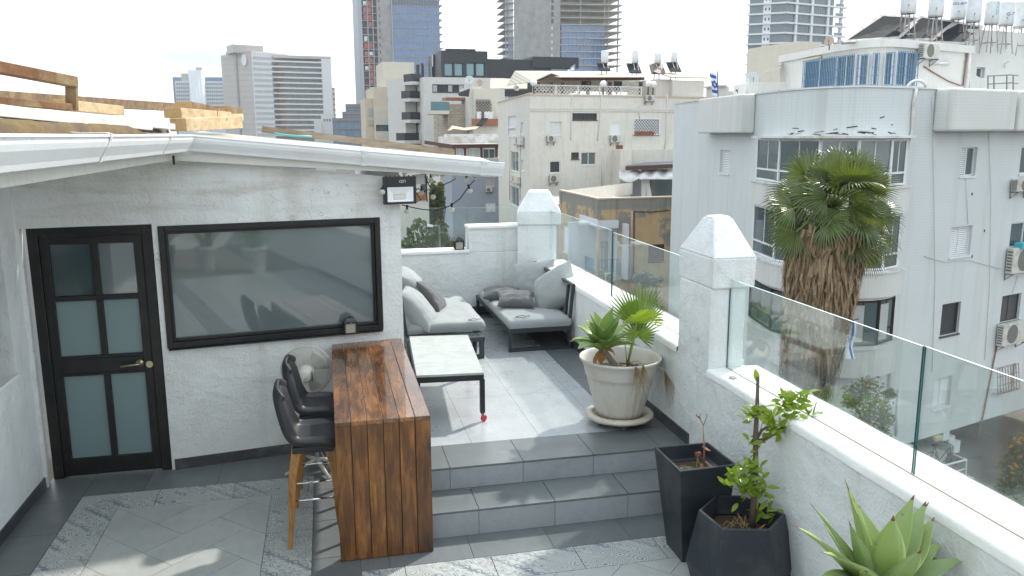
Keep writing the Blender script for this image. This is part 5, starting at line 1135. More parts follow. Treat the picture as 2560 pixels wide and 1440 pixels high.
f2=chordF(2010,2090); x=MB(); x.tube([PF(f2,2010,152,.1),PF(f2,2052,143,.1)],.06,8); x.build('fluorescent_lamp',plain('yellowed_tube',(.6,.52,.34),.5),gb_,smooth=True)
pipe([PF(f,2310,166,.05),PF(f,2335,182,.05),PF(f,2372,203,.05),PF(f,2402,214,.05)],.025,m_rustpipe,gb_,'cable'); pipe([PF(f,2418,132,.06),PF(f,2407,215,.06)],.03,m_rustpipe,gb_); pipe([PF(f,2424,130,.1),PF(f,2415,225,.1)],.07,m_ledge,gb_)
# taller stair head block at the right
FS=Fr(tuple(atY(2432,80,33.5))[:2],R(12)); mb=MB(); u=FS.uv(2432,75); zt_=u[1]; hh_=[FS.rect(2441,168,2462,195)]
mb.wall(FS,-.3,14,pz0,zt_,hh_,.25); mb.fbox(FS,-.3,14,zt_-.3,zt_+.04,-8,-.02); mb.fbox(FS,-.32,-.02,pz0,zt_,-8,-.001); mb.build('stair_head',m_pent,gb_); window(FS,gb_,hh_[0],'plain',.2)
P_=[FS.uv(2424,178,1.6),FS.uv(2424,222,1.6),FS.uv(2493,222,1.6)]; mb=MB(); mb.add([FS.p(*P_[0],1.6),FS.p(*P_[1],1.6),FS.p(*P_[2],1.6),FS.p(*P_[0],1.3),FS.p(*P_[1],1.3),FS.p(*P_[2],1.3)],[(2,1,0),(3,4,5),(0,3,5,2),(0,1,4,3)]); mb.build('stair_wall',m_pent,gb_)
rl=thing('roof_railing','grey metal pipe railing on the roof terrace at the far right','railing',tuple(FS.p(2,pz0,2.2))); mb=MB()
for y in (190,210): mb.tube([PF(FS,2470,y,2.2),PF(FS,2528,y-3,2.2),PF(FS,2545,y-1,1.2)],.03,6)
for x_ in (2470,2485,2517,2533): mb.tube([PF(FS,x_,188,2.2),PF(FS,x_,226,2.2)],.03,6)
mb.build('rails',m_iron,rl)
mb=MB(); mb.bar(PF(FS,2511,160,.1),PF(FS,2524,153,.35),.10,.04); mb.tube([PF(FS,2512,168,.02),PF(FS,2513,158,.12)],.04,6); tag(mb.build('wall_lamp',m_ledge),'small white wall lamp on the stair block at the far right','wall lamp')
# solar collectors and water tanks on the penthouse roof
m_solarback=plain('collector_back',(.022,.026,.032),.8,0,.3,1.2,spec=.1); m_galv=plain('galvanised_frame',(.40,.41,.42),.45,.4,.15,4,dirt=(.28,.14,.08),ds=4)
def collector(label,tl,tr,bl,br,dt,db,group='tilted solar collectors beside the water tanks'):
    A=[atY(*tl,dt),atY(*tr,dt+.9),atY(*br,db+.9),atY(*bl,db)]; t=thing('solar_collector',label,'solar collector',tuple(A[3]),0,group)
    nn=((A[1]-A[0]).cross(A[3]-A[0])).normalized(); nn=nn if nn.z>0 else -nn; mb=MB(); mb.hexa([A[3]-nn*.05,A[2]-nn*.05,A[1]-nn*.05,A[0]-nn*.05,A[3]+nn*.05,A[2]+nn*.05,A[1]+nn*.05,A[0]+nn*.05]); mb.build('panel',m_solarback,t)
    mb=MB()
    for i in range(4): mb.bar(A[i],A[(i+1)%4],.12,.12,0,nn)
    mb.bar(A[0].lerp(A[1],.55)-nn*.1,A[3].lerp(A[2],.55)-nn*.1,.07,.07); mb.build('frame',m_galv,t)
collector('large tilted collector at the left end, dark underside showing',(2203,40),(2300,46),(2104,106),(2245,96),32.0,29.8)
collector('tilted collector in the middle behind the second tank stand',(2300,44),(2385,56),(2215,104),(2330,100),32.8,30.6)
collector('tilted collector partly hidden behind the stands at the right end',(2392,58),(2455,68),(2300,106),(2410,110),33.6,31.4)
m_tank=plain('water_tank_white',(.68,.72,.76),.35,0,.05,2,dirt=(.5,.45,.36),ds=2); m_ink=plain('dark_lettering',(.03,.05,.12),.6); m_grn=plain('green_lettering',(.02,.30,.25),.6)
def tank(px,yb,wpx,D,label,txt=None,vert=False):
    c=atY(px,yb,D); rr=wpx*(D*1.02)/CF/2; hT=rr*3.3; t=thing('water_tank',label,'water tank',(c.x,c.y,c.z),0,'white solar water tanks on the penthouse roof')
    mb=MB(); mb.lathe([(.001,0),(rr*.86,.0),(rr*.94,.03),(rr,.08),(rr,hT-.1),(rr*.9,hT-.02),(.001,hT)],c,28); mb.build('tank_body',m_tank,t,smooth=True)
    mb=MB(); mb.lathe([(rr*.84,-.03),(rr*.96,-.03),(rr*.96,.025),(rr*.84,.025)],c,24); mb.build('base_ring',m_galv,t)
    zf=pz1; hgt=c.z-zf
    for k in range(4):
        a=R(35+90*k); p0=c+V((rr*.75*math.cos(a),rr*.75*math.sin(a),-.03)); p1=V((c.x+rr*1.25*math.cos(a),c.y+rr*1.25*math.sin(a),zf)); mb=MB(); mb.tube([p0,p1],.028,6); mb.build('stand_leg',m_galv,t)
    mb=MB(); q=[V((c.x+rr*1.08*math.cos(R(35+90*k)),c.y+rr*1.08*math.sin(R(35+90*k)),zf+hgt*.35)) for k in range(4)]
    for k in range(4): mb.tube([q[k],q[(k+1)%4]],.02,6)
    mb.tube([c+V((0,0,-.03)),c+V((.1,-.1,-hgt*.8))],.018,6); mb.build('stand_brace',m_galv,t)
    mb=MB(); mb.tube([c+V((-rr*.6,-rr*.8,.30)),c+V((-rr*.9,-rr*1.2,.30)),c+V((-rr*1.0,-rr*1.25,.22))],.018,6); mb.build('inlet_pipe',m_iron,t)
    if txt:
        dirc=V((c.x,c.y,0)).normalized(); f=Fr((c.x-dirc.x*(rr+.004),c.y-dirc.y*(rr+.004)),math.atan2(dirc.x,-dirc.y)+math.pi if False else math.atan2(-dirc.x,dirc.y))
        for s,u,v,sz,mm,vt in txt: lettering(s,sz,f,u,c.z+v,.02+ (abs(u)*.12),mm,t,ang=(R(-90) if vt else 0))
    return t
tank(2270,33,40,31.4,'leftmost white water tank on its tall stand, rusty base ring')
tank(2339,41,39,31.6,'second white water tank from the left on its splayed stand',[('PYMNU',.05,.70,.16,m_ink,False)])
tank(2394,47,38,33.6,'white water tank with a phone number, third from the left',[('052-869',.04,.62,.17,m_ink,False),('HNT',.08,.85,.2,m_ink,False)])
tank(2433,54,38,32.4,'plain white water tank, fourth from the left')
tank(2478,60,37,33.2,'white water tank with green upright lettering, fifth from the left',[('CHROMAGEN',.20,.62,.15,m_grn,True)] if False else [('KOLSOL',.20,.62,.16,m_grn,True)])
tank(2514,63,38,33.8,'white water tank second from the right edge',[('G-7',.16,.45,.2,m_ink,False)])
tank(2552,68,42,34.4,'white water tank at the right edge')
x=MB(); x.tube([atY(2196,38,32),atY(2200,20,32),atY(2209,-5,32)],.015,5); tag(x.build('antenna_wire',m_iron),'thin bent antenna wire above the large tilted collector','antenna')
def dish(label,c,r_,aim,mat_,post=None):
    t=thing('satellite_dish',label,'satellite dish',tuple(c)); aim=V(aim).normalized(); rot=aim.to_track_quat('Z','Y').to_matrix(); mb=MB(); mb.lathe([(.001,0),(r_*.4,.03*r_),(r_*.75,.12*r_),(r_,.22*r_)],(0,0,0),22); mb.v=[tuple(rot@V(v)+V(c)) for v in mb.v]; mb.build('reflector',mat_,t,smooth=True,solid=.01)
    mb=MB(); mb.tube([V(c)-aim*.0+rot@V((0,-r_*.9,.2*r_)),V(c)+aim*r_*.8],.02*r_+.01,5); mb.build('feed_arm',m_iron,t); mb=MB(); mb.tube([V(c)-aim*.03,V(c)-aim*.12+V((0,0,-r_*1.4))],.03,6); mb.build('mast',m_iron,t)
m_dish=plain('dish_grey',(.55,.56,.57),.5,0,.08); m_dishr=plain('dish_rusty',(.42,.33,.25),.7,0,.2,4)
dish('beige satellite dish on the penthouse roof edge, left of the tilted collectors',atY(2073,104,31),.20,(-.6,-.6,.35),m_dishr)
# clutter left of the penthouse
mb=MB(); mb.bar(atY(1846,212,36),atY(1842,240,36),.1,.1)
Fx=Fr(tuple(atY(1880,235,36))[:2],R(-14)); mb=MB(); u=Fx.rect(1872,205,1945,240); mb.fbox(Fx,u[0],u[1]+3,3.6,u[3],-3,0); mb.build('roof_hut',m_pent,gb_)
mb=MB(); a=atY(1916,178,35.5); mb.hexa([atY(1912,181,35.5),atY(1955,160,35.5),atY(1958,163,40),atY(1915,183,40),atY(1912,179,35.5),atY(1955,158,35.5),atY(1958,161,40),atY(1915,181,40)]); mb.build('hut_canopy',m_ledge,gb_)
mb=MB(); mb.hexa([atY(1838,226,38),atY(1862,212,39),atY(1866,222,39),atY(1846,234,38),atY(1838,225,38.2),atY(1862,211,39.2),atY(1866,221,39.2),atY(1846,233,38.2)]); tag(mb.build('solar_collector',plain('collector_brown',(.16,.11,.09),.5)),'small brownish collector on the left roof edge of the grey block, beside a white post','solar collector')
mb=MB(); mb.bar(atY(1866,236,35),atY(1868,196,35),.12,.12); tag(mb.build('white_post',m_ledge),'short white post on the roof edge left of the penthouse','post')
dish('small white satellite dish on the roof edge left of the penthouse',atY(1881,198,37),.35,(-.3,-1,.3),m_dish)
# bay canopy scuffs
m_scuff=plain('black_bitumen',(.03,.03,.03),.8); random.seed(5); mb=MB(); co2=offs(curve,.012)
for k in range(26):
    i=random.randint(10,len(co2)-4); p=co2[i].lerp(co2[i+1],random.random()); q=p+(co2[i+1]-co2[i]).normalized()*random.uniform(.08,.4); z=2.95+random.expovariate(14); h=random.uniform(.012,.045); s=random.uniform(-.06,.06)
    mb.add([(p.x,p.y,z),(q.x,q.y,z+s),(q.x,q.y,z+s+h),(p.x,p.y,z+h)],[(0,1,2,3)])
mb.build('bitumen_marks',m_scuff,gb_)['kind']='stuff'
for pts in ([(2330,240),(2334,420),(2338,700),(2330,930)],[(2415,445),(2420,560)],[(2470,300),(2478,480),(2474,720),(2462,900)],[(2310,640),(2360,655),(2420,650),(2500,672)],[(2545,690),(2530,735)]): pipe([PF(FRt,*p,.03) for p in pts],.010,m_acw,gb_,'cable')
for (x_,y_) in ((2431,485),(2462,577),(2431,641)): x=MB(); q=FRt.uv(x_,y_,.02); x.fbox(FRt,q[0]-.03,q[0]+.03,q[1]-.05,q[1]+.05,.002,.02); x.build('vent_hole',m_int,gb_)
# ---------- cream apartment block (centre) ----------
m_crm=stucco('cream_plaster',(.70,.675,.615),8,.25,(.40,.33,.24),.42,True,.03); m_crm2=stucco('cream_plaster_pale',(.68,.65,.60),8,.2,(.45,.36,.26),.35,True,.03); m_tanw=stucco('tan_plaster',(.56,.47,.37),8,.2,(.36,.27,.18),.35,True,.03); m_terra=plain('terracotta_panel',(.30,.12,.07),.8); m_brownwood=plain('brown_painted_timber',(.09,.035,.025),.6,0,.2,2)
cb=thing('apartment_block','cream apartment block with a pergola roof terrace, centre of the view','apartment building',(21,66,GZ))
zc0=6.0
FC=fr2(1325,234,1680,240,zc0); FCl=fr2(1245,257,1325,234,zc0); UL=FC.L+4.2
zt_c=FC.uv(1400,240)[1]
rects={'strip':(1431,283,1493,300),'shut':(1374,304,1404,337),'white':(1525,306,1551,336),'lat':(1584,297,1648,337),'terra':(1539,363,1557,408),'vent':(1428,381,1448,398),'slide':(1453,381,1490,412),'small':(1375,403,1401,432),'vsh':(1535,449,1550,489),'sq':(1536,432,1546,441)}
H_={k:FC.rect(*v) for k,v in rects.items()}
HL={k:FCl.rect(*v) for k,v in {'a':(1270,290,1290,319),'b':(1270,321,1290,340),'c':(1277,379,1296,428),'d':(1277,467,1297,515),'e':(1302,306,1308,334),'f':(1303,400,1309,428)}.items()}
mb=MB(); mb.wall(FC,0,UL,GZ,zt_c,list(H_.values()),.18); mb.wall(FCl,0,FCl.L,GZ,zt_c+.1,list(HL.values()),.18)
e0=FCl.p(0,0); e1=FC.p(UL,0); mb.add([(e0.x,e0.y,zt_c-.8),(FC.p(0,0).x,FC.p(0,0).y,zt_c-.8),(e1.x,e1.y,zt_c-.8),(e1.x+2,e1.y+16,zt_c-.8),(e0.x+4,e0.y+6,zt_c-.8)],[(0,1,2,3,4)])
mb.build('wall',m_crm,cb)
x=MB(); u=FC.rect(1330,273,1760,279); x.fbox(FC,.05,UL,u[2],u[2]+.12,.001,.06); x.fbox(FC,.05,UL,u[3]-.04,u[3]+.06,.001,.06); x.build('string_course',m_crm2,cb)
x=MB(); x.fbox(FC,0,UL,zt_c,zt_c+.12,-.25,.05); x.fbox(FCl,0,FCl.L,zt_c+.1,zt_c+.22,-.25,.05); x.build('parapet_coping',m_tanw,cb)
window(FC,cb,H_['strip'],'slide',.17,m_shutd,m_int); window(FC,cb,H_['shut'],'half',.12,m_white,m_shut); window(FC,cb,H_['white'],'plain',.05,m_white,m_white); window(FC,cb,H_['slide'],'slide',.12); window(FC,cb,H_['small'],'plain',.12,m_white,m_int); window(FC,cb,H_['vsh'],'shutter',.10,m_shutd,m_shut); window(FC,cb,H_['terra'],'plain',.10,m_terra,m_terra,label='narrow terracotta panel'); window(FC,cb,H_['vent'],'plain',.17,m_shutd,m_int); window(FC,cb,H_['sq'],'plain',.15,m_terra,m_int)
o=window(FC,cb,H_['lat'],'plain',.17,m_shutd,m_int,label='window behind a white diamond lattice'); u0,u1,v0,v1=H_['lat']; x=MB(); n_=11; w_=u1-u0;h_=v1-v0
def lattice(x,F,u0,u1,v0,v1,st,n,th=.03):
    w_=u1-u0; h_=v1-v0; k=-int(h_/st)-1
    while k*st<w_:
        for sg in (1,-1):
            a=k*st; pts=[]
            # line u=a+ (v)*1
            ta=max(0,-a); tb_=min(h_,w_-a)
            if tb_>ta+.02:
                ua,ub=a+ta,a+tb_; va,vb=ta,tb_
                if sg<0: va,vb=h_-va,h_-vb
                x.bar(F.p(u0+ua,v0+va,n),F.p(u0+ub,v0+vb,n),th,th,0,F.n)
        k+=1
lattice(x,FC,u0,u1,v0,v1,.26,.03,.045); 
for q in ((u0,u1,v0-.03,v0+.03),(u0,u1,v1-.03,v1+.03),(u0-.03,u0+.03,v0,v1),(u1-.03,u1+.03,v0,v1)): x.fbox(FC,*q,.0,.06)
x.build('window_grille',m_white,o); x=MB(); random.seed(3)
for i in range(9): uu=u0+w_*(.03+.085*i); x.fbox(FC,uu,uu+.13,v0-.02,v0+random.uniform(.22,.32),.06,.2)
x.build('flower_pots',m_terra,o)
for k,kk in (('a','shutter'),('b','shutter'),('c','slide'),('d','slide'),('e','plain'),('f','plain')): window(FCl,cb,HL[k],kk,.12,m_white,m_pane if k in 'cd' else m_shut)
acunit(FC,(1369,339,1391,354),'air conditioner under the half shuttered window on the cream block'); acunit(FC,(1528,338,1551,356),'air conditioner under the blank white panel on the cream block'); acunit(FC,(1375,438,1398,456),'lower left air conditioner on the cream block, under the small dark window'); acunit(FC,(1615,238,1638,253),'air conditioner just below the roof railing of the cream block')
acunit(FCl,(1284,341,1301,362),'air conditioner on the narrow left side of the cream block, upper'); acunit(FCl,(1275,440,1293,456),'air conditioner on the narrow left side of the cream block, lower')
for pts in ([(1430,236),(1428,300),(1427,350)],[(1505,232),(1500,290),(1494,352)],[(1668,236),(1666,330),(1662,372)],[(1504,370),(1505,478)],[(1613,250),(1594,270),(1600,297)]): pipe([PF(FC,*p,.05) for p in pts],.035,m_crm2,cb,'drain_pipe')
for pts in ([(1274,340),(1274,500)],[(1300,320),(1300,500)]): pipe([PF(FCl,*p,.05) for p in pts],.04,m_crm2,cb,'drain_pipe')
# roof terrace: railing, pergola, huts, globe lamps
m_rail=plain('white_railing',(.70,.70,.68),.5,0,.05); rl=thing('roof_railing','white lattice railing around the pergola terrace of the cream block','railing',tuple(FC.p(1,zt_c+.12))); x=MB(); u=FC.rect(1333,215,1604,232,n=-.3)
lattice(x,FC,u[0],u[1],zt_c+.12,u[3],.30,-.3,.03); 
for vv in (zt_c+.14,u[3]): x.fbox(FC,u[0],u[1],vv-.03,vv+.03,-.34,-.27)
for i in range(6): uu=u[0]+(u[1]-u[0])*i/5; x.fbox(FC,uu-.04,uu+.04,zt_c+.12,u[3]+.05,-.35,-.26)
x.build('lattice_panels',m_rail,rl)
pg=thing('pergola','brown timber pergola with a corrugated pale roof on the cream block','pergola',tuple(FC.p(4,zt_c,-3))); N0=-1.6; zf=zt_c-.8
def PP(x_,y_,n): return FC.p(*FC.uv(x_,y_,n),n)
for xx in (1345,1378,1406,1470,1525,1602):
    x=MB(); p=PP(xx,205,N0); x.box(p.x-.12,p.x+.12,p.y-.12,p.y+.12,zf,p.z); x.build('post',m_brownwood,pg)
x=MB(); x.bar(PP(1406,198,N0),PP(1610,197,N0),.18,.22); x.bar(PP(1333,203,N0),PP(1378,187,N0),.18,.22); x.bar(PP(1378,187,N0),PP(1408,197,N0),.18,.22)
for i in range(16): a=PP(1410+13*i,194,N0+.3); x.bar(a,a+FC.n*-5+V((0,0,.6)),.08,.14)
x.build('beams',m_brownwood,pg)
m_corr=N('corrugated_roof'); _w=m_corr.n('TexWave',i_Vector=m_corr.tc,i_Scale=1.6,wave_type='BANDS'); _c=m_corr.mix(m_corr.noise(.8,6),(.46,.41,.32),(.62,.57,.46)); m_corr=m_corr.set(_c,.6,0,m_corr.bump(_w.outputs[0],.6,.05))
x=MB(); a,b=PP(1396,194,N0+.6),PP(1612,194,N0+.6); c,d=b+FC.n*-6+V((0,0,.85)),a+FC.n*-6+V((-1,0,.85)); x.hexa([a,b,c,d]+[p+V((0,0,.07)) for p in (a,b,c,d)]); a2=PP(1330,206,N0+.5); b2=PP(1376,185,N0+.5); x.hexa([a2,b2,d,a2+FC.n*-5]+[p+V((0,0,.06)) for p in (a2,b2,d,a2+FC.n*-5)]); x.build('roof',m_corr,pg)
x=MB(); x.fbox(FC,*FC.rect(1347,190,1600,228,n=-5.5),-6,-5.5); x.build('back_wall',m_crm2,pg)
x=MB(); x.fbox(FC,*FC.rect(1455,203,1478,226,n=-5.4),-5.48,-5.4); x.build('dark_opening',m_int,pg); x=MB(); x.fbox(FC,*FC.rect(1537,203,1555,226,n=-5.4),-5.48,-5.4); x.build('dark_opening',m_int,pg)
ht=thing('roof_hut','pale roof hut with tilted corrugated roof at the right of the cream block terrace','hut',tuple(FC.p(15,zt_c,-2))); x=MB(); u=FC.rect(1681,192,1760,240,n=-1); x.fbox(FC,u[0],u[1],zf,u[3]-.3,-6,-1); u2=FC.rect(1640,195,1680,215,n=-1.4); x.fbox(FC,u2[0],u2[1],zf,u2[3]-.1,-6,-1.4); x.build('wall',m_crm2,ht)
x=MB(); a,b=PP(1676,195,-.8),PP(1772,197,-.8); c,d=PP(1722,180,-6),PP(1632,178,-5); x.hexa([a,b,c,d]+[p+V((0,0,.1)) for p in (a,b,c,d)]); a3=PP(1632,178,-1.0); x.add([a,d,a3],[(0,1,2)]); x.build('roof',m_corr,ht)
m_globe=plain('opal_globe',(.80,.80,.80),.3,0,.02)
for (px,py,lb) in ((1334,207,'globe lamp on the left front corner of the cream block roof'),(1291,219,'globe lamp on the low left parapet of the cream block'),(1508,210,'globe lamp in front of the pergola, middle of the railing'),(1633,211,'globe lamp on a dark post right of the railing'),(1621,209,'globe lamp beside the post right of the pergola')):
    F_=FCl if px<1320 else FC; p=PF(F_,px,py,-.15); t=thing('globe_lamp',lb,'globe lamp',(p.x,p.y,zt_c),0,'white globe lamps on the cream block roof'); x=MB(); x.sphere(p,.27,14,8); x.build('globe',m_globe,t,smooth=True); x=MB(); x.tube([(p.x,p.y,zt_c+.05),(p.x,p.y,p.z-.24)],.06,6); x.build('post',m_shutd,t)
# solar boilers
def boiler(tk,pn,label,dn=-3.5,brown=False):
    u=FC.rect(*tk,n=dn); t=thing('solar_boiler',label,'solar water heater',tuple(FC.p((u[0]+u[1])/2,u[2],dn)),0,'white solar water heaters on the cream block roof'); c=FC.p((u[0]+u[1])/2,u[2],dn); r_=(u[1]-u[0])/2; h=u[3]-u[2]
    x=MB(); x.lathe([(.001,0),(r_*.9,0),(r_,.06),(r_,h-.08),(r_*.9,h),(.001,h)],c,18); x.build('tank',m_tank,t,smooth=True); p=FC.rect(*pn,n=dn); x=MB(); w_=(p[1]-p[0]); a=FC.p(p[0],p[2],dn+1.0); b=FC.p(p[1]-w_*.25,p[2],dn+1.0); c2=FC.p(p[1],p[3],dn-.2); d2=FC.p(p[0]+w_*.25,p[3],dn-.2); x.hexa([a,b,c2,d2]+[q+V((0,0,.08)) for q in (a,b,c2,d2)]); x.build('collector',m_solarback if not brown else plain('collector_brown2',(.17,.13,.11),.6),t)
    x=MB(); 
    for s in (-.6,.6): x.tube([c+V((s*r_,0,0)),c+V((s*r_*1.3,.2,-1.4))],.05,5); x.tube([c+V((s*r_,-.1,0)),FC.p((p[0]+p[1])/2+s*.3,p[2],dn+.9)],.04,5)
    x.build('stand',m_galv,t)
boiler((1504,126,1520,158),(1486,160,1520,180),'solar water heater at the left, tank in front of the unfinished tower'); boiler((1581,127,1596,158),(1558,160,1599,186),'solar water heater with a dark tilted panel, second from the left'); boiler((1637,133,1652,158),(1612,160,1660,188),'solar water heater with a brownish panel, third from the left',brown=True); boiler((1679,130,1693,156),(1658,157,1697,182),'solar water heater at the right end of the cream block roof')
m_fw=plain('flag_white',(.78,.80,.83),.8,0,.03); m_fb=plain('flag_blue',(.02,.09,.45),.8,0,.05)
def flag(label,corners,D,pole):
    # corners: hoist top, hoist bottom, fly top, fly bottom in the photograph, at depth D
    a,b,c,d=[atY(*q,D) for q in corners]; t=thing('flag',label,'flag',tuple(b)); nx,ny=16,28; x=MB(); vs=[]; n_=V((0,-1,0))
    for i in range(nx+1):
        for j in range(ny+1):
            s=i/nx; r_=j/ny; p=a.lerp(c,s).lerp(b.lerp(d,s),r_); L=(c-a).length; vs.append(p+n_*(.10*L*math.sin(s*7+r_*2)*s))
    fs=[];ms=[]
    for i in range(nx):
        for j in range(ny):
            r_=(j+.5)/ny; s=(i+.5)/nx; m=1 if (.10<r_<.26 or .74<r_<.90) else 0
            x.f.append((i*(ny+1)+j,(i+1)*(ny+1)+j,(i+1)*(ny+1)+j+1,i*(ny+1)+j+1)); x.m.append(m)
    x.v=[tuple(v) for v in vs]; x.build('cloth',[m_fw,m_fb],t,smooth=True)
    # six pointed star as two outline triangles
    cen=a.lerp(d,.5); ex=(c-a).normalized(); ey=(a-b).normalized(); R_=(a-b).length*.17; x=MB()
    for sg in (1,-1):
        P=[cen+n_*.06+ex*(R_*math.sin(2*math.pi*k/3))+ey*(sg*R_*math.cos(2*math.pi*k/3)) for k in range(3)]
        for k in range(3): x.bar(P[k],P[(k+1)%3],R_*.2,.01,0,(0,1,0))
    x.build('star',m_fb,t)
    x=MB(); x.tube([atY(*pole[0],D),atY(*pole[1],D)],.05,6); x.build('flagpole',m_iron,t)
flag('white and blue striped flag hanging at the right end of the cream block roof',((1790,184),(1795,240),(1772,177),(1781,238)),58,((1793,178),(1796,262)))
flag('small white and blue striped flag blowing behind the pergola roof',((1436,162),(1436,180),(1424,170),(1413,181)),72,((1437,160),(1437,190)))
# terrace with white awning, right of the cream block
tw=thing('awning','torn white awning and sheet curtains over a small terrace beside the grey block','awning',tuple(FC.p(14,-2,1))); 
FT=Fr(tuple(FC.p(FC.rect(1548,380,1550,400)[0],0,1.8))[:2],R(2)); x=MB(); u=FT.rect(1550,430,1690,450); 
m_sheet=plain('white_sheet',(.70,.70,.70),.8,0,.05,1)
vs=[];nx=26
for i in range(nx+1):
    s=i/nx; px=1548+s*140; 
    for j,py in enumerate((424+ (6*math.sin(s*20) if s<.4 else 0),438+4*math.sin(s*26),446+ (10*abs(math.sin(s*9)) if s<.42 else 2))): vs.append(PF(FT,px,py,.5*j+.1*math.sin(s*30+j)))
x.add(vs,[(i*3+j,i*3+3+j,i*3+4+j,i*3+1+j) for i in range(nx) for j in (0,1)]); x.build('canopy',m_sheet,tw,smooth=True,solid=.03)
x=MB()
for (xa,xb,xc,xd) in ((1603,1614,1604,1614),(1612,1622,1618,1630)): x.add([PF(FT,xa,445,.2),PF(FT,xb,445,.2),PF(FT,xd,496,.4),PF(FT,xc,496,.4)],[(3,2,1,0)])
x.build('hanging_sheet',m_sheet,tw,solid=.03)
bk_=thing('terrace_hut','low tan annex with dark flat canopy and grey sliding door beside the cream block','annex',tuple(FT.p(3,GZ,-1))); x=MB(); x.fbox(FT,0,9,GZ,FT.uv(1600,375)[1],-4,-1.5); x.fbox(FT,-.9,.02,GZ,FT.uv(1545,374)[1],-3,.02); x.build('wall',m_crm,bk_)
x=MB(); u=FT.rect(1566,442,1602,497,n=-1.4); x.fbox(FT,u[0],u[1],u[2],u[3],-1.48,-1.4); x.build('sliding_door',plain('grey_door',(.38,.39,.42),.5),bk_); x=MB(); u=FT.rect(1628,446,1690,496,n=-1.3); x.fbox(FT,*u,-1.48,-1.3); x.build('window',m_pane,bk_)
x=MB(); p=[PF(FT,1564,418,.6),PF(FT,1690,412,.6),PF(FT,1690,404,-2.5),PF(FT,1640,406,-2.5)]; x.hexa(p+[q+V((0,0,.12)) for q in p]); x.build('flat_canopy',plain('canopy_grey',(.20,.23,.25),.6),bk_); x=MB(); x.bar(PF(FT,1564,421,.62),PF(FT,1690,415,.62),.1,.28); x.build('canopy_beam',m_brownwood,bk_)
# ---------- weathered orange house ----------
def weathered():
    n=N('peeling_plaster'); f=n.noise(.55,9,.68); sx=n.n('SeparateXYZ',i_0=n.tc).outputs[2]
    h=n.math('MULTIPLY_ADD',sx,1/14.0,.0)      # object height 0 at ground
    oc=n.mix(n.noise(1.2,7,.7),(.44,.29,.14),(.56,.44,.28)); gr=n.mix(n.noise(1.5,8,.7),(.20,.19,.165),(.34,.32,.28))
    t=n.ramp(n.math('ADD',f,n.math('MULTIPLY',n.ramp(h,[(.52,(0,0,0)),(.735,(1,1,1))]),0.05)),[(.545,(0,0,0)),(.565,(1,1,1))])
    k=n.mix(t,oc,gr); k=n.mix(n.ramp(h,[(.692,(0,0,0)),(.70,(1,1,1))]),k,gr)
    k=n.mix(n.math('MULTIPLY',n.ramp(n.noise(.8,6,.7,n.scaled(2.5,2.5,.2)),[(.5,(0,0,0)),(.7,(1,1,1))]),.5),k,(.10,.10,.09))
    return n.set(k,.9,0,n.bump(f,.4,.05),.2)
wh=thing('weathered_house','weathered ochre plaster house with grey peeling patches and a blue railed balcony','house',(16,46,GZ))
zw=-.66; FW1=fr2(1398,477,1496,499,zw); FW2=fr2(1496,499,1675,494,zw); m_wp=weathered()
bal1=FW1.rect(1449,560,1496,680); bal1=(bal1[0],FW1.L,bal1[2],bal1[3]); bal2=FW2.rect(1496,566,1545,680); bal2=(0,bal2[1],bal1[2],bal1[3]); lw1=FW1.rect(1408,569,1444,636); rw1=FW2.rect(1621,611,1661,654); lw2=FW1.rect(1424,718,1440,735); b3=FW2.rect(1500,716,1542,745); b3=(b3[0],b3[1],b3[2],b3[3])
zwl=zw
mb=MB(); mb.wall(FW1,0,FW1.L,GZ,zwl,[bal1,lw1],.15); mb.wall(FW2,0,12,GZ,zwl,[bal2,rw1,b3],.15); mb.build('wall',m_wp,wh)
mb=MB(); mb.fbox(FW1,0,FW1.L,zwl,zwl+.08,-.3,.03); mb.fbox(FW2,0,12,zwl,zwl+.081,-.3,.03); mb.build('parapet_coping',m_tanw,wh)
P0=FW1.p(0,0);P1=FW1.p(FW1.L,0);P2=FW2.p(12,0); mb=MB(); mb.add([(P0.x,P0.y,zwl-.9),(P1.x,P1.y,zwl-.9),(P2.x,P2.y,zwl-.9),(P2.x,P2.y+9,zwl-.9),(P0.x+1,P0.y+8,zwl-.9)],[(0,1,2,3,4)]); mb.add([(P0.x+.4,P0.y+.2,zwl-.9),(P0.x+8,P0.y+7.5,zwl-.9),(P0.x+8,P0.y+7.5,zwl+.0),(P0.x+.4,P0.y+.2,zwl+.0)],[(0,1,2,3)]); mb.build('roof',m_crm2,wh)
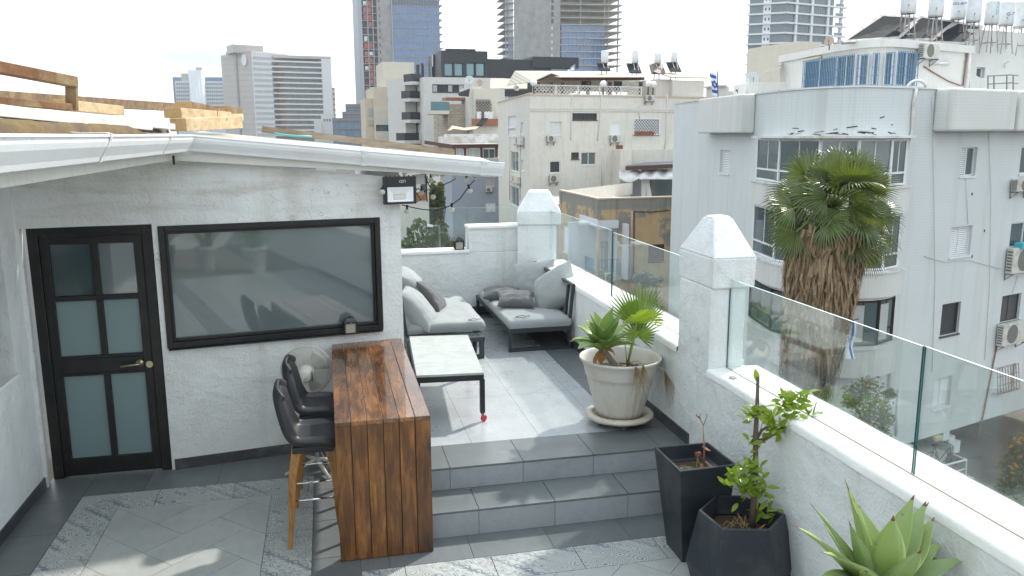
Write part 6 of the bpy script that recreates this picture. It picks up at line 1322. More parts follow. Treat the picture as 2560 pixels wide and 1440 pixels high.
# recessed balcony interior
mb=MB(); iw=stucco('balcony_white',(.66,.68,.72),6,.2,(.4,.38,.35),.3); mb.fbox(FW1,bal1[0]-.5,FW1.L+.5,bal1[2]-.2,bal1[3]+.15,-1.7,-1.5); mb.fbox(FW2,-1.2,bal2[1]+.3,bal1[2]-.2,bal1[3]+.15,-1.72,-1.52); mb.fbox(FW2,bal2[1]-.001,bal2[1]+.2,bal1[2]-.2,bal1[3]+.1,-1.5,-.16); mb.fbox(FW1,bal1[0]-.2,bal1[0]+.001,bal1[2]-.2,bal1[3]+.1,-1.5,-.16); mb.build('balcony_recess',iw,wh)
mb=MB(); mb.prism([tuple(FW1.p(bal1[0]-.3,0,-1.7))[:2],tuple(FW1.p(bal1[0],0,.3))[:2],tuple(FW1.p(FW1.L,0,.45))[:2],tuple(FW2.p(bal2[1],0,.3))[:2],tuple(FW2.p(bal2[1],0,-1.7))[:2]],bal1[2]-.9,bal1[2]+.02); mb.prism([tuple(FW1.p(bal1[0]-.3,0,-1.7))[:2],tuple(FW1.p(bal1[0],0,.0))[:2],tuple(FW1.p(FW1.L-.05,0,.0))[:2],tuple(FW2.p(bal2[1],0,.0))[:2],tuple(FW2.p(bal2[1],0,-1.7))[:2]],bal1[3],bal1[3]+.12); mb.build('balcony_slab',m_wp,wh)
mb=MB(); mb.fbox(FW1,bal1[0],FW1.L,bal1[3]-.05,bal1[3]+.42,.002,.03); mb.fbox(FW2,0,bal2[1],bal1[3]-.12,bal1[3]+.36,.002,.03); mb.build('white_balcony_lintel',iw,wh)
mb=MB(); u=FW1.rect(1464,598,1490,655,n=-1.45); mb.fbox(FW1,*u,-1.5,-1.45); u=FW2.rect(1503,604,1521,672,n=-1.45); mb.fbox(FW2,u[0],u[1],u[2],u[3],-1.51,-1.46); mb.build('balcony_door',plain('taupe_door',(.33,.28,.25),.6),wh)
mb=MB(); u=FW2.rect(1505,606,1512,670,n=-1.42); mb.fbox(FW2,*u,-1.45,-1.42); mb.build('door_glass',m_curt,wh)
mb=MB(); m_blue=plain('blue_railing',(.07,.20,.42),.5)
for F_,a,b in ((FW1,bal1[0]-1.2,FW1.L),(FW2,0,bal2[1])):
    k=int((b-a)/.18)
    for i in range(k+1): uu=a+(b-a)*i/k; mb.fbox(F_,uu-.012,uu+.012,bal1[2],bal1[2]+.95,.22,.245)
    for vv in (.06,.95): mb.fbox(F_,a,b,bal1[2]+vv-.02,bal1[2]+vv+.02,.215,.25)
mb.build('balcony_railing',m_blue,wh)
window(FW1,wh,lw1,'shutter2',.08,m_white,m_shut,label='tall white shuttered window'); window(FW2,wh,rw1,'shutter2',.10,m_brownwood,m_int,label='brown framed shuttered window'); window(FW2,wh,b3,'shutter2',.1,m_white,m_shut)
acunit(FW2,(1513,683,1540,705),'air conditioner under the blue railed balcony of the weathered house',.1)
pipe([PF(FW2,1580,528,.06),PF(FW2,1577,640,.06),PF(FW2,1572,760,.06)],.07,plain('pink_pipe',(.50,.33,.27),.7),wh); pipe([PF(FW2,1586,528,.04),PF(FW2,1584,700,.04)],.035,m_shutd,wh,'cable'); pipe([PF(FW2,1586,529,.04),PF(FW2,1630,530,.04),PF(FW2,1674,525,.04)],.03,m_shutd,wh,'cable')
# dry shrub shadow on the wall: a leafless bush standing in the yard below
# ---------- grey blue house and red brown roof house ----------
m_gb=stucco('blue_grey_plaster',(.34,.38,.44),6,.15,(.28,.28,.28),.25,True,.03)
gh=thing('grey_blue_house','blue grey rendered house seen below the gutter, behind the string lights','house',(20,84,GZ)); FG=Fr(tuple(atY(1130,430,84))[:2],R(6)); zg=FG.uv(1200,404)[1]
wa1=FG.rect(1214,445,1236,466); wa2=FG.rect(1214,509,1238,530)
mb=MB(); mb.wall(FG,0,9,GZ,zg,[wa1],.15); mb.fbox(FG,0,9,zg-.2,zg,-8,-.01); mb.fbox(FG,-.02,.0,GZ,zg,-8,-.0); mb.build('wall',m_gb,gh); window(FG,gh,wa1,'slide',.1,m_crm2,m_curt)
mb=MB(); mb.fbox(FG,*wa2,.0,.05); mb.build('white_shutter_box',m_ledge,gh); mb=MB(); mb.fbox(FG,-.3,9.2,zg,zg+.35,-8,.35); mb.build('cornice',m_ledge,gh)
acunit(FG,(1215,469,1231,480),'small air conditioner on the blue grey house')
rb_=thing('glazed_penthouse','red brown framed glazed penthouse with a flat white roof right above the gutter end','penthouse',tuple(FG.p(4,zg+.35,-1))); Fq=Fr(tuple(FG.p(-.6,0,-.6))[:2],R(6)); 
q0,q1=Fq.uv(1135,400)[0],Fq.uv(1246,400)[0]; zt1=Fq.uv(1190,361)[1]; zt2=Fq.uv(1190,370)[1]; 
mb=MB(); mb.fbox(Fq,q0-.2,q1+.3,zt2,zt1,-6,.2); mb.hexa([Fq.p(q0-.2,zt2,.2),Fq.p(q0-.2,zt2,.0),Fq.p(q0-1.9,zt2+.4,-5),Fq.p(q0-1.9,zt2+.4,-5.2)]+[Fq.p(q0-.2,zt1,.2),Fq.p(q0-.2,zt1,.0),Fq.p(q0-1.9,zt1+.4,-5),Fq.p(q0-1.9,zt1+.4,-5.2)]); 
for xx in (1137,1163,1204,1242): u=Fq.uv(xx,390)[0]; mb.fbox(Fq,u-.12,u+.12,zg+.1,zt2,-.3,.0)
mb.build('frame',m_brownwood,rb_); mb=MB(); mb.fbox(Fq,q0-.3,q1+.3,zt1,zt1+.08,-6,.3); mb.fbox(Fq,q0-.1,q1,zt1+.08,Fq.uv(1190,341)[1],-6.2,-3.5); mb.build('roof',m_ledge,rb_)
for (xa,xb,pm) in ((1140,1160,m_curt),(1166,1201,m_curt),(1208,1238,m_pane)): window(Fq,rb_,(Fq.uv(xa,390)[0],Fq.uv(xb,390)[0],zg+.3,zt2-.1),'slide',.1,m_white,pm)
# balconied facade left of the blue grey house, mostly below the gutter
bf=thing('balcony_house','pale house with stacked small balconies between the trees and the blue grey house','house',tuple(atY(1115,500,88))); FH=Fr(tuple(atY(1100,500,88))[:2],R(10)); mb=MB(); u=FH.rect(1102,430,1131,640); mb.fbox(FH,u[0],u[1],GZ,FH.uv(1115,425)[1],-5,0); mb.build('wall',m_crm2,bf); 
for y in (455,478,520,560): 
    mb=MB(); uu=FH.rect(1108,y,1133,y+8,n=.8); mb.fbox(FH,uu[0],uu[1],uu[2],uu[2]+.12,.01,.8); k=9
    for i in range(k): mb.fbox(FH,uu[0]+(uu[1]-uu[0])*i/(k-1)-.02,uu[0]+(uu[1]-uu[0])*i/(k-1)+.02,uu[2]+.12,uu[2]+.75,.74,.78)
    mb.build('balcony',m_ledge,bf)
for y in (440,500): window(FH,bf,FH.rect(1106,y-12,1118,y+16),'slide',-.02,m_white,m_pane)
tn=thing('garden_house','tan house wall with an orange timber screen seen under the floodlight','house',tuple(atY(1050,520,70))); Fn=Fr(tuple(atY(1000,520,70))[:2],R(4)); mb=MB(); u=Fn.rect(1000,420,1072,560); mb.fbox(Fn,u[0],u[1],GZ,u[3],-5,0); mb.build('wall',m_crm2,tn)
mb=MB(); uu=Fn.rect(1038,480,1068,501); 
for i in range(9): mb.fbox(Fn,uu[0]+(uu[1]-uu[0])*i/9,uu[0]+(uu[1]-uu[0])*(i+.85)/9,uu[2],uu[3],.005,.06)
mb.build('timber_screen',woodmat('orange_screen',2,(.16,.07,.02),(.30,.14,.05),(.40,.20,.08),.7,0,.4),tn); window(Fn,tn,Fn.rect(1052,430,1066,478),'slide',-.02,m_shutd,m_pane)
# shed, street lamp and street seen through the far glass panel
sh=thing('shed','low shed with a grey corrugated roof seen through the far glass panel','shed',tuple(atZ(1080,600,GZ+3))); p=[atZ(1035,590,GZ+3),atZ(1064,614,GZ+3),atZ(1118,602,GZ+3.3),atZ(1085,577,GZ+3.6)]; mb=MB(); mb.hexa(p+[q+V((0,0,.15)) for q in p]); mb.build('roof',plain('shed_roof',(.42,.42,.40),.7,0,.12,.4),sh); mb=MB(); mb.prism([(q.x,q.y) for q in p],GZ,GZ+2.9); mb.build('wall',m_tanw,sh)
lp2=thing('street_lamp','street lamp with a white curved head among the trees beyond the far glass','street lamp',tuple(atY(1100,620,55))); mb=MB(); b_=atY(1101,640,55); t_=atY(1098,566,55); mb.tube([b_,t_,atY(1092,564,55),atY(1081,566,55)],.06,6); mb.build('pole',m_iron,lp2); mb=MB(); mb.bar(atY(1082,565,55),atY(1068,564,55),.22,.14); mb.build('lamp_head',m_white,lp2)
# ---------- trees ----------
def crown(mb,c,rx,ry,rz,n,ls,rnd,shell=.55,m=0):
    for _ in range(n):
        d=V((rnd.gauss(0,1),rnd.gauss(0,1),rnd.gauss(0,1))).normalized(); k=shell+(1-shell)*rnd.random(); k*=1+.22*noise.noise(d*2.2+V(c)*.3)
        p=V(c)+V((d.x*rx*k,d.y*ry*k,d.z*rz*k)); a=V((rnd.uniform(-1,1),rnd.uniform(-1,1),rnd.uniform(-.3,1))).normalized(); s=a.orthogonal().normalized(); s=Matrix.Rotation(rnd.uniform(0,6.3),3,a)@s; t=a.cross(s); l=ls*rnd.uniform(.6,1.3)
        mb.add([p-s*l,p+t*l*.5,p+s*l,p-t*l*.5],[(0,1,2,3)],m)
m_tr=[leafmat('tree_leaf_dark',(.02,.045,.012),(.06,.10,.025),.5,.2),leafmat('tree_leaf_mid',(.04,.075,.015),(.10,.14,.03),.5,.25)]; m_trunk=plain('tree_bark',(.10,.075,.05),.9,0,.4,6)
def tree(label,base,top,r_,seed,mi=0,n=1700,ls=.32,name='tree'):
    base=V(base); rnd=random.Random(seed); H=top-base.z; t=thing(name,label,'tree',tuple(base)); c=base+V((0,0,H*.62)); mb=MB(); mb.tube([base,base+V((.1,0,H*.3)),base+V((.2,.1,H*.55))],[H*.025,H*.02,H*.012],7)
    for k in range(5): a=rnd.uniform(0,6.28); mb.tube([base+V((.1,0,H*.3)),base+V((math.cos(a)*r_*.4,math.sin(a)*r_*.4,H*.55)),base+V((math.cos(a)*r_*.75,math.sin(a)*r_*.75,H*.75))],[H*.012,H*.008,H*.004],5)
    mb.build('trunk',m_trunk,t,smooth=True); mb=MB()
    for k in range(9):
        d=V((rnd.gauss(0,1),rnd.gauss(0,1),rnd.gauss(0,.8))).normalized(); cc=c+V((d.x*r_*.55,d.y*r_*.55,d.z*H*.22)); crown(mb,cc,r_*rnd.uniform(.4,.62),r_*rnd.uniform(.4,.62),H*rnd.uniform(.13,.2),n//9,ls,rnd,.5)
    mb.build('crown',m_tr[mi],t); return t
b_=atY(1055,620,62); tree('bushy dark green tree seen through the far glass panel',(b_.x,b_.y,GZ),atY(1055,522,62).z,2.1,5,0,1800,.28)
b_=atY(1095,600,72); tree('tall slim dark green tree hanging behind the string lights',(b_.x,b_.y,GZ),atY(1095,440,72).z,1.0,8,1,1600,.28)
b_=atY(1110,600,66); tree('smaller green tree right of the bushy one beyond the far glass',(b_.x,b_.y,GZ),atY(1110,535,66).z,1.2,9,1,1000,.28)
# ---------- tall fan palm in front of the grey block ----------
PD=21.5; pk=atY(2080,522,PD); pb_=atY(2008,1000,PD); pbase=V((pb_.x,pb_.y,GZ))
pl=thing('palm_tree','tall fan palm with a shaggy skirt of dead brown fronds before the grey block','palm tree',tuple(pbase)); mb=MB()
tk=[pbase,pb_,atY(2022,900,PD),atY(2040,780,PD),atY(2055,660,PD),pk]; mb.tube(tk,[.42,.40,.42,.45,.5,.35],14); mb.build('trunk',plain('palm_trunk',(.11,.09,.075),.95,0,.4,6,bump=.8,bs=14),pl,smooth=True)
m_frd=leafmat('palm_frond',(.030,.060,.016),(.13,.18,.04),.30,.25,.4,1.2); m_frt=leafmat('palm_frond_tip',(.20,.19,.06),(.34,.27,.12),.6,.2); m_skirt=leafmat('dead_frond',(.15,.095,.052),(.42,.30,.18),.9,.08)
m_skirt2=leafmat('old_grey_frond',(.07,.06,.05),(.17,.145,.115),.9,.05)
rnd=random.Random(4); random.seed(4); mb=MB(); pt=MB()
for k in range(54):
    f=k/53; el=R(84-134*f+rnd.uniform(-10,10)); az=k*2.39996+rnd.uniform(-.3,.3); d=V((math.cos(az)*math.cos(el),math.sin(az)*math.cos(el),math.sin(el))); Lp=rnd.uniform(.45,1.25)*(.9 if f<.2 else 1.0); hub=pk+d*Lp+V((0,0,-.12*Lp*math.cos(el)))
    pt.tube([pk+d*.1,pk+d*(Lp*.6)+V((0,0,.03)),hub],[.03,.022,.016],5); dh=V((math.cos(az),math.sin(az),0)); side=V((-dh.y,dh.x,0))
    ax=d+V((0,0,rnd.uniform(-.55,.10)-.25*f))+side*rnd.uniform(-.45,.45)
    if k%2: nr=V((0,0,1))+side*rnd.uniform(-1.2,1.2)-dh*rnd.uniform(-.1,.5)
    else: nr=dh*.5+V((rnd.uniform(-.6,.6),-.9,rnd.uniform(.1,.6)))
    fan_leaf(mb,hub,ax,nr,rnd.uniform(.84,1.12),24,R(rnd.uniform(135,190)),rnd.uniform(.05,.38),.58,0,1)
for (px_,py_,dx_,dz_,rr_) in ((2170,470,.8,.35,.95),(2185,530,.9,-.05,1.0),(2190,585,.85,-.35,.95),(2165,620,.6,-.75,.95),(1985,520,-.9,.1,.95),(1990,580,-.8,-.4,.9),(2060,600,-.1,-1,1.0),(2110,610,.25,-1,1.0),(2140,440,.5,.8,.9),(2010,440,-.6,.7,.9)):
    hub=atY(px_,py_,PD-rnd.uniform(.3,.9)); pt.tube([pk,pk.lerp(hub,.6)+V((0,0,.10)),hub],[.03,.022,.016],5); fan_leaf(mb,hub,(dx_,-.25,dz_),(rnd.uniform(-.3,.3),-.9,.55),rr_,24,R(rnd.uniform(120,165)),rnd.uniform(.08,.3),.55,0,1)
pt.build('petioles',m_pet,pl,smooth=True); mb.build('crown',[m_frd,m_frt],pl)
mb=MB(); mg=MB()
def skpt(t):
    i=t*(len(tk)-2); j=1+min(int(i),len(tk)-3); fr=i-int(i) if t<1 else 1.0
    return tk[j].lerp(tk[j+1],fr)
for k in range(3600):
    t=rnd.random()**.8; base=skpt(t*.93+.02); az=rnd.uniform(0,6.283); up_=t; rad=.60+.42*t+rnd.uniform(0,.14); d=V((math.cos(az),math.sin(az),0)); L=rnd.uniform(.45,1.1)*(1 if t>.3 else .7); p=base+d*rad; w_=rnd.uniform(.012,.045)*(1 if t>.35 else .6); s=V((-d.y,d.x,0)); out=rnd.uniform(-.02,.16)*(1+t)
    q1=p+d*out*.5+V((0,0,-L*.5))+s*rnd.uniform(-.08,.08); q2=p+d*(out*.4-.06)+V((0,0,-L))+s*rnd.uniform(-.16,.16); mbx=mb if t>.30+rnd.uniform(-.06,.06) else mg
    mbx.add([p-s*w_,p+s*w_,q1+s*w_*1.1,q1-s*w_*1.1,q2+s*w_*.2,q2-s*w_*.2],[(0,1,2,3),(3,2,4,5)])
for k in range(30):
    az=rnd.uniform(0,6.283); d=V((math.cos(az),math.sin(az),-.9)); hub=pk+V((math.cos(az)*.75,math.sin(az)*.75,-.75+rnd.uniform(-.5,.2))); fan_leaf(mb,hub,(d.x*.25,d.y*.25,-1),(d.x,d.y,.2),rnd.uniform(.7,1.0),11,R(rnd.uniform(25,55)),.05,.2,0,0,jit=.3)
mb.build('dead_skirt',m_skirt,pl); mg.build('trunk_fibres',m_skirt2,pl)
flag('white and blue striped flag hung inside the dark framed bay window behind the palm',((2141,800),(2096,803),(2134,896),(2090,893)),23.7,((2090,801),(2145,797)))
# ---------- courtyard below the grey block ----------
def at_g(x,y,z=GZ): return atZ(x,y,z)
bush_c=atY(2175,1010,22.2); bs_=thing('tree','leafy green tree with some yellowing leaves against the grey block, seen through the glass','tree',(bush_c.x,bush_c.y,GZ)); rnd=random.Random(31); mb=MB()
mb.tube([(bush_c.x,bush_c.y,GZ),(bush_c.x,bush_c.y,bush_c.z-1.2),tuple(bush_c)],[.12,.09,.04],7)
for k in range(7): a=rnd.uniform(0,6.28); mb.tube([bush_c+V((0,0,-1)),bush_c+V((math.cos(a)*.6,math.sin(a)*.6,.0+rnd.uniform(-.3,.4)))],[.03,.012],5)
mb.build('trunk',m_trunk,bs_); mb=MB()
for (x_,y_,r_) in ((2140,985,.42),(2175,970,.45),(2160,1030,.5),(2200,1010,.42),(2185,1060,.48),(2150,1070,.4),(2215,1045,.3),(2125,1000,.3),(2205,1085,.3),(2225,985,.18)): crown(mb,atY(x_,y_,22.2+rnd.uniform(-.4,.4)),r_,r_,r_,330,.058,rnd,.35)
mb.build('crown',leafmat('yellowing_leaf',(.05,.10,.015),(.24,.23,.03),.5,.3),bs_)
ob=thing('flowering_shrub','dark green shrub with small orange flowers at the right edge below the glass','shrub',tuple(at_g(2545,1210))); c0=atY(2560,1180,20.5); mb=MB(); 
for (x_,y_,r_) in ((2560,1120,.55),(2535,1170,.5),(2580,1180,.7),(2550,1230,.7),(2520,1240,.5),(2590,1100,.5),(2545,1270,.7)): crown(mb,atY(x_,y_,20.5+rnd.uniform(-.4,.4)),r_,r_,r_,420,.075,rnd,.4)
mb.build('crown',m_tr[0],ob); mb=MB()
for k in range(46): crown(mb,atY(rnd.uniform(2520,2600),rnd.uniform(1085,1260),19.95+rnd.uniform(0,.3)),.05,.05,.05,7,.04,rnd)
mb.build('flowers',leafmat('orange_petal',(.50,.14,.01),(.65,.25,.02),.5,.2),ob); mb=MB(); mb.tube([(c0.x,c0.y,GZ),(c0.x,c0.y,c0.z-.3)],.06,6); mb.build('trunk',m_trunk,ob)
hr=thing('handrail','white tubular handrail beside the steps under the grey block','handrail',tuple(at_g(2420,1190))); mb=MB(); gq=lambda x,y,d=24.0: atY(x,y,d)
A_=[(2384,1136,25.5),(2416,1149,24.2),(2353,1166,24.2),(2434,1196,23.0)]
mb.tube([gq(*A_[0]),gq(*A_[1]),gq(*A_[2]),],.035,6); mb.tube([gq(2360,1168,24.2),gq(*A_[3])],.03,6); mb.tube([gq(2361,1188,24.2),gq(2412,1172,24.2)],.03,6)
for (x_,y_,d_,h_) in ((2416,1149,24.2,42),(2359,1166,24.2,24),(2428,1194,23.0,36)): mb.tube([gq(x_,y_,d_),gq(x_-1,y_+h_,d_)],.03,6)
mb.build('rails',m_ledge,hr)
bk=thing('bicycle','dark bicycle leaning in the shade under the grey block','bicycle',tuple(at_g(2350,1160))); m_bk=plain('bicycle_black',(.02,.02,.02),.5); c1=gq(2325,1150,26.2); c2=gq(2378,1152,26.6)
for c_ in (c1,c2):
    mb=MB(); mb.tube([c_+V((.33*math.cos(a),.05*math.cos(a),.33*math.sin(a))) for a in [2*math.pi*i/24 for i in range(25)]],.022,6)
    for i in range(8): a=2*math.pi*i/8; mb.tube([c_,c_+V((.32*math.cos(a),.05*math.cos(a),.32*math.sin(a)))],.004,4)
    mb.build('wheel',m_bk,bk)
mb=MB(); se=c1+V((.18,.03,.55)); he=c2+V((-.12,0,.62)); pd=c1.lerp(c2,.42)+V((0,0,-.02)); 
for a,b in ((c1,se),(c1,pd),(se,pd),(se,he),(pd,he),(he,c2)): mb.tube([a,b],.02,6)
mb.build('frame',m_bk,bk); mb=MB(); mb.bar(se+V((-.12,0,.05)),se+V((.13,0,.06)),.09,.05); mb.build('saddle',m_bk,bk); mb=MB(); mb.tube([he+V((-.1,-.25,.12)),he+V((0,0,.1)),he+V((-.1,.25,.12))],.016,6); mb.tube([he,he+V((0,0,.1))],.016,6); mb.build('handlebar',m_bk,bk)
FA=Fr(tuple(atY(2240,1130,21.5))[:2],R(17)); acunit(FA,(2245,1119,2282,1150),'large cream air conditioner standing low against the grey block, behind the parapet',0,.45)
mb=MB(); u=FRt.rect(2194,1080,2218,1096,n=.06); mb.fbox(FRt,*u,.01,.06); tag(mb.build('wall_sign',plain('blue_sign',(.03,.17,.42),.5)),'small blue and white sign on the grey block near the ground','sign')
mb=MB(); u=FRt.rect(2341,1092,2358,1103,n=.2); mb.fbox(FRt,*u,.01,.2); tag(mb.build('wall_lamp',plain('yellow_lamp',(.50,.43,.22),.5),bevel=.03),'small yellowish lamp on the lower edge of the grey block','wall lamp')
# curved shrub-less dry bush in front of the weathered house
tt=thing('small_tree','slim grey green tree on a thin stem in front of the weathered house','tree',tuple(atY(1642,860,40))); mb=MB(); b0_=atY(1643,800,40); mb.tube([(b0_.x,b0_.y,GZ),tuple(b0_),tuple(atY(1640,715,40))],[.08,.06,.04],6); mb.build('trunk',m_trunk,tt); mb=MB(); rnd=random.Random(12)
for (x_,y_,r_) in ((1592,698,.35),(1612,692,.42),(1632,705,.42),(1615,712,.35),(1648,700,.22)): crown(mb,atY(x_,y_,40),r_,r_,r_*.7,200,.10,rnd,.2)
mb.build('crown',leafmat('grey_leaf',(.045,.06,.05),(.09,.11,.09),.6,.15),tt)
# ---------- mid distance blocks left of centre ----------
m_off=stucco('white_render',(.64,.63,.60),4,.1,(.48,.42,.35),.25,True,.05); m_bei=stucco('beige_render',(.60,.53,.42),4,.1,(.42,.34,.25),.3,True,.05); m_bei2=stucco('pale_beige_render',(.63,.59,.51),4,.1,(.45,.38,.30),.3,True,.05); m_blackc=plain('black_cladding',(.022,.026,.033),.5,0,.25,.4); m_teal=plain('teal_glass',(.10,.22,.25),.08,0,.35,.15,spec=.9); m_stone=N('beige_stone_block'); _b=m_stone.n('TexBrick',i_Vector=m_stone.scaled(1,1,1,(R(90),0,0)),i_Scale=.8); _b.inputs['Color1'].default_value=(.38,.32,.25,1); _b.inputs['Color2'].default_value=(.45,.39,.31,1); _b.inputs['Mortar'].default_value=(.30,.25,.2,1); m_stone=m_stone.set(_b.outputs[0],.85)
def FY(x,y,D,ang=0): return Fr(tuple(atY(x,y,D))[:2],R(ang))
def block(F,px,dep,mat_,par_,name='wall',n=0.0,zb=None,holes=(),hd=.2):
    u=F.rect(*px,n=n); z0=GZ if zb is None else zb; hs_=[F.rect(*h,n=n) for h in holes]; mb=MB(); mb.wall(F,u[0],u[1],z0,u[3],hs_,hd,n=n)
    P=F.p; mb.add([P(u[0],u[3],n),P(u[1],u[3],n),P(u[1],u[3],n-dep),P(u[0],u[3],n-dep)],[(0,1,2,3)]); mb.add([P(u[0],z0,n),P(u[0],u[3],n),P(u[0],u[3],n-dep),P(u[0],z0,n-dep)],[(0,1,2,3)]); mb.add([P(u[1],z0,n),P(u[1],u[3],n),P(u[1],u[3],n-dep),P(u[1],z0,n-dep)],[(3,2,1,0)])
    mb.build(name,mat_,par_); return u,hs_
# white balconied block
wb=thing('apartment_block','white apartment block with dark railed corner balconies under the black penthouse','apartment building',tuple(atY(1090,300,110))); F=FY(1060,300,110,4)
_,hs_=block(F,(1061,194,1262,370),14,m_off,wb,holes=((1081,211,1160,231),)); u0,u1,v0,v1=hs_[0]
window(F,wb,hs_[0],'plain',.2,m_shutd,m_blackc,label='long dark ribbon window'); 
for (a,b) in ((1083,1093),(1121,1131),(1148,1159)): mb=MB(); q=F.rect(a,213,b,229); mb.fbox(F,*q,-.16,-.12); mb.build('blind',m_curt,wb)
Fs=FY(1030,300,113,28); 
mb=MB(); q=Fs.rect(1030,196,1062,370); mb.fbox(Fs,q[0],q[1]+.2,GZ,q[3],-6,-1.6); mb.build('side_wall',m_off,wb)
for (yt,yb,xa) in ((190,205,1031),(222,247,1025),(262,300,1026),(312,352,1012)):
    mb=MB(); s=Fs.rect(xa,yb-1,1062,yb+7,n=.5); mb.fbox(Fs,s[0],s[1],s[2],s[3],-1.6,.5); o=mb.build('balcony_slab',m_off,wb); mb=MB(); n_=12
    mb.fbox(Fs,s[0],s[0]+.06,s[3],s[3]+1.0,-1.6,.5); mb.fbox(Fs,s[0]+.06,s[0]+(s[1]-s[0])*.72,s[3],s[3]+1.0,.42,.48); mb.build('balcony_railing',m_blackc,o)
    mb=MB(); d=Fs.rect(1042,yb-22,1049,yb-2,n=-1.5); mb.fbox(Fs,d[0],d[1],s[3],s[3]+2.4,-1.6,-1.5); d=Fs.rect(1055,yb-28,1060,yb-2,n=-1.4); mb.fbox(Fs,d[0],d[1],s[3],s[3]+2.6,-1.6,-1.4); mb.build('balcony_door',m_int,wb)
bp_=thing('black_penthouse','black clad glazed penthouse with large windows on the white block','penthouse',tuple(atY(1200,190,116))); F2=FY(1103,190,114,3)
h4=((1110,157,1133,191),(1135,157,1158,191),(1165,157,1187,191),(1189,157,1212,191)); _,hs_=block(F2,(1103,127,1219,196),10,m_blackc,bp_,holes=h4,zb=atY(1150,200,114).z)
for h in hs_: window(F2,bp_,h,'plain',.2,m_blackc,m_teal,fw=.12)
mb=MB(); q=F2.rect(1219,149,1378,198,n=-.5); mb.fbox(F2,q[0],q[1],q[2]-2,q[3],-9,-.5); q=F2.rect(1330,143,1445,170,n=-.5); mb.fbox(F2,q[0],q[1],q[2],q[3],-9,-.2); mb.build('side_wing',m_blackc,bp_)
mb=MB(); q=F2.rect(1368,172,1440,196,n=-.6); mb.fbox(F2,q[0],q[1],q[2]-2,q[3],-9,-.6); mb.build('wing_glazing',m_teal,bp_); mb=MB(); q=F2.rect(1116,122,1191,127,n=-2)
for i in range(4): w_=(q[1]-q[0])/4; mb.fbox(F2,q[0]+i*w_,q[0]+(i+.9)*w_,q[2]-.2,q[3],-3,-2)
mb.build('roof_units',m_blackc,bp_); Fsd=FY(1083,190,119,50); mb=MB(); q=Fsd.rect(1081,140,1103,168); mb.add([Fsd.p(q[0],q[2],0),Fsd.p(q[1],F2.uv(1103,150)[1],0),Fsd.p(q[1],F2.uv(1103,127)[1],0),Fsd.p(q[0],q[2]+1.6,0)],[(0,1,2,3)]); mb.build('metal_side_panel',plain('brushed_panel',(.45,.48,.50),.3,.6),bp_,solid=.2); mb=MB(); q=Fsd.rect(1084,158,1103,192); mb.fbox(Fsd,q[0],q[1],q[2]-1,q[3]-.5,-.5,-.3); mb.build('side_glazing',m_teal,bp_)
# low roofscape right of the white block
rs=thing('stone_house','beige stone block house with a glass balcony and wall lattice, behind the gutter end','house',tuple(atY(1180,300,95))); F3=FY(1120,300,95,3)
block(F3,(1120,260,1186,370),9,m_stone,rs,holes=()); mb=MB(); q=F3.rect(1159,294,1178,316); mb.fbox(F3,*q,.01,.06); mb.build('door',plain('grey_shutter_door',(.28,.29,.30),.6),rs); mb=MB(); q=F3.rect(1113,244,1168,250); mb.fbox(F3,*q,-2,.4); mb.build('timber_beam',m_terra,rs)
mb=MB(); q=F3.rect(1073,277,1119,286); mb.fbox(F3,*q,-3,1); mb.build('balcony_slab',m_bei2,rs); mb=MB(); q=F3.rect(1073,255,1119,277); mb.fbox(F3,q[0],q[1],q[2],q[3],.9,.95); mb.build('balcony_glass',m_teal,rs)
wr=thing('white_roof_house','white rooftop house with lattice screen, dishes and awnings between the white and cream blocks','house',tuple(atY(1215,260,92))); F4=FY(1180,260,92,2)
block(F4,(1186,222,1250,370),8,m_bei2,wr,holes=()); block(F4,(1172,217,1204,262),5,m_off,wr,'upper_room',n=-.8,zb=3.5); mb=MB(); q=F4.rect(1190,255,1229,300,n=.12); lattice(mb,F4,q[0],q[1],q[2],q[3],.35,.12,.05); mb.build('lattice_screen',m_shutd,wr); mb=MB(); q=F4.rect(1190,249,1226,256,n=.1); mb.fbox(F4,*q,.02,.12); mb.build('louvre',m_iron,wr)
mb=MB(); 
for a in (1192,1211,1222): q=F4.rect(a,279,a+11,297,n=.25); mb.fbox(F4,*q,.14,.25)
mb.build('white_boxes',m_ledge,wr); mb=MB(); q=F4.rect(1180,297,1250,314,n=.4); mb.fbox(F4,*q,.1,.4); mb.build('terracotta_wall',m_terra,wr)
mb=MB(); p=[atY(1190,316,89),atY(1205,298,91),atY(1220,298,91),atY(1206,316,89)]; mb.hexa(p+[q+V((0,-.02,.12)) for q in p]); mb.build('leaning_panel',m_solarback,wr)
mb=MB(); q=F4.rect(1115,335,1247,352,n=2.2); mb.fbox(F4,*q,1.0,2.2); mb.build('parapet',m_ledge,wr)
mb=MB(); p=[atY(1118,328,87),atY(1130,314,88),atY(1160,320,88),atY(1197,316,88)]; mb.add(p+[atY(1122,327,86),atY(1135,322,86),atY(1165,326,86),atY(1190,322,86)],[(4,5,1,0),(5,6,2,1),(6,7,3,2)]); mb.build('shade_sail',plain('peach_sail',(.60,.47,.34),.8),wr,solid=.03,label='peach coloured shade sail')
mb=MB(); p=[atY(1146,232,90),atY(1175,222,90),atY(1172,242,90),atY(1148,240,90)]; mb.hexa(p+[q+V((0,.4,.05)) for q in p]); mb.build('black_awning',m_blackc,wr)
mb=MB(); p=[atY(1226,197,96),atY(1258,197,96),atY(1318,200,97),atY(1318,222,94),atY(1225,222,93)]; mb.add(p,[(0,1,2,3,4)]); mb.build('ribbed_canopy',plain('ribbed_beige',(.46,.40,.32),.7,0,.2,.3),wr,solid=.1)
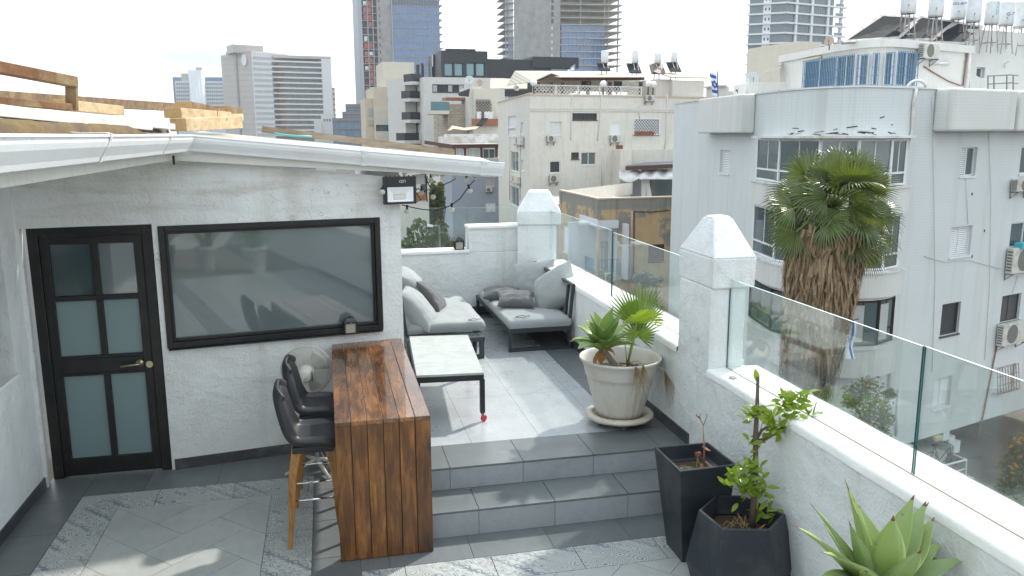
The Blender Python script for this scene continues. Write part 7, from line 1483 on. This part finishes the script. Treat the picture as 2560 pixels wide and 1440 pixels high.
dish('large pale satellite dish on the white roof, left of a smaller one',atY(1173,202,93),.55,(-.25,-1,.35),m_dish); dish('smaller rusty rimmed satellite dish right of the large pale one',atY(1199,207,93),.38,(.1,-1,.35),m_dishr)
# beige stepped block
bb=thing('apartment_block','beige stepped apartment block with a windowless top box in front of the blue glass tower','apartment building',tuple(atY(970,280,125))); F5=FY(938,280,125,4)
block(F5,(958,155,1036,215),8,m_bei2,bb,'top_box',n=-4,zb=3); block(F5,(963,193,1034,222),6,m_bei2,bb,'upper_storey',n=-2,zb=3); _,h5=block(F5,(936,218,1032,345),10,m_bei,bb,holes=((968,243,979,253),(993,243,1004,253))); 
for h in h5: window(F5,bb,h,'slide',.3,m_shutd,m_pane)
h6=((940,312,974,328),); _,h6=block(F5,(939,273,1012,350),3,m_bei2,bb,'lower_wall',n=.8,holes=h6); window(F5,bb,h6[0],'slide',-.5,m_shutd,m_pane,label='dark corner window'); block(F5,(914,246,940,350),6,m_bei,bb,'side_wing',n=-1.2); mb=MB(); q=F5.rect(920,270,935,290,n=-1.1); mb.fbox(F5,*q,-1.19,-1.1); q=F5.rect(921,300,934,312,n=-1.0); mb.fbox(F5,*q,-1.19,-1.0); mb.build('recess',m_curt,bb)
mb=MB(); q=F5.rect(974,276,1008,284,n=.9); mb.fbox(F5,*q,.81,.95); mb.build('louvred_vent',m_shut,bb); mb=MB(); q=F5.rect(1011,206,1030,217,n=-1.9); mb.fbox(F5,*q,-2.0,-1.9); mb.build('window_band',m_teal,bb)
rnd=random.Random(77); mb=MB(); 
for k in range(5): crown(mb,atY(1000+7*k,322,119),.7,.5,.6,60,.2,rnd,.2)
t=thing('balcony_plants','green plants spilling over a dark balcony rail of the beige block','plants',tuple(atY(1010,330,119))); mb.build('foliage',m_tr[1],t); mb=MB(); q=F5.rect(993,326,1036,336,n=3.5); mb.fbox(F5,*q,3.3,3.5); mb.build('railing',m_blackc,t)
bgl=thing('office_block','low blue glass office block left of the beige block','office building',tuple(atY(870,300,210))); F6=FY(832,300,210,-6)
for (x0,y0,x1,y1,n_) in ((832,297,920,345,0),(856,281,922,300,-2),(864,262,922,284,-4)):
    mb=MB(); q=F6.rect(x0,y0,x1,y1,n=n_); mb.fbox(F6,q[0],q[1],q[2]-6,q[3],-12,n_); o=mb.build('glazed_storey',plain('blue_office_glass',(.07,.15,.24),.1,0,.5,.25,spec=.9),bgl); mb=MB(); 
    mb.fbox(F6,q[0],q[1],q[3]-.5,q[3]+.2,n_,n_+.4); mb.fbox(F6,q[0],q[1],(q[2]+q[3])/2-.2,(q[2]+q[3])/2+.1,n_,n_+.3); k=0
    while q[0]+k*1.6<q[1]: mb.fbox(F6,q[0]+k*1.6,q[0]+k*1.6+.15,q[2]-6,q[3]-.3,n_+.0,n_+.15); k+=1
    mb.build('mullions',m_iron,o)
wl=thing('low_building','small white stepped building beside the hotel foot','building',tuple(atY(815,310,230))); F7=FY(800,310,230,0)
mb=MB(); q=F7.rect(803,284,835,330); mb.fbox(F7,q[0],q[1],GZ,q[3],-8,0); q=F7.rect(785,300,804,330,n=.5); mb.fbox(F7,q[0],q[1],GZ,q[3],-8,.5); mb.build('wall',m_off,wl)
for i in range(3):
    mb=MB(); q=F7.rect(809+7*i,297,813+7*i,303,n=.1); mb.fbox(F7,*q,.01,.1); mb.build('window',m_pane,wl)
mb=MB(); mb.bar(atY(852,333,30),atY(893,327,31),.5,.35); mb.bar(atY(890,324,30),atY(936,343,28),.12,.12); 
# ---------- towers ----------
m_cl=plain('cladding_grey_beige',(.44,.41,.38),.6,0,.08,.15); m_clw=plain('cladding_white_and_sunlit',(.66,.66,.66),.45,0,.08,.2); m_hg=plain('hotel_glass_hazed',(.19,.22,.23),.2,0,.6,.35,spec=.8); m_bgl=plain('blue_curtain_glass',(.035,.13,.30),.10,0,.45,.22,spec=.9); m_tgl=plain('green_grey_glass',(.09,.155,.18),.10,0,.45,.30,spec=.9); m_cw=plain('tower_white',(.70,.71,.74),.6,0,.05,.1)  # glass of the hotels is lightened in colour to stand in for distance haze
# striped hotel
hA=thing('hotel_tower','striped grey and white hotel tower with a round emblem and a curved balcony wing','hotel',tuple(atY(640,300,520))); D0=520
FhR=Fr(tuple(atY(628,130,D0))[:2],R(22)); FhL=Fr(tuple(atY(628,130,D0))[:2],R(-42))
qL=FhL.uv(552,140)[0]; qR=FhR.uv(678,140)[0]; zT_=FhR.uv(628,131)[1]
mb=MB(); P=FhL.p; zl=FhL.uv(590,130)[1]
mb.fbox(FhL,FhL.uv(564,130)[0],0,GZ,FhL.uv(600,128)[1],-30,0); mb.fbox(FhL,qL,FhL.uv(564,130)[0],GZ,FhL.uv(560,138)[1],-28,0); mb.build('left_wall',m_cl,hA)
mb=MB(); z=0
while z<zl: mb.fbox(FhL,qL,0,z,z+.22,.0,.12); z+=3.2
mb.build('cladding_joints',plain('joint_shade',(.36,.34,.32),.7),hA); mb=MB(); mb.fbox(FhL,FhL.uv(592,200)[0],FhL.uv(596,200)[0],GZ,zl+1,.26,.6); mb.build('glass_stripe',m_hg,hA)
mb=MB(); cc=FhL.uv(610,150,.6); rr=3.6; mb.add([FhL.p(cc[0]+rr*.62*math.cos(2*math.pi*i/24),cc[1]+rr*.95*math.sin(2*math.pi*i/24),.7) for i in range(24)],[tuple(range(24))]); mb.build('round_emblem',m_clw,hA)
mb=MB(); mb.fbox(FhR,0,qR,GZ,zT_,-25,0); mb.build('right_wall_lit',m_clw,hA); z=zT_-2.2;  # sunlight on this face is put into its white colour; left face greyer
while z>2:
    mb=MB(); mb.fbox(FhR,.6,qR,z-1.5,z,.01,.15); mb.build('window_band',plain('pale_glass_band',(.42,.45,.46),.2,0,.25,.5) if z>zT_-4 else bpy.data.materials['pale_glass_band'],hA); z-=3.2
mb=MB(); q=FhR.rect(580,114,600,131,n=-6); mb.fbox(FhR,FhR.uv(581,120,-6)[0],FhR.uv(658,120,-6)[0],zT_,FhR.uv(620,113,-6)[1],-18,-6); mb.build('plant_room',m_cl,hA)
Fw=Fr(tuple(atY(668,150,530))[:2],R(8)); qa,qb,qc=Fw.uv(668,150)[0],Fw.uv(803,150)[0],Fw.uv(827,150)[0]; zw_=Fw.uv(740,139)[1]; mb=MB(); mb.fbox(Fw,qa+6,qb,GZ,zw_-3,-20,-2); mb.build('wing_glazing',m_hg,hA); mb=MB(); mb.fbox(Fw,qb,qc,GZ,zw_-1,-20,.3); mb.build('wing_end_wall',m_clw,hA); mb=MB(); mb.fbox(Fw,qa+4,qc,zw_-1.6,zw_,-20,.4); mb.build('wing_roof',m_cl,hA)
z=zw_-4.2; k=0
while z>0 and k<18:
    mb=MB(); mb.hexa([Fw.p(qa,z,3.0),Fw.p(qb,z,0.6),Fw.p(qb,z,-2.5),Fw.p(qa+4,z,-2.5),Fw.p(qa,z+.9,3.0),Fw.p(qb,z+.9,.6),Fw.p(qb,z+.9,-2.5),Fw.p(qa+4,z+.9,-2.5)]); mb.build('balcony',m_clw,hA); z-=3.15; k+=1
mb=MB(); u=Fw.uv(696,150)[0]; mb.fbox(Fw,u,u+3,GZ,zw_-4,-1.9,-1.6); mb.build('terracotta_strip',plain('terracotta_strip',(.38,.20,.12),.7),hA)
mb=MB(); u=Fw.rect(828,222,839,330,n=-8); mb.fbox(Fw,u[0],u[1],GZ,u[3],-20,-8); hb_=thing('apartment_block','thin distant block just right of the striped hotel','apartment building',tuple(Fw.p(u[0],GZ,-8))); mb.build('wall',m_cl,hb_); z=u[2]
while z<u[3]: mb=MB(); mb.fbox(Fw,u[0],u[1],z,z+1.2,-7.95,-7.4); mb.build('balcony',m_iron,hb_); z+=3.3
# far left hotel
hC=thing('hotel_tower','distant white hotel with rows of small windows and a fluted lift core, far left','hotel',tuple(atY(490,250,620))); Fc_=FY(436,250,620,2); zz=Fc_.uv(500,203)[1]
mb=MB(); u0=Fc_.uv(438,220)[0]; u1=Fc_.uv(562,220)[0]; mb.fbox(Fc_,u0,u1,GZ,zz,-25,0); mb.build('wall',plain('cool_white',(.55,.60,.66),.6,0,.05,.1),hC); mb=MB(); mb.fbox(Fc_,Fc_.uv(430,200)[0],Fc_.uv(455,200)[0],GZ,Fc_.uv(440,192)[1],-26,-3); mb.fbox(Fc_,Fc_.uv(510,200)[0],u1+2,zz,Fc_.uv(530,193)[1],-24,-.5); mb.build('blue_top',plain('blue_fascia',(.10,.20,.32),.4),hC)
mb=MB()
for i in range(4): xx=481+7.5*i; c=Fc_.uv(xx,200,1)[0]; p=Fc_.p(c,0,1.0); mb.lathe([(2.4,GZ),(2.4,Fc_.uv(490,176)[1]),(.001,Fc_.uv(490,176)[1])],(p.x,p.y,0),16)
mb.build('fluted_core',plain('pale_core',(.60,.63,.66),.5,0,.04,.1),hC,smooth=True); mb=MB(); mb.fbox(Fc_,Fc_.uv(489,170)[0],Fc_.uv(504,170)[0],Fc_.uv(490,176)[1],Fc_.uv(490,168)[1],-6,-1); mb.fbox(Fc_,Fc_.uv(452,190)[0],Fc_.uv(475,190)[0],zz,Fc_.uv(460,183)[1],-12,-2); mb.build('roof_box',m_cl,hC)
wprot=None
for r_ in range(6):
    for c_ in range(22):
        xx=443+c_*5.5
        if 474<xx<513 or xx>560: continue
        yy=210+9.6*r_; uu,vv=Fc_.uv(xx,yy); 
        if wprot is None: mb=MB(); mb.fbox(Fr((0,0),R(2)),-.55,.55,-.75,.75,.05,.3); wprot=mb.build('window',m_hg,hC,world=False); o=wprot
        else: o=wprot.copy(); col.objects.link(o)
        o.location=Fc_.p(uu,vv)-OFF[hC.name]
# blue glass tower under construction
tA=thing('tower','blue glass tower under construction with red hoists on its left edge','tower',tuple(atY(1000,100,400))); FtA=FY(900,100,400,3); fl=3.62*400/400
def vx(x,y=100,n=0.0): return FtA.uv(x,y,n)[0]
zbase=GZ; ztop=FtA.uv(1000,-60)[1]
mb=MB(); mb.fbox(FtA,vx(944),vx(981),GZ,ztop,-26,0); mb.build('concrete_strip',m_conc,tA); mb=MB(); mb.fbox(FtA,vx(906),vx(944),GZ,ztop,-26,-2.5); mb.build('hoist_shaft',plain('shaft_dark',(.06,.06,.065),.8,0,.6,.6),tA)
mb=MB(); mb.fbox(FtA,vx(897),vx(907),GZ,ztop,-26,0); mb.fbox(FtA,vx(920),vx(922),GZ,ztop,-2.4,-.3); mb.fbox(FtA,vx(933),vx(935),GZ,ztop,-2.4,-.3); mb.fbox(FtA,vx(980),vx(982),GZ,ztop,.0,.8); mb.build('mast_columns',plain('steel_blue_grey',(.33,.36,.40),.6),tA)
rnd=random.Random(6); m_red=plain('hoist_red',(.42,.10,.07),.7,0,.3,.5)
for y in range(-4,252,18):
    z=FtA.uv(925,y)[1]; mb=MB(); mb.fbox(FtA,vx(906),vx(944),z-.35,z,-2.45,-.2); mb.build('floor_edge',m_conc,tA)
    for (xa,xb) in ((911,919),(923,931)):
        if rnd.random()<.85: mb=MB(); a=rnd.uniform(0,1); mb.fbox(FtA,vx(xa),vx(xb),z+.4,z+rnd.uniform(1.8,2.7),-1.8,-.7); mb.build('red_hoist_panel',m_red if rnd.random()<.75 else m_clw,tA)
for y in range(-2,232,18):
    z1=FtA.uv(1040,y)[1]; z0=FtA.uv(1040,y+18)[1]; mb=MB(); mb.fbox(FtA,vx(982),vx(1100),z0+.25,z1-.25,-25,0); o=mb.build('glass_storey',m_bgl if y>10 else plain('top_glass_dark',(.06,.09,.13),.2,0,.5,.3) if y<0 else m_bgl,tA); mb=MB(); mb.fbox(FtA,vx(982),vx(1100),z1-.25,z1+.25,-25,.15); mb.build('floor_slab',m_iron,tA); mb=MB(); mb.hexa([FtA.p(vx(1096),z1-.1,.2),FtA.p(vx(1107),z1+.6,.2),FtA.p(vx(1107),z1+.6,-20),FtA.p(vx(1096),z1-.1,-20),FtA.p(vx(1096),z1+1.2,.2),FtA.p(vx(1107),z1+1.0,.2),FtA.p(vx(1107),z1+1.0,-20),FtA.p(vx(1096),z1+1.2,-20)]); mb.build('balcony_fin',m_iron,tA)
    mb=MB(); k=0
    while vx(982)+k*1.35<vx(1100): uu=vx(982)+k*1.35; mb.fbox(FtA,uu,uu+.13,z0+.25,z1-.25,.0,.12); k+=1
    mb.build('mullions',plain('mullion_blue_grey',(.13,.22,.33),.4) if 'mullion_blue_grey' not in bpy.data.materials else bpy.data.materials['mullion_blue_grey'],o)
    mb=MB(); uu=vx(949); mb.fbox(FtA,uu,uu+.5,z0+1,z0+2.4,.01,.03); mb.build('opening',m_int,tA)
# unfinished concrete tower
tB=thing('tower','unfinished concrete tower with open floor slabs above blue glazing','tower',tuple(atY(1400,100,400))); FtB=FY(1260,100,400,-2)
def wx(x,y=100,n=0.0): return FtB.uv(x,y,n)[0]
mb=MB(); c=FtB.p(wx(1331),0,-14); rad=(wx(1378)-wx(1285))/2
vs=[FtB.p(wx(1285)+(wx(1378)-wx(1285))*i/12,0,3.0*math.sin(math.pi*i/12)) for i in range(13)]; ribbon(mb,vs,GZ,ztop); mb.fbox(FtB,wx(1378),wx(1401),GZ,ztop,-22,-.3); mb.build('concrete_core',N('board_marked_concrete').m if False else m_conc,tB)
for y in range(-8,172,17):
    z=FtB.uv(1400,y)[1]
    mb=MB(); mb.fbox(FtB,wx(1260),wx(1285),z-.35,z+.05,-20,.2); mb.build('side_floor_slab',m_conc,tB); mb=MB(); mb.hexa([FtB.p(wx(1401),z-.35,.2),FtB.p(wx(1553),z-.35,1.5),FtB.p(wx(1548),z-.35,-22),FtB.p(wx(1401),z-.35,-22),FtB.p(wx(1401),z+.05,.2),FtB.p(wx(1553),z+.05,1.5),FtB.p(wx(1548),z+.05,-22),FtB.p(wx(1401),z+.05,-22)]); mb.build('floor_slab',plain('slab_edge',(.40,.37,.33),.8,0,.15,.5) if 'slab_edge' not in bpy.data.materials else bpy.data.materials['slab_edge'],tB)
    if y>=60:
        mb=MB(); mb.fbox(FtB,wx(1404),wx(1512),z-4.0+.55,z-.35,-21,-.3); o=mb.build('glass_storey',m_bgl,tB); mb=MB(); k=0
        while wx(1404)+k*1.9<wx(1512): uu=wx(1404)+k*1.9; mb.fbox(FtB,uu,uu+(.45 if k%3==0 else .12),z-3.45,z-.35,-.3,-.15); k+=1
        mb.build('mullions',m_shutd if False else bpy.data.materials['mullion_blue_grey'],o)
    else:
        mb=MB(); mb.fbox(FtB,wx(1401),wx(1490),z-3.4,z-.35,-21,-9); mb.build('inner_wall',m_conc,tB); mb=MB(); mb.fbox(FtB,wx(1403),wx(1550),z-2.6,z-2.48,.1,.2); mb.build('edge_rail',plain('safety_yellow',(.42,.40,.15),.7) if 'safety_yellow' not in bpy.data.materials else bpy.data.materials['safety_yellow'],tB)
    mb=MB(); mb.fbox(FtB,wx(1375),wx(1384),z-3.0,z-.8,.0-.29,-.25) if y<60 else mb.fbox(FtB,wx(1376.5),wx(1382),z-2.6,z-1.4,-.29,-.25); mb.build('core_opening',m_int if y<60 else m_clw,tB)
for x_ in (1264,1270,1450,1510,1519,1544): mb=MB(); mb.fbox(FtB,wx(x_),wx(x_+2.6),GZ,ztop,-1.2,-.4); mb.build('column',m_conc,tB)
mb=MB(); mb.fbox(FtB,wx(1273),wx(1285),GZ,FtB.uv(1280,92)[1],-18,-1); mb.build('side_glass',m_bgl,tB); mb=MB(); mb.fbox(FtB,wx(1276),wx(1285),FtB.uv(1280,92)[1],ztop,-18,-2); mb.build('side_wall',m_cw,tB)
# white framed glass tower at right
tC=thing('tower','white framed glass residential tower with wrap balconies, right of centre','tower',tuple(atY(1990,100,285))); FtC=FY(1960,100,285,14); FtCl=Fr(tuple(atY(1960,100,285))[:2],R(-36))
cx_=lambda x,y=60,n=0: FtC.uv(x,y,n)[0]; cl_=lambda x,y=60,n=0: FtCl.uv(x,y,n)[0]
ztc=FtC.uv(2000,-70)[1]; mb=MB(); u=cl_(1872); mb.fbox(FtCl,u,0,GZ,ztc,-16,0); mb.fbox(FtC,0,cx_(2082),GZ,ztc,-16,0); mb.build('glazing',m_tgl,tC)
mb=MB(); mb.fbox(FtCl,cl_(1907),cl_(1926),GZ,ztc,.01,.5); mb.build('white_core',m_cw,tC)
mb=MB(); 
for x_ in (1985,2024,2064): mb.fbox(FtC,cx_(x_),cx_(x_+5),GZ,ztc,.01,.7)
p=FtC.p(cx_(2106),0,-1); mb.box(p.x-.5,p.x+.5,p.y-.5,p.y+.5,GZ,ztc); mb.build('white_columns',m_cw,tC)
for y in range(-16,215,25):
    z=FtC.uv(2000,y)[1]; mb=MB(); mb.fbox(FtC,-.3,cx_(2112),z-.45,z+.15,-.2,.9); mb.build('floor_slab',m_cw,tC); mb=MB(); mb.fbox(FtCl,cl_(1868),.3,z-.46,z+.16,-.2,.95); mb.build('floor_slab',m_cw,tC)
    mb=MB(); mb.fbox(FtC,cx_(2084),cx_(2104),z+.16,z+1.2,.5,.55); mb.build('balcony_glass',m_tgl,tC)
    mb=MB(); 
    for k in range(30):
        uu=k*.95+.5
        if uu<cx_(2082): mb.fbox(FtC,uu,uu+.09,z+.16,z+2.9,.01,.1)
    mb.build('mullions',plain('mullion_teal',(.06,.10,.12),.4) if 'mullion_teal' not in bpy.data.materials else bpy.data.materials['mullion_teal'],tC); mb=MB()
    for k in range(24):
        uu=-k*.95-.5
        if uu>cl_(1872) and not cl_(1905)<uu<cl_(1927): mb.fbox(FtCl,uu,uu+.09,z+.17,z+2.9,.01,.1)
        if cl_(1905)<uu<cl_(1927) and mb.v: mb.build('mullions',bpy.data.materials['mullion_teal'],tC); mb=MB()
    mb.build('mullions',plain('mullion_teal',(.06,.10,.12),.4) if 'mullion_teal' not in bpy.data.materials else bpy.data.materials['mullion_teal'],tC)
    for x_ in (1911,1920): mb=MB(); uu=cl_(x_); mb.fbox(FtCl,uu,uu+.55,z+1,z+2,.5,.53); mb.build('core_opening',m_int,tC)
lb=thing('low_building','low pale rooftop between the grey block and the white framed tower','building',tuple(atY(2030,120,48))); Fl=FY(2000,120,48,8); mb=MB(); q=Fl.rect(1992,104,2052,150); mb.fbox(Fl,q[0],q[1],GZ,q[3],-5,0); mb.build('wall',m_bei2,lb)
lb2=thing('low_building','small white far building behind the flag at the horizon','building',tuple(atY(1800,230,140))); Fl=FY(1795,230,140,0); mb=MB(); q=Fl.rect(1796,216,1822,250); mb.fbox(Fl,q[0],q[1],GZ,q[3],-5,0); q=Fl.rect(1793,212,1818,216,n=.5); mb.fbox(Fl,q[0],q[1],q[2],q[3],-5,.5); mb.build('wall',m_off,lb2)
lb3=thing('low_building','long low pale roof right of the flag at the foot of the white framed tower','building',tuple(atY(1850,235,90))); Fl=FY(1820,235,90,-6); mb=MB(); q=Fl.rect(1818,228,1880,250); mb.fbox(Fl,q[0],q[1],GZ,q[3],-5,0); mb.build('wall',m_off,lb3)
# ---------- things behind the camera that the picture window reflects ----------
bw_=thing('parapet_wall','white stuccoed parapet closing the terrace behind the camera, reflected in the picture window','parapet',(0,-8.1,0)); mb=MB(); mb.box(-2.5,2.9,-8.3,-8.0,-.3,1.15); mb.build('wall',m_stucco,bw_)
def lounger(loc,rz,label):
    t=thing('sun_lounger',label,'sun lounger',loc,rz,'sun loungers reflected in the picture window'); mb=MB(); mb.box(-.33,.33,-.95,.55,.30,.36); mb.build('seat',m_fab,t,world=False,bevel=.01); mb=MB(); mb.hexa([(-.33,.55,.30),(.33,.55,.30),(.33,1.15,.78),(-.33,1.15,.78),(-.33,.52,.36),(.33,.52,.36),(.33,1.11,.83),(-.33,1.11,.83)]); mb.build('backrest',m_fab,t,world=False)
    for sx in (-.3,.3):
        for y in (-.85,.5): mb=MB(); mb.tube([(sx,y,.30),(sx,y-.03,0)],.02,6); mb.build('leg',m_black,t,world=False)
lounger((-1.75,-2.6,0),R(-80),'grey sun lounger reflected at the left of the picture window'); lounger((-1.5,-4.2,0),R(-84),'grey sun lounger further back in the window reflection')
random.seed(8)
for (x,y,s,lb) in ((.0,-4.4,.26,'grey pot with tall grassy leaves in the window reflection, left of the others'),(.85,-3.9,.24,'grey pot with spiky leaves in the middle of the window reflection'),(1.75,-3.2,.27,'grey pot with a leafy plant at the right of the window reflection')):
    t=thing('plant_pot',lb,'plant pot',(x,y,0),0,'potted plants reflected in the picture window'); mb=MB(); mb.lathe([(s*.75,0),(s,.5),(s*1.08,.52),(s*1.08,.56),(s*.95,.56),(s*.9,.5),(.001,.5)],(0,0,0),24); mb.build('pot_body',m_potc if x>.5 else m_dark,t,world=False,smooth=True); mb=MB()
    for k in range(26): a=random.uniform(0,6.28); e=R(random.uniform(48,86)); blade(mb,(random.uniform(-.08,.08),random.uniform(-.08,.08),.5),(math.cos(a)*math.cos(e),math.sin(a)*math.cos(e),math.sin(e)),random.uniform(.5,1.0),.045,R(-25),0,8)
    mb.build('leaves',[m_ag,m_ag,m_tip],t,world=False)
# ---------- thin air between the roofs and the towers ----------
hz=bpy.data.materials.new('haze_air'); hz.use_nodes=True; ht_=hz.node_tree; ht_.nodes.clear(); ho=ht_.nodes.new('ShaderNodeOutputMaterial'); pv=ht_.nodes.new('ShaderNodeVolumePrincipled'); pv.inputs['Color'].default_value=(.93,.96,1,1); pv.inputs['Density'].default_value=.00028; pv.inputs['Anisotropy'].default_value=.2; ht_.links.new(pv.outputs[0],ho.inputs['Volume'])
mb=MB(); mb.box(-1600,1900,-400,2700,GZ-1,130); tag(mb.build('haze',hz),kind='stuff')
